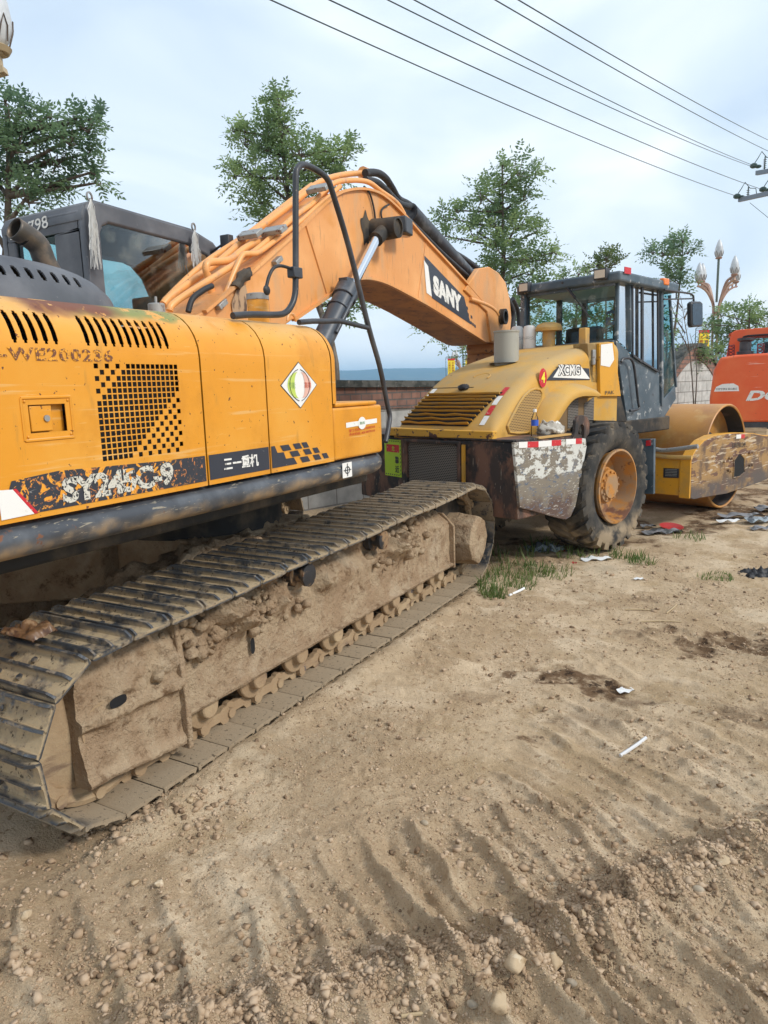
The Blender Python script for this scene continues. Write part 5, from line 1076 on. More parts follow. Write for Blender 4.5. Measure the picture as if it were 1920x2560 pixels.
b = LB(); b.cyl((-6.2, 7.62, .76), (-4.5, 7.62, .76), .13, 16); b.box(-5.7, -4.9, 6.9, 8.7, .62, 1.35); b.box(-6.0, -4.75, 7.9, 10.2, 1.25, 1.45); b.build('rear_chassis', M['dark'], RL, bevel=.02)
# grey step plate behind the wheel
q = [rr_(*Z6(*p), 8.52) for p in ((786, 1338), (896, 1330), (892, 1700), (835, 1708))]; b = LB(); b.prism([q[0]-Vector((.25, 0, 0)), q[1], q[2], q[3]-Vector((.3, 0, 0))], (0, .05, 0)); b.build('step_plate', rcab, RL, bevel=.006)
a = rr_(*Z6(800, 1362), 8.51); c_ = rr_(*Z6(876, 1358), 8.51); b = LB(); b.face([(a.x+(c_.x-a.x)*.55, 8.512, a.z-.03), (c_.x, 8.512, c_.z-.03), (c_.x, 8.512, c_.z+.04), (a.x+(c_.x-a.x)*.55, 8.512, a.z+.04)]); b.build('reflective_tape', M['red'], RL, ang=0)
# drum
b = LB(); b.lathe((-6.42, 11.08, .80), (1, 0, 0), [(.76, .03), (.785, 0), (.785, 2.14), (.77, 2.15), (.752, 2.14), (.745, 1.9), (.70, 1.86), (0, 1.84)], 96)
b.build('drum', mk('rust_brown_drum', (.54, .25, .055), .45, layers=[dict(col=(.42, .19, .06), scale=2, lo=.4, hi=.65), dict(col=(.56, .31, .10), scale=4, lo=.5, hi=.7, seed=5.)], bump=[(20, .1, .003)]), RL, ang=50)
b = LB(); b.lathe((-4.60, 11.08, .80), (1, 0, 0), [(.744, .0), (.744, .315)], 64); b.lathe((-4.57, 11.08, .80), (1, 0, 0), [(.72, 0), (0, .001)], 48); b.build('drum_inside', mk('dark_drum_interior', (.05, .045, .042), .8, layers=[dict(col=(.10, .08, .07), scale=4, lo=.5, hi=.65)]), RL)
fp = sp([(1142, 1728), (1146, 1600), (1150, 1462), (1185, 1400), (1235, 1345), (1300, 1312), (1380, 1298), (1480, 1292), (1560, 1296), (1640, 1312)], -4.05)
s1 = 12.75; fp += [Vector((-4.05, 12.5, 1.02)), Vector((-4.05, s1, .92)), Vector((-4.05, s1, .48)), Vector((-4.05, 12.5, .36)), Vector((-4.05, 11.9, .33)), Vector((-4.05, 10.6, .31)), Vector((-4.05, 9.75, .36)), Vector((-4.05, 9.5, .37))]
rplate = mk('scraped_brown_frame', (.34, .20, .075), .7, layers=[
    dict(col=(.13, .08, .05), scale=2.2, lo=.48, hi=.6, seed=6.), dict(col=(.14, .07, .045), scale=5, stretch=(.5, .5, 2.2), lo=.54, hi=.57),
    dict(col=(.52, .42, .30), scale=7, stretch=(.3, .3, 3.5), lo=.57, hi=.61, dist=1.), dict(col=(.10, .08, .07), scale=3, lo=.3, hi=.55, box=[(2, None, .55, .1)])], bump=[(20, .4, .008)])
def ins(p, k): c_ = Vector((-4.05, 11.1, .75)); return p
b = LB(); b.prism(fp, (-.05, 0, 0)); o = b.build('drum_frame', rplate, RL, bevel=.008)
b = LB(); n = len(fp)
for a, c_ in zip(fp[:-1], fp[1:]):
    t = (c_-a).normalized(); nn = Vector((0, -t.z, t.y)); nn = nn if nn.dot(Vector((0, 11.1, .75))-(a+c_)/2) < 0 else -nn
    if a.z < .45 and c_.z < .45: continue
    b.obox((a+c_)/2+Vector((-.075, 0, 0))-nn*.005, (.068, 0, 0), (c_-a)*.505, nn*.014)
a, c_ = fp[0], fp[2]; b.obox((a+c_)/2+Vector((-.075, -.01, 0)), (.070, 0, 0), (0, .02, 0), (0, 0, (c_.z-a.z)/2)); b.build('frame_edge', ry2, RL, bevel=.004)
b = LB(); b.prism([p+Vector((-2.62, 0, 0)) for p in fp], (.06, 0, 0)); b.build('drum_frame', rplate, RL, bevel=.008)
b = LB(); b.box(-6.6, -4.19, 9.38, 9.56, .42, .93); b.build('cross_beam', ry2, RL, bevel=.012); b = LB(); b.box(-6.6, -4.1, 12.55, 12.7, .5, .9); b.build('cross_beam', ry2, RL, bevel=.012)
b = LB(); b.box(-5.6, -5.0, 8.5, 9.4, .5, .95); b.build('articulation_joint', M['dark'], RL, bevel=.02)
pl_ = [rr_(*Z6(*p), 9.372) for p in ((960, 1525), (1064, 1530), (1062, 1592), (958, 1590))]; b = LB(); b.face(pl_); b.build('maker_plate', M['black'], RL, ang=0)
b = LB()
for i in range(5): a = pl_[0]*(1-(i+.7)/6)+pl_[3]*((i+.7)/6); c_ = pl_[1]*(1-(i+.7)/6)+pl_[2]*((i+.7)/6); b.obox(a*.5+c_*.5+Vector((0, -.004, 0)), (c_-a)*.38, (0, .001, 0), (0, 0, .004))
b.build('plate_print', M['zinc'], RL, ang=0)
for pts, m in (([(910, 1400), (960, 1408), (1060, 1398), (1190, 1380)], M['zinc']), ([(900, 1440), (1000, 1452), (1150, 1456)], ink)):
    b = LB(); b.tube([rr_(*Z6(*p), 9.35) for p in pts], .030, 10, k=4); b.build('hydraulic_hose', m, RL)
op = sp([(1430, 1475), (1460, 1430), (1475, 1430), (1500, 1460), (1500, 1555), (1465, 1585), (1425, 1590)], -4.044); b = LB(); b.face(op); b.build('access_opening', M['void'], RL, ang=0)
b = LB(); b.tube(op+[op[0]], .012, 6); b.build('opening_rim', rplate, RL)
b = LB()
for (zx, zy) in ((1395, 1455), (1410, 1458), (1530, 1425), (1545, 1420), (1388, 1540), (1402, 1545), (1530, 1510), (1545, 1505), (1360, 1480)): q = rs(*Z6(zx, zy), -4.05); b.cyl(q, q+Vector((.03, 0, 0)), .022, 6)
b.build('frame_bolts', rplate, RL)
text('3-WE101249', W3(*rs(*Z6(1420, 1392), -4.045)), W3(*rs(*Z6(1510, 1385), -4.045)), W3(*rs(*Z6(1420, 1358), -4.045)), M['black'], 'frame_lettering', RL, bold=.01)
for a, c_, m in (((1448, 1302), (1480, 1300), M['white']), ((1480, 1300), (1505, 1299), M['red'])):
    A, B = rs(*Z6(*a), -4.044), rs(*Z6(*c_), -4.044); b = LB(); b.face([A, B, B-Vector((0, 0, .06)), A-Vector((0, 0, .06))]); b.build('reflective_tape', m, RL, ang=0)
# ---- loose things on the ledge
q = rs(*Z5(1207, 1238), -4.30); q.z = 1.406
plas = glassmat('clear_plastic', (.97, .99, 1), refl=.9, dirt=.0)
o = empty('water_bottle', tuple(TL @ q), 'clear plastic water bottle with blue label standing on the roller side ledge', 'bottle')
b = LB(); b.lathe(q, (0, 0, 1), [(0, 0), (.036, 0), (.038, .02), (.035, .06), (.038, .10), (.036, .14), (.038, .18), (.036, .22), (.016, .27), (.015, .29), (0, .29)], 20); b.build('bottle_body', plas, o)
b = LB(); b.lathe(q, (0, 0, 1), [(.0385, .145), (.0385, .205)], 20); b.build('label', mk('blue_label', (.03, .10, .5), .4), o)
b = LB(); b.lathe(q, (0, 0, 1), [(.0, .285), (.019, .285), (.019, .315), (0, .315)], 16); b.build('bottle_cap', M['white'], o)
q = rs(*Z5(1310, 1170), -4.42); b = LB(); b.ball((q.x, q.y, 1.47), .12, 22, (1, 1.25, .75)); o = b.build('rag_bundle', mk('grey_white_rags', (.42, .39, .34), .9, layers=[dict(col=(.15, .12, .09), scale=14, lo=.5, hi=.6), dict(col=(.70, .68, .62), scale=9, lo=.56, hi=.62, seed=5.)]), None); lumpy(o, .05, 16); setorigin(o); tag(o, 'dirty bundle of white and brown rags on the roller ledge behind the bottle', 'rags')
a, c_ = rs(*Z5(1215, 1236), -4.27), rs(*Z5(1440, 1216), -4.27); b = LB(); b.obox((a+c_)/2+Vector((0, 0, .012)), (.04, 0, 0), (0, (c_.y-a.y)/2, 0), (0, 0, .010)); o = b.build('wooden_plank', mk('bare_yellow_wood', (.5, .3, .1), .7), None, bevel=.003); setorigin(o); tag(o, 'thin yellowish wooden plank lying along the roller side ledge', 'plank')
# ------------------------------------------------------------------ orange excavator beyond the drum
T2 = Matrix(((CR.x, CF.x, 0, 0), (CR.y, CF.y, 0, 0), (0, 0, 1, 0), (0, 0, 0, 1))) @ Matrix.Translation((7.36, 16, 0)) @ Matrix.Rotation(math.radians(-25.5), 4, 'Z') @ Matrix.Translation((-7.36, -16, 0))
def CB(): return MB(T2)
O2 = empty('excavator', tuple(T2 @ Vector((9.6, 17.8, 0))), 'orange red crawler excavator parked behind the roller drum, white lettering on its back', 'excavator', rotz=PSI-math.radians(25.5))
om = mk('orange_red_paint', (.72, .10, .018), .4, coat=.2, layers=[dict(col=(.75, .15, .04), scale=1.2, lo=.4, hi=.7), dict(col=(.8, .45, .35), scale=6, stretch=(.15, .15, 4), lo=.66, hi=.69), dict(col=(.25, .06, .03), scale=16, lo=.68, hi=.7, seed=4.)], bump=[(40, .05, .002)])
U0 = 7.36
b = CB(); pf = [(U0, .98), (U0-.02, 1.5), (U0+.03, 2.12), (U0+.16, 2.40), (U0+.5, 2.44), (11.4, 2.52), (11.6, 2.4), (11.65, .98)]
b.prism([(u, 16., z) for u, z in pf], (0, 3.4, 0)); b.build('body', om, O2, bevel=.05, seg=3)
b = CB(); b.box(U0+.02, 11.6, 16.03, 19.3, .83, .985); b.build('lower_belt', M['black'], O2, bevel=.02)
b = CB(); b.cyl((9.5, 17.8, .5), (9.5, 17.8, .85), .7, 24); b.box(8.7, 10.3, 16.9, 18.7, .4, .7); b.build('carbody', M['dark'], O2)
for uc in (8.2, 10.9):
    b = CB(); pr = []
    for i in range(60):
        a = 2*math.pi*i/60; r = .46+(.02 if i % 2 else 0); cs = math.cos(a); pr.append((0, 17.8+(1.5 if cs > 0 else -1.5)+r*cs, .47+r*math.sin(a)))
    b.prism([(uc-.3, y, z) for _, y, z in pr], (.6, 0, 0)); b.build('track', M['mudsteel'], O2, ang=20)
# cab with rounded opening
cz0 = 2.38; out = [(7.62, cz0), (7.70, 2.92), (7.76, 3.0), (7.90, 3.03), (9.3, 3.06), (9.4, 2.98), (9.42, cz0)]; inn = [(7.92, cz0+.08), (7.93, 2.80), (7.97, 2.86), (8.05, 2.88), (9.12, 2.90), (9.2, 2.84), (9.2, cz0+.08)]
for wy in (17.0, 18.55):
    b = CB(); n = 7; V = [(u, wy, z) for u, z in out]+[(u, wy, z) for u, z in inn]+[(u, wy+.08, z) for u, z in out]+[(u, wy+.08, z) for u, z in inn]; f = []
    for i in range(n):
        j = (i+1) % n; f += [(i, j, n+j, n+i), (2*n+i, 3*n+i, 3*n+j, 2*n+j), (i, 2*n+i, 2*n+j, j), (n+i, n+j, 3*n+j, 3*n+i)]
    b.add(V, f); b.build('cab_frame', om, O2, bevel=.015)
    b = CB(); b.face([(u, wy+.04, z) for u, z in inn]); b.build('cab_window', M['glass'], O2, ang=0)
b = CB(); b.prism([(7.66, 17.04, 2.94), (7.80, 17.04, 3.02), (9.36, 17.04, 3.05), (9.4, 17.04, 2.98)], (0, 1.55, 0)); b.build('cab_roof', om, O2)
b = CB(); b.tube([(u, 16.99, z) for u, z in inn]+[(inn[0][0], 16.99, inn[0][1])], .02, 6); b.build('window_seal', M['rubber'], O2)
b = CB(); b.box(8.4, 8.9, 17.6, 17.8, 2.3, 2.75); b.build('operator_seat', M['seat'], O2, bevel=.05)
p = T2.inverted() @ ond(1609, 752, 16.5); b = CB(); b.lathe((p.x, 16.5, 2.40), (0, 0, 1), [(.13, 0), (.13, .05), (.17, .06), (.17, .12), (.12, .13), (.12, .33), (.14, .34), (.17, .36), (.17, .41), (0, .42)], 24); b.build('air_cleaner', M['black'], O2)
for du in (-.34, .24):
    b = CB()
    for k in range(4): b.tube([(p.x+du, 16.42, 2.40+.08*k), (p.x+du+.12, 16.42, 2.48+.08*k*.8)], .012, 5); b.tube([(p.x+du+.12, 16.42, 2.40+.07*k), (p.x+du, 16.42, 2.48+.08*k*.8)], .012, 5)
    b.tube([(p.x+du, 16.42, 2.38), (p.x+du, 16.42, 2.66)], .014, 5); b.tube([(p.x+du+.12, 16.42, 2.38), (p.x+du+.12, 16.42, 2.66)], .014, 5)
    b.build('lattice_guard', mk('maroon_paint', (.16, .03, .035), .5), O2)
b = CB(); b.grid(lambda u, v: Vector((8.40+1.3*u, 16.2+.6*v, 2.42+.20*(min(1, u*4)**.5)*math.sin(math.pi*min(1, max(0, v*.9+.1)))**.4)), 24, 16); b.build('engine_cowl', M['cowl'], O2, ang=60)
b = CB(); b.tube([(8.95, 16.3, 3.06), (8.8, 16.35, 2.85), (8.62, 16.4, 2.62), (8.5, 16.45, 2.58)], .012, 6, k=4); b.build('cable', M['rubber'], O2)
st = [(7.42, 1.66), (7.46, 1.76), (7.58, 1.82), (7.80, 1.83), (7.90, 1.77), (7.92, 1.66)]
b = CB(); b.face([(u, 15.996, z) for u, z in st]); b.build('white_sticker', M['white'], O2, ang=0)
text('中宏宇建设 鹏山鑫记', T2 @ Vector((7.46, 15.992, 1.69)), T2 @ Vector((7.88, 15.992, 1.69)), T2 @ Vector((7.46, 15.992, 1.735)), M['black'], 'sticker_lettering', O2)
sh = .09; A = T2 @ Vector((8.06, 15.994, 1.44)); text('DOOSAN', A, T2 @ Vector((9.95, 15.994, 1.46)), T2 @ Vector((8.06+sh, 15.994, 1.665)), M['letters'], 'brand_lettering', O2, bold=.045)
b = CB(); P = [(10.6, 18, 1.8), (10.7, 18.2, 2.9), (13.2, 20.6, 4.7), (15.8, 23, 3.6), (15.6, 22.8, 3.2), (13.2, 20.6, 4.0), (11.3, 18.8, 1.8)]
b.prism(P, (.35, -.35, 0)); b.build('boom', om, O2, bevel=.02)
b = CB(); b.prism([(15.3, 22.6, 3.7), (15.9, 23.1, 3.9), (16.0, 23.2, 1.0), (15.6, 22.8, .9)], (.3, -.3, 0)); b.build('arm', om, O2, bevel=.02)
# ------------------------------------------------------------------ trees
def leafmat(name, a, c):
    m = bpy.data.materials.new(name); m.use_nodes = True; N = m.node_tree.nodes; L = m.node_tree.links; p = N['Principled BSDF']; p.inputs['Roughness'].default_value = .55
    g = N.new('ShaderNodeNewGeometry'); n = N.new('ShaderNodeTexNoise'); n.inputs['Scale'].default_value = 1.6; n.inputs['Detail'].default_value = 4; L.new(g.outputs['Position'], n.inputs[0])
    r = N.new('ShaderNodeMapRange'); r.inputs[1].default_value = .38; r.inputs[2].default_value = .64; L.new(n.outputs['Fac'], r.inputs[0])
    x = N.new('ShaderNodeMix'); x.data_type = 'RGBA'; L.new(r.outputs[0], x.inputs['Factor']); x.inputs['A'].default_value = (*a, 1); x.inputs['B'].default_value = (*c, 1); L.new(x.outputs['Result'], p.inputs['Base Color'])
    t = N.new('ShaderNodeBsdfTranslucent'); L.new(x.outputs['Result'], t.inputs[0]); mm = N.new('ShaderNodeMixShader'); mm.inputs[0].default_value = .5
    L.new(p.outputs[0], mm.inputs[1]); L.new(t.outputs[0], mm.inputs[2]); L.new(mm.outputs[0], N['Material Output'].inputs[0]); return m
LG = leafmat('green_leaves', (.15, .235, .115), (.31, .42, .18)); LD = leafmat('dark_green_leaves', (.11, .19, .12), (.22, .33, .17)); LY = leafmat('yellow_green_leaves', (.08, .13, .04), (.19, .22, .07))
BK = mk('grey_brown_bark', (.11, .085, .065), .9, layers=[dict(col=(.2, .17, .14), scale=9, stretch=(1, 1, .3), lo=.5, hi=.65)], bump=[(25, .4, .01)])
rng = np.random.RandomState(11)
def leaves(P, D, pairs, ll, lw):
    """pinnate sprigs at P pointing along D: returns vertex array of rhombic leaflets"""
    n = len(P); D = D/np.linalg.norm(D, axis=1)[:, None]
    up = np.tile([0, 0, 1.], (n, 1))+rng.normal(0, .35, (n, 3)); S = np.cross(D, up); S /= np.linalg.norm(S, axis=1)[:, None]; Nn = np.cross(S, D)
    out = []; L_ = ll*pairs*.62
    for k in range(pairs*2+1):
        sd = 0 if k == pairs*2 else (1 if k % 2 else -1); t = (k//2+.6)/pairs if sd else 1.05
        base = P+D*(L_*t)[:, None] if isinstance(L_, np.ndarray) else P+D*(L_*t)
        base = base-np.array([0, 0, 1.])*(.25*L_*t*t)
        ax = D*.45+S*sd*.9 if sd else D; ax = ax+rng.normal(0, .22, (n, 3)); ax[:, 2] -= .25; ax /= np.linalg.norm(ax, axis=1)[:, None]
        wd = np.cross(ax, Nn+rng.normal(0, .3, (n, 3))); wd /= np.linalg.norm(wd, axis=1)[:, None]
        l = ll*(1-.35*abs(t-.5))*rng.uniform(.8, 1.2, (n, 1)); out.append(np.stack([base, base+ax*l*.45+wd*lw, base+ax*l, base+ax*l*.45-wd*lw], 1))
    return np.concatenate(out, 0)
def quads(name, V, mat, parent):
    n = len(V); me = bpy.data.meshes.new(name); co = V.reshape(-1, 3)
    if parent is not None: co = co-np.array(parent.location)
    me.vertices.add(n*4); me.vertices.foreach_set('co', co.astype(np.float32).ravel()); me.loops.add(n*4); me.loops.foreach_set('vertex_index', np.arange(n*4, dtype=np.int32))
    me.polygons.add(n); me.polygons.foreach_set('loop_start', np.arange(n, dtype=np.int32)*4); me.update(calc_edges=True); me.materials.append(mat)
    o = bpy.data.objects.new(name, me); COL.objects.link(o); o.parent = parent; return o
def tree(lab, dist, trunkx, blobs, ll, mat, dens=1., group='trees beyond the machines', trunk_r=.11, pairs=5, gb=None):
    base = ond(trunkx, 900, dist); base.z = 0
    t = empty('tree', tuple(base), lab, 'tree', group); rd = random.Random(int(dist*100+trunkx))
    B = []; k = 1/F*(1920/1659)
    for (x, y, r) in blobs:
        dd = dist+rd.uniform(-.5, .5)*r*k*dist*1.2; B.append((ond(x, y, dd), r*k*dist))
    b = MB(); B2 = sorted(B, key=lambda q: q[0].z); lo_, hi_ = B2[0][0], B2[-1][0]
    tz = hi_.z*.93; tp = Vector((hi_.x, hi_.y, tz)); path = [base, base*.7+Vector((lo_.x, lo_.y, 0))*.3+Vector((rd.uniform(-.1, .1), 0, tz*.35)), base*.35+Vector((hi_.x, hi_.y, 0))*.65+Vector((0, rd.uniform(-.1, .1), tz*.68)), tp]
    tpts = crom(path, 6); b.tube(tpts, trunk_r, 8, r1=.02); b.build('trunk', BK, t, ang=60)
    b = MB(); P = []; Dd = []
    for c, r in B:
        r = max(r*.5, r-ll*pairs*.22)
        j = min(range(len(tpts)), key=lambda i: abs(tpts[i].z-(c.z-r*1.3))+.3*(tpts[i]-c).length); s = tpts[j]
        mid = (s+c)/2+Vector((rd.uniform(-.1, .1), rd.uniform(-.1, .1), -.08))*r; b.tube(crom([s, mid, c], 4), max(.012, trunk_r*.30), 6, r1=.012)
        nb = max(7, int(9*r/.6)); n_s = int(125*dens*r**1.6/(ll/.10)**1.5)+10; tips = []
        for _ in range(nb):
            d = Vector((rd.gauss(0, 1), rd.gauss(0, 1), rd.gauss(.35, .9))).normalized(); st = c-Vector((0, 0, r*.45)); e_ = c+Vector((d.x*r*.95, d.y*r*.95, d.z*r*1.0))*rd.uniform(.45, 1.10)
            m_ = st*.5+e_*.5+Vector((d.x, d.y, -.2))*r*.12; q = crom([st, m_, e_], 4); b.tube(q, .014, 5, r1=.004); tips.append(q)
        for _ in range(n_s):
            q = rd.choice(tips); f = rd.random()**.7; i = f*(len(q)-1); i0 = min(int(i), len(q)-2); p = q[i0].lerp(q[i0+1], i-i0); dr = (q[-1]-q[0]).normalized()
            off = Vector((rd.gauss(0, 1), rd.gauss(0, 1), rd.gauss(0, 1)))*r*.19; P.append(p+off); Dd.append(dr*.7+off.normalized()*.9+Vector((0, 0, .15)))
    b.build('branches', BK, t, ang=60)
    quads('crown', leaves(np.array([tuple(p) for p in P]), np.array([tuple(d) for d in Dd]), pairs, ll, ll*.20), mat, t); return t
tree('dark green locust tree rising behind the black cab at the left edge', 9.5, -60, [(-30, 250, 60), (30, 300, 70), (-20, 370, 80), (70, 370, 60), (120, 340, 50), (150, 300, 40), (190, 275, 34), (205, 370, 28), (140, 400, 34), (60, 420, 50), (90, 270, 30), (10, 215, 28), (195, 330, 26), (-40, 440, 70), (40, 245, 34), (215, 255, 20), (110, 250, 20), (210, 395, 18), (165, 255, 18)], .078, LD, 2.3, trunk_r=.13)
tree('tall leafy tree standing behind the raised orange boom and handrail', 15, 700, [(600, 230, 34), (575, 270, 42), (625, 270, 46), (530, 300, 44), (590, 320, 50), (650, 320, 50), (545, 360, 50), (610, 380, 50), (700, 340, 40), (740, 340, 30), (560, 420, 50), (560, 465, 40), (640, 430, 46), (680, 390, 40), (600, 205, 20), (505, 280, 20), (510, 380, 26), (750, 320, 18), (720, 380, 30), (700, 640, 26), (750, 650, 24), (720, 600, 22), (780, 665, 16)], .105, LG, 2.2)
tree('tall bushy tree between the boom tip and the roller cab roof', 17, 1085, [(1120, 370, 36), (1080, 405, 44), (1040, 420, 36), (1130, 420, 36), (1060, 470, 50), (1115, 480, 50), (1030, 500, 46), (965, 470, 30), (960, 510, 24), (1090, 540, 50), (1140, 550, 40), (1050, 570, 46), (1180, 560, 26), (1200, 545, 16), (1155, 375, 18), (1160, 500, 24), (1145, 585, 30), (1100, 600, 40), (945, 715, 30), (925, 705, 22), (985, 730, 24), (1010, 765, 18), (1130, 650, 50), (1180, 640, 40), (990, 455, 18), (1085, 355, 16)], .11, LG, 2.3)
tree('drooping tree seen through the roller cab windows', 19, 1240, [(1180, 700, 50), (1240, 690, 50), (1300, 700, 50), (1350, 690, 46), (1400, 680, 46), (1260, 640, 40), (1340, 630, 40), (1220, 600, 20), (1250, 590, 16), (1400, 740, 40), (1440, 720, 20), (1160, 620, 30)], .13, LG, 1.3, trunk_r=.1)
tree('pale yellow green sapling top above the roller cab roof', 24, 1310, [(1310, 555, 26), (1290, 570, 20), (1330, 568, 18), (1300, 590, 24), (1265, 585, 12)], .13, LY, 2., trunk_r=.05)
tree('small dark tree above the front right corner of the roller cab', 20, 1435, [(1430, 545, 30), (1455, 530, 24), (1475, 520, 18), (1410, 545, 18), (1440, 580, 30), (1470, 580, 20), (1450, 605, 24), (1475, 600, 14), (1485, 545, 12)], .12, LD, 2., trunk_r=.05)
tree('low spreading tree behind the street lamp and the orange excavator', 24, 1610, [(1600, 690, 34), (1640, 690, 34), (1575, 720, 30), (1620, 665, 22), (1650, 720, 34), (1690, 690, 40), (1545, 715, 22), (1525, 700, 16), (1560, 680, 18), (1560, 790, 24), (1550, 760, 20), (1600, 730, 30)], .14, LG, 1.7, trunk_r=.08)
tree('scraggly bush beside the roller cab above the block wall', 22, 1450, [(1450, 760, 20), (1440, 735, 16), (1520, 765, 16), (1535, 780, 14), (1500, 775, 14)], .13, LG, 1.1, trunk_r=.03)
# bare saplings
bs = empty('bare_tree', tuple(Vector((*ond(1488, 900, 21).xy, 0))), 'thin leafless sapling between the roller cab mirror and the yellow banner', 'tree')
b = MB(); rd = random.Random(4)
for pts in ([(1500, 900), (1492, 780), (1480, 700), (1470, 640)], [(1500, 900), (1505, 790), (1490, 720)], [(1480, 720), (1462, 690), (1450, 660)], [(1478, 690), (1490, 660), (1496, 648)], [(1490, 760), (1470, 720), (1455, 705)], [(1473, 665), (1464, 650)], [(1497, 770), (1508, 740), (1512, 715)]):
    b.tube(crom([ond(x, y, 21) for x, y in pts], 4), .022, 5, r1=.006)
for _ in range(26):
    p = ond(1480+rd.uniform(-14, 16), rd.uniform(660, 770), 21); b.tube([p, p+Vector((rd.uniform(-.3, .3), rd.uniform(-.3, .3), rd.uniform(.1, .4)))], .007, 4, r1=.003)
b.build('branches', BK, bs)
# ------------------------------------------------------------------ street lamps
lampm = mk('frosted_white_lamp', (.55, .58, .60), .35, layers=[dict(col=(.46, .48, .50), scale=5, lo=.4, hi=.6)]); lpost = mk('faded_pinkish_brown_post', (.33, .20, .155), .5, layers=[dict(col=(.38, .25, .18), scale=4, lo=.45, hi=.6)]); lring = mk('dark_bronze_trim', (.10, .07, .05), .5); lgrn = mk('green_grey_pole', (.10, .13, .11), .5)
def lamp_post(base, topz, lab, k=1., rot=0., group='street lamps with flame shaped globes', mat=lpost, base_z=0, fix=True):
    t = empty('street_lamp', (base.x, base.y, base_z), lab, 'street lamp', group); zc = topz-.8*k; O = Vector((base.x, base.y, 0))
    def flame(p):
        b = MB(); b.lathe(p, (0, 0, 1), [(0, 0), (.09*k, .0), (.13*k, .06*k), (.17*k, .17*k), (.175*k, .27*k), (.155*k, .42*k), (.11*k, .58*k), (.05*k, .72*k), (0, .80*k)], 20); o = b.build('lamp_globe', lampm, t, ang=60)
        b = MB()
        for a in range(6):
            an = a*math.pi/3; b.tube([p+Vector((.14*k*math.cos(an-.35), .14*k*math.sin(an-.35), .04*k)), p+Vector((.178*k*math.cos(an-.2), .178*k*math.sin(an-.2), .17*k)), p+Vector((.182*k*math.cos(an), .182*k*math.sin(an), .27*k)), p+Vector((.178*k*math.cos(an+.2), .178*k*math.sin(an+.2), .17*k)), p+Vector((.14*k*math.cos(an+.35), .14*k*math.sin(an+.35), .04*k))], .008*k, 4)
        b.build('globe_trim', lring, o)
        b = MB(); b.lathe(p-Vector((0, 0, .06*k)), (0, 0, 1), [(0, 0), (.12*k, 0), (.15*k, .05*k), (.12*k, .07*k), (0, .07*k)], 16); b.build('lamp_cup', mat, o)
    flame(O+Vector((0, 0, zc)))
    b = MB(); b.cyl(O+Vector((0, 0, zc-1.9*k)), O+Vector((0, 0, zc)), .05*k, 12); b.build('centre_pole', lgrn, t)
    zA = zc-.95*k
    for i in range(4):
        a = rot+i*math.pi/2; d = Vector((math.cos(a), math.sin(a), 0)); h = zA+(.10 if i % 2 else -.05)*k; b = MB(); sd = Vector((-d.y, d.x, 0))
        foot = O+d*.14*k; b.tube([foot+Vector((0, 0, base_z)), foot+Vector((0, 0, zA-1.4*k))], .045*k, 8)
        for off in (0, -.17*k):
            pts = crom([foot+Vector((0, 0, zA-1.45*k)), foot+d*.06*k+Vector((0, 0, zA-1.0*k)), O+d*.50*k+Vector((0, 0, h-.32*k+off)), O+d*.80*k+Vector((0, 0, h-.12*k+off)), O+d*1.05*k+Vector((0, 0, h-.05*k+off))], 5)
            for p, q in zip(pts[:-1], pts[1:]):
                tt = (q-p).normalized(); b.obox((p+q)/2, sd*.05*k, (q-p)*.52, tt.cross(sd)*.030*k)
        for j in range(3): q = O+d*(.6+.2*j)*k+Vector((0, 0, h-.2*k+.05*j*k)); b.obox(q-Vector((0, 0, .08*k)), sd*.03*k, d*.02*k, Vector((0, 0, .09*k)))
        b.build('curved_arm', mat, t, ang=30); flame(O+d*.98*k+Vector((0, 0, h)))
    b = MB(); b.lathe(O+Vector((0, 0, zA-1.55*k)), (0, 0, 1), [(0, 0), (.10*k, .05*k), (.17*k, .2*k), (.10*k, .22*k), (0, .22*k)], 8); b.build('collar', mat, t)
    return t
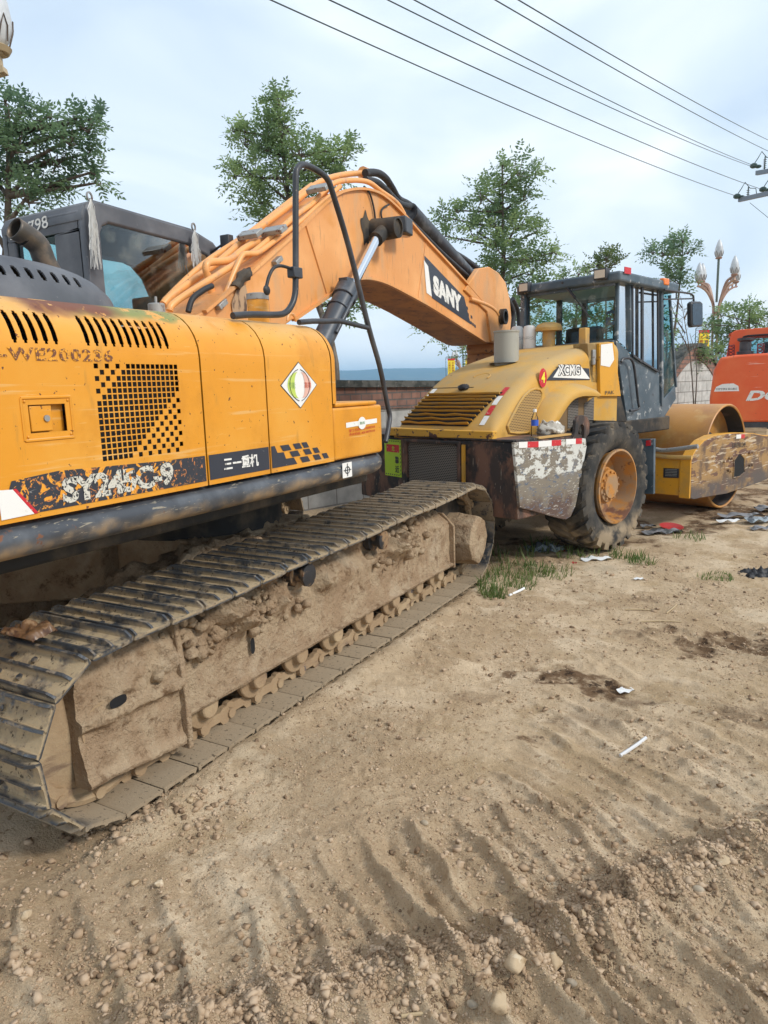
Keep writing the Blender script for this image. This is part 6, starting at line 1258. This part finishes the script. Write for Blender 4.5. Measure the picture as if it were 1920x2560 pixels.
def banner(c, wv, h_, lab, dirv, seed=0, txt='文明新风共建家园'):
    o = empty('banner', tuple(c-Vector((0, 0, h_/2))), lab, 'banner', 'yellow banners on the street lamps'); d = dirv; up = Vector((0, 0, 1)); hw, hh_ = wv/2, h_/2; nrm = -CF
    b = MB(); q = lambda a, e_: c+d*a+up*e_
    for k in (1.0, .78): 
        P = [q(-hw*1.25*k, -hh_*1.12*k**.5), q(hw*1.25*k, -hh_*1.12*k**.5), q(hw*1.25*k, hh_*1.14*k**.5), q(-hw*1.25*k, hh_*1.14*k**.5)]
        if k < 1: continue
        b.tube(P+[P[0]], .018, 5)
    for e_ in (-1, 1): b.tube([q(-hw*1.25, e_*hh_*1.02), q(hw*1.25, e_*hh_*1.02)], .012, 5)
    b.tube([q(-hw*1.25, hh_*1.14), q(-hw*1.0, hh_*1.25), q(hw*.9, hh_*1.22), q(hw*1.25, hh_*1.14)], .014, 5); b.build('banner_frame', M['black'], o)
    b = MB(); b.grid(lambda u, v: q(-hw*.82+2*hw*.82*u, -hh_+2*hh_*v)+CF*.02*math.sin(v*5+u*3), 4, 12); cl = b.build('banner_cloth', mk('yellow_banner_cloth', (.80, .62, .03), .7), o, ang=60)
    b = MB(); b.box(0, 0, 0, 0, 0, 0) if False else None
    b.face([q(-hw*.84, hh_*.80)+nrm*.03, q(hw*.84, hh_*.80)+nrm*.03, q(hw*.84, hh_)+nrm*.03, q(-hw*.84, hh_)+nrm*.03]); b.build('red_header', M['red'], cl, ang=0)
    for ci, ss in ((-.38, txt[:len(txt)//2+1]), (.38, txt[len(txt)//2:])):
        for i, chh in enumerate(ss[:5]):
            z0 = hh_*(.62-.30*i); a = q(hw*ci-hw*.22, z0-hh_*.24)+nrm*.03; text(chh, a, a+d*hw*.44, a+up*hh_*.22, mk('brown_red_print', (.35, .08, .02), .6) if i == 0 and ci < 0 else bpy.data.materials['brown_red_print'], 'banner_lettering', cl, bold=.02)
    return o
pb = ond(1543, 740, 32); lt_ = ond(1554, 515, 32); pb.x, pb.y = ond(1548, 650, 32).xy
lamp_post(pb, lt_.z, 'tall brown street lamp with five flame shaped globes rising right of the roller cab', .98, rot=PSI+.28)
c = ond(1520, 743, 31.5); hgt = (ond(1520, 712, 31.5)-ond(1520, 776, 31.5)).z; banner(c, .62, hgt*.92, 'yellow banner with red header between the roller mirror and the orange excavator', (CR*.97+CF*.1).normalized())
c = ond(1592, 746, 31.5); banner(c, .62, hgt*.92, 'yellow banner half hidden behind the orange excavator cab', (CR*.97+CF*.1).normalized())
lamp_post(ond(1442, 740, 62), ond(1442, 716, 62).z, 'far street lamp with one pale globe showing just right of the roller cab', .98, rot=PSI)
q = ond(1000, 780, 55); lamp_post(q, ond(1000, 742, 55).z+.4, 'distant street lamp between the boom and the roller hood', .9, rot=PSI+.5)
for px, lab in ((975, 'distant yellow banner left of the far lamp post, under the boom'), (1013, 'distant yellow banner right of the far lamp post, beside the roller hood')):
    c = ond(px, 793, 50); banner(c, .60, 1.15, lab, CR)
nl = ond(-9, 100, 7.6); lamp_post(nl-CR*.98*.95*1.0, nl.z+.04+.95*.95+.8*.95, 'near street lamp with a pale globe at the top left corner', .95, rot=PSI, mat=mk('beige_lamp_bracket', (.42, .33, .20), .5))
# ------------------------------------------------------------------ utility pole and wires
PW = ond(1712, 420, 34); up_t = empty('utility_pole', (PW.x, PW.y, 0), 'concrete utility pole with two steel crossarms at the right edge', 'utility pole')
stl = mk('galvanised_steel', (.20, .23, .27), .5, metal=.4); grn = mk('dark_green_insulator', (.03, .06, .05), .3)
b = MB(); b.cyl((PW.x, PW.y, 0), (PW.x, PW.y, 14.5), .19, 16, r1=.11); b.build('pole', mk('concrete_pole', (.35, .34, .32), .9), up_t)
a1, a2 = ond(1596, 432, 36), ond(1750, 398, 33); b1, b2 = ond(1634, 374, 36), ond(1760, 352, 33)
b = MB()
for a, c_ in ((a1, a2), (b1, b2)): d = (c_-a)/2; b.obox((a+c_)/2, d, Vector((-d.y, d.x, 0)).normalized()*.07, (0, 0, .10))
b.build('crossarm', stl, up_t, bevel=.01)
INS = [(1592, 424), (1648, 409), (1628, 358)]
for (px, py) in INS:
    p = ond(px, py, 35.9); b = MB(); s = .023*35.9/33
    b.ball(p, .14, 8, (1.2, .8, .9)); b.ball(p+CR*.22+Vector((0, 0, -.04)), .12, 8, (1.2, .8, .7)); b.tube([p+Vector((0, 0, .05)), p+CR*.18+Vector((0, 0, .32)), p+CR*.35+Vector((0, 0, .62)), p+CR*.60+Vector((0, 0, .35)), p+CR*.88+Vector((0, 0, .33)), p+CR*.95], .02, 5)
    for k in range(5): b.lathe(p+CR*.52+Vector((0, 0, -.12+.09*k)), (0, 0, 1), [(0, 0), (.09, .01), (0, .03)], 8)
    b.tube([p+CR*.52+Vector((0, 0, -.2)), p+CR*.52+Vector((0, 0, .4))], .03, 5); b.build('insulator', grn, up_t)
wires = [((585, 0), 13, (1592, 424), 36, 'lowest of the six overhead wires'), ((712, 0), 13, (1648, 410), 36, 'second overhead wire from the bottom'), ((838, 0), 13.5, (1628, 361), 36, 'third overhead wire from the bottom, lower of a close pair'),
         ((895, 0), 13.5, (1640, 362), 36.5, 'fourth overhead wire from the bottom, upper of a close pair'), ((1070, 0), 14, (1662, 323), 34, 'fifth overhead wire from the bottom'), ((1120, 0), 14, (1664, 300), 34, 'topmost overhead wire')]
for i, (p, dp, q, dq_, lab) in enumerate(wires):
    A, B = ond(*p, dp), ond(*q, dq_); d = (B-A); A0 = A-d*.5; pts = []
    if i > 3: B = B+d*.25
    for k in range(29):
        t = k/28; x = A0.lerp(B, t); pts.append(x)
    # gentle sag, zero where the wire enters and ends
    L_ = (B-A0).length; tA = (A-A0).length/L_
    for k in range(29): t = k/28; pts[k].z += .9*(t-tA)*(t-1)*(1.6 if i < 4 else 1.2)
    b = MB(); b.tube(pts, .013 if i < 2 else .012, 6); o = b.build('overhead_wire', mk('dark_wire', (.03, .045, .045), .5) if i == 0 else bpy.data.materials['dark_wire'], None); setorigin(o); tag(o, lab+' crossing the sky', 'wire', 'overhead power lines')
b = MB(); b.tube([ond(1620, 438, 35.8), ond(1664, 474, 33), ond(1720, 520, 30)], .012, 5); o = b.build('overhead_wire', bpy.data.materials['dark_wire'], None); setorigin(o); tag(o, 'short wire dropping to the right from under the lower crossarm', 'wire', 'overhead power lines')
# ------------------------------------------------------------------ gravel, stones, grass and litter
def ico(sub):
    bm = bmesh.new(); bmesh.ops.create_icosphere(bm, subdivisions=sub, radius=1); v = np.array([tuple(x.co) for x in bm.verts]); f = np.array([[q.index for q in p.verts] for p in bm.faces]); bm.free(); return v, f
V1 = np.array([(x, y, z) for z in (-1, 1) for y in (-1, 1) for x in (-1, 1)], float)*.72+0.; V1 = np.concatenate([V1, [(0, 0, 1.05), (1.0, 0, 0), (-.95, .1, 0)]])
F1 = np.array([(0, 2, 1), (1, 2, 3), (4, 5, 8), (5, 7, 8), (7, 6, 8), (6, 4, 8), (0, 1, 5), (0, 5, 4), (2, 6, 7), (2, 7, 3), (1, 3, 9), (3, 7, 9), (7, 5, 9), (5, 1, 9), (0, 4, 10), (4, 6, 10), (6, 2, 10), (2, 0, 10)])
def gravel(pos, size, name, mat, lab, base=(V1, F1), rough=.22):
    Vb, Fb = base; n = len(pos); nv = len(Vb); z = gh(pos[:, 0], pos[:, 1])
    S = size[:, None]*rng.uniform(.65, 1.25, (n, 3)); S[:, 2] *= .75
    th = rng.uniform(0, 6.28, n); c, s = np.cos(th), np.sin(th)
    V = (Vb[None]+rng.normal(0, rough, (n, nv, 3)))*S[:, None, :]; X = V[..., 0]*c[:, None]-V[..., 1]*s[:, None]; Y = V[..., 0]*s[:, None]+V[..., 1]*c[:, None]
    V = np.stack([X+pos[:, :1], Y+pos[:, 1:2], V[..., 2]+(z+size*.25)[:, None]], 2).reshape(-1, 3)
    Fc = (Fb[None]+(np.arange(n)*nv)[:, None, None]).reshape(-1, 3)
    me = bpy.data.meshes.new(name); me.vertices.add(len(V)); me.vertices.foreach_set('co', V.astype(np.float32).ravel()); me.loops.add(Fc.size); me.loops.foreach_set('vertex_index', Fc.astype(np.int32).ravel())
    me.polygons.add(len(Fc)); me.polygons.foreach_set('loop_start', np.arange(len(Fc), dtype=np.int32)*3); me.update(calc_edges=True)
    me.materials.append(mat); o = bpy.data.objects.new(name, me); COL.objects.link(o); tag(o, lab, 'gravel', kind='stuff'); return o
gm = mk('tan_gravel', (.38, .27, .175), .95, spec=.1, layers=[dict(col=(.47, .35, .24), scale=9, lo=.5, hi=.55, detail=2), dict(col=(.33, .27, .20), scale=7, lo=.58, hi=.58, seed=4., detail=2), dict(col=(.20, .135, .085), scale=12, lo=.58, hi=.62, seed=7., detail=2)], bump=[(60, .4, .004)])
# along the pushed-up bank
def alongberm(n, sp):
    t = rng.uniform(0, len(BERM)-1.001, n); i = t.astype(int); f = t-i; A = np.array([tuple(p.xy) for p in BERM]); p = A[i]*(1-f)[:, None]+A[i+1]*f[:, None]; return p+rng.normal(0, sp, (n, 2))
def infan(n, wmin, wmax, pw=1.):       # scattered over the visible ground
    w_ = wmin*(wmax/wmin)**(rng.uniform(0, 1, n)**pw); u = rng.uniform(-.66, .66, n)*w_+rng.normal(0, .1, n); return np.stack([CR.x*u+CF.x*w_, CR.y*u+CF.y*w_], 1)
def keep(P): return P[~((P[:, 0] < -2.62) & (P[:, 1] > 1.5) & (P[:, 1] < 7.1))]
P = np.concatenate([alongberm(15000, .09), alongberm(6000, .22)]); gravel(P, np.minimum(.016, .0022*np.exp(rng.exponential(.44, len(P)))), 'gravel', gm, 'tan gravel and clods heaped along the pushed up bank in the foreground', rough=.24)
P = keep(infan(70000, 1.2, 8, 1.0)); 
m_ = nf(P[:, 0]*1.8+5, P[:, 1]*1.8, 4, 23); P = P[m_+rng.uniform(-.12, .12, len(P)) > .47]
gravel(P, np.minimum(.012, .0017*np.exp(rng.exponential(.42, len(P))))*(.55+.16*np.hypot(P[:, 0], P[:, 1])), 'gravel', gm, 'small loose crumbs of soil scattered over the bare ground', rough=.24)
for (px, py, n, r) in ((215, 2090, 150, .08), (340, 2105, 120, .06), (270, 1770, 300, .18), (430, 1760, 200, .15), (60, 2090, 90, .08), (640, 2020, 120, .12), (1120, 1810, 200, .25), (130, 1840, 160, .2)):
    c = onz(px, py); Pq = np.array([[c.x, c.y]])+rng.normal(0, r, (n, 2)); gravel(Pq, np.minimum(.02, .004*np.exp(rng.exponential(.5, n))), 'gravel', gm, {215: 'little pile of broken clods at the lower left of the ground', 340: 'second little pile of clods right of the lower left one', 270: 'crumbled soil beside the near end of the track', 430: 'loose crumbs in front of the lowest track shoes', 60: 'stray crumbs at the far left edge of the ground', 640: 'crumbs between the ridges left of centre', 1120: 'crumbs on the ridges right of centre', 130: 'crumbs below the near end of the track'}[px])
stones = [(1115, 2120, .060, 'rugged pale clod, largest on the gravel bank, left of its middle', 0), (1190, 2085, .062, 'rugged tan clod standing highest on the gravel bank', 0), (1020, 2178, .026, 'smooth rounded tan pebble at the lower end of the gravel bank', 1), (1235, 2125, .026, 'smooth grey pebble right of the tall clod on the bank', 1),
          (1113, 1985, .026, 'smooth brown pebble on the upper edge of the bank', 1), (1258, 2020, .024, 'pale angular pebble near the top of the bank', 0), (917, 1787, .026, 'round grey pebble lying alone among the ridges', 1), (413, 1742, .030, 'tan clod near the lowest track shoes', 0), (290, 1908, .030, 'left one of two pale clods below the track', 0), (344, 1922, .028, 'right one of two pale clods below the track', 0),
          (55, 1985, .034, 'dark clod at the left edge of the foreground', 0), (1560, 1888, .055, 'flat brown slab of dry soil at the upper end of the bank', 0), (1508, 1935, .030, 'pale flat pebble at the right part of the bank', 1), (1078, 2208, .050, 'large pale clod cut by the bottom edge', 0), (1006, 1217+45, .0, '', 0), (1110, 2040, .024, 'grey pebble on the left shoulder of the bank', 1)]
pm = mk('smooth_grey_pebble', (.36, .29, .205), .7, layers=[dict(col=(.25, .205, .15), scale=12, lo=.5, hi=.6)]); cm_ = mk('dry_clod', (.45, .34, .22), .97, spec=.1, layers=[dict(col=(.30, .21, .12), scale=14, lo=.5, hi=.62), dict(col=(.55, .45, .32), scale=20, lo=.58, hi=.64, seed=3.)], bump=[(60, .6, .006)])
for (px, py, r, lab, sm) in stones:
    if not lab: continue
    c = onz(px, py); bm = bmesh.new(); r *= .62; bmesh.ops.create_icosphere(bm, subdivisions=3, radius=r); me = bpy.data.meshes.new('stone'); bm.to_mesh(me); bm.free(); sd_ = px*.37
    sx, sy, sz_ = (1.2, .9, .75) if sm else (1.0, 1.15, .85)
    if 'slab' in lab: sz_ = .3
    rp__ = random.Random(px); pl = [(Vector((rp__.gauss(0, 1), rp__.gauss(0, 1), rp__.gauss(0, 1))).normalized(), rp__.uniform(.62, .9)*r) for _ in range(0 if sm else 9)]
    for v in me.vertices:
        for n0, d0 in pl:
            e0 = v.co.dot(n0)-d0
            if e0 > 0: v.co -= n0*e0
        n_ = noise.fractal(v.co/r*1.1+Vector((sd_, 0, 0)), 1, 2, 3 if sm else 5); k = 1+(.10 if sm else .30)*n_; v.co = Vector((v.co.x*k*sx, v.co.y*k*sy, v.co.z*k*sz_))
    me.polygons.foreach_set('use_smooth', [True]*len(me.polygons)); me.materials.append(pm if sm else cm_); o = bpy.data.objects.new('stone', me); COL.objects.link(o); o.location = (c.x, c.y, gz(c.x, c.y)+r*sz_*.55); tag(o, lab, 'stone', 'larger stones and clods in the foreground')
# grass
def blades(specs, name, lab, mat, seed=0):
    rg = np.random.RandomState(seed); Q = []
    for (px, py, n, rad, h) in specs:
        c = onz(px, py)
        a = rg.uniform(0, 6.28, n); rr = rad*np.sqrt(rg.uniform(0, 1, n)); x = c.x+rr*np.cos(a); y = c.y+rr*np.sin(a); z = gh(x, y); hh_ = h*rg.uniform(.4, 1.2, n); le = rg.uniform(.2, .9, n); da = rg.uniform(0, 6.28, n)
        B = np.stack([x, y, z], 1); d = np.stack([np.cos(da)*le, np.sin(da)*le, np.ones(n)], 1); wv = np.stack([-np.sin(da), np.cos(da), 0*da], 1)*(.004+.02*h)*rg.uniform(.5, 1.1, (n, 1))
        M1 = B+d*(hh_*.5)[:, None]; T_ = B+np.stack([np.cos(da)*le*1.9, np.sin(da)*le*1.9, np.ones(n)*1.45], 1)*(hh_*.6)[:, None]
        Q.append(np.stack([B-wv, B+wv, M1+wv*.8, M1-wv*.8], 1)); Q.append(np.stack([M1-wv*.8, M1+wv*.8, T_, T_-wv*.1], 1))
    o = quads(name, np.concatenate(Q), mat, None); tag(o, lab, 'grass', kind='stuff'); return o
gmat = leafmat('grass_blades', (.09, .16, .03), (.20, .25, .08))
blades([(1085, 1255, 230, .36, .12), (1130, 1230, 170, .33, .12), (1190, 1235, 90, .25, .10), (1065, 1285, 140, .14, .12), (1245, 1195, 60, .25, .14), (1355, 1200, 90, .20, .13), (1385, 1210, 60, .15, .10), (1545, 1243, 110, .17, .06), (1170, 1185, 60, .2, .2), (1490, 1160, 50, .2, .1), (1100, 1200, 50, .3, .18)], 'grass', 'sparse green grass tufts between the track and the roller wheel', gmat, 1)
blades([(640, 1075, 900, .55, .34), (700, 1066, 700, .5, .36), (780, 1045, 700, .5, .42), (815, 1035, 400, .4, .35), (745, 1058, 300, .4, .3), (840, 1050, 200, .3, .25), (600, 1078, 500, .5, .3)], 'weeds', 'green weeds growing along the foot of the block wall', gmat, 2)
Pw = []; Dw = []
for (px, py, n, r, h) in ((775, 1040, 60, .35, .5), (650, 1065, 70, .4, .35), (700, 1060, 50, .4, .3), (800, 1030, 40, .3, .5)):
    c = onz(px, py)
    for _ in range(n): a = random.uniform(0, 6.28); q = r*random.random()**.5; Pw.append((c.x+q*math.cos(a), c.y+q*math.sin(a), random.uniform(0, h))); Dw.append((random.gauss(0, 1), random.gauss(0, 1), 1))
o = quads('weeds', leaves(np.array(Pw), np.array(Dw), 4, .07, .016), gmat, None); tag(o, 'leafy weeds standing in front of the white block wall', 'weeds', kind='stuff')
# litter
def litter(name, px, py, fn, nu, nv, mat, lab, cat, z=0, amp=.02, sc=10, solid=0):
    c = onz(px, py, z); c.z = gz(c.x, c.y)+z; b = MB(); b.grid(lambda u, v: c+CR*fn(u, v)[0]+CF*fn(u, v)[1]+Vector((0, 0, fn(u, v)[2])), nu, nv); o = b.build(name, mat, None, ang=60); lumpy(o, amp, sc)
    if solid: m = o.modifiers.new('s', 'SOLIDIFY'); m.thickness = solid; m.offset = 0
    setorigin(o); return tag(o, lab, cat)
wp = mk('white_paper', (.75, .75, .74), .7); bp = mk('clear_bluish_plastic', (.35, .40, .43), .15, layers=[dict(col=(.08, .09, .10), scale=9, lo=.48, hi=.55)]); rp_ = mk('red_plastic', (.45, .04, .04), .4); gp_ = mk('grey_plastic_sheet', (.22, .22, .23), .5, layers=[dict(col=(.08, .08, .08), scale=8, lo=.5, hi=.6)])
flat = lambda w_, h_, z_=.01: (lambda u, v: (w_*(u-.5)*(1+.25*math.sin(v*4)), h_*(v-.5)*(1+.35*math.sin(u*4+1)), z_+.25*min(w_, h_)*math.sin(u*5+v*3)**2))
litter('paper_scrap', 1289, 1206, flat(.30, .12), 14, 6, wp, 'white paper scrap lying in front of the roller wheel', 'paper', amp=.012, sc=4)
litter('plastic_bag', 1180, 1184, lambda u, v: (.5*(u-.5), .26*(v-.5), .11*math.sin(math.pi*u)*math.sin(math.pi*v)), 24, 14, bp, 'crumpled clear plastic bag on the ground under the roller', 'plastic bag', amp=.06, sc=9)
litter('red_scrap', 1213, 1190, flat(.07, .06, .03), 8, 6, rp_, 'small red scrap at the end of the clear plastic bag', 'litter')
litter('red_scrap', 1241, 1216, flat(.05, .05, .02), 8, 6, rp_, 'tiny red scrap on the soil left of the white paper', 'litter')
litter('plastic_sheet', 1430, 1148, flat(.45, .18), 18, 8, gp_, 'grey plastic sheet half under the red dish', 'plastic sheet', amp=.03)
c = onz(1450, 1140); b = MB(); b.lathe((c.x, c.y, gz(c.x, c.y)+.02), (.1, -.1, 1), [(0, .01), (.11, .01), (.15, .035), (.155, .035), (.115, 0), (0, 0)], 28); o = b.build('red_dish', rp_, None); setorigin(o); tag(o, 'shallow red plastic dish lying behind the roller wheel', 'dish')
for i, (px, py, w_, h_, m, lab) in enumerate(((1600, 1118, .55, .16, gp_, 'dark grey tarpaulin scrap beside the drum'), (1640, 1128, .35, .2, bp, 'pale plastic scrap at the right edge beside the drum'), (1575, 1130, .3, .12, wp, 'whitish scrap in front of the drum foot'), (1645, 1143, .26, .10, gp_, 'grey cloth scrap at the right edge'), (1400, 1136, .18, .1, gp_, 'small grey scrap behind the wheel'), (1655, 1105, .3, .2, gp_, 'crumpled dark plastic behind the drum at the right edge'))): litter('scrap', px, py, flat(w_, h_, .03), 18, 10, m, lab, 'litter', amp=.02, sc=5)
for i, (px, py, w_, h_, lab) in enumerate(((1352, 1475, .10, .06, 'flat pale scrap on the dark stain in the middle ground'), (1380, 1245, .09, .05, 'small pale scrap right of the grass tuft'),)): litter('paper_scrap', px, py, flat(w_, h_), 8, 6, wp, lab, 'paper', amp=.01)
litter('plastic_sheet', 720, 1068, flat(1.1, .4, .06), 20, 10, mk('cream_plastic_sheet', (.62, .62, .48), .6), 'cream plastic sheet lying among the weeds by the wall', 'plastic sheet', amp=.10, sc=4)
c = onz(1645, 1236); b = MB(); b.grid(lambda u, v: Vector((c.x, c.y, gz(c.x, c.y)))+CR*(.42*(u-.5))+CF*(.30*(v-.5))+Vector((0, 0, .06*math.sin(math.pi*u)*math.sin(math.pi*v))), 30, 20); o = b.build('black_net', M['rubber'], None, ang=60); lumpy(o, .05, 22); setorigin(o); tag(o, 'tangled heap of black netting at the right edge', 'netting')
def stick(px, py, qx, qy, r, m, lab, nm='stick', bend=.01):
    a, c_ = onz(px, py), onz(qx, qy); a.z = gz(a.x, a.y)+r; c_.z = gz(c_.x, c_.y)+r; mid = (a+c_)/2+Vector((bend, bend, r)); b = MB(); b.tube(crom([a, mid, c_], 5), r, 7); o = b.build(nm, m, None); setorigin(o); tag(o, lab, 'stick' if nm == 'stick' else 'litter')
stick(1340, 1626, 1395, 1590, .010, mk('silver_wrap', (.62, .62, .62), .35), 'twisted silvery plastic strip on the bare soil at centre right', 'plastic_strip', .02)
stick(1100, 1286, 1132, 1272, .012, wp, 'pale bent strip lying beyond the last track shoe', 'plastic_strip', .03)
wd_ = mk('dry_straw', (.45, .34, .2), .8)
for a in (((1385, 1336, 1472, 1338), 'long dry straw lying level in the middle ground'), ((1440, 1318, 1462, 1300), 'short dry straw above the long one'), ((1350, 1310, 1420, 1312), 'thin dry straw left of the short one'), ((1615, 1828, 1640, 1832), 'small orange brown twig at the right edge'), ((868, 2205, 945, 2210), 'dry stalk at the bottom edge beside the bank')): stick(*a[0], .006, wd_, a[1])
# low heap of soil behind the tracks
c = onz(835, 1062); b = MB(); b.grid(lambda u, v: Vector((c.x, c.y, -.02))+CR*(1.2*(u-.5))+CF*(.7*(v-.5))+Vector((0, 0, .24*math.sin(math.pi*u)**1.3*math.sin(math.pi*v)**1.3)), 50, 30); o = b.build('soil_heap', M['mud'], None, ang=60); lumpy(o, .09, 5); setorigin(o); tag(o, 'low heap of brown soil between the far track end and the wall', 'soil heap')
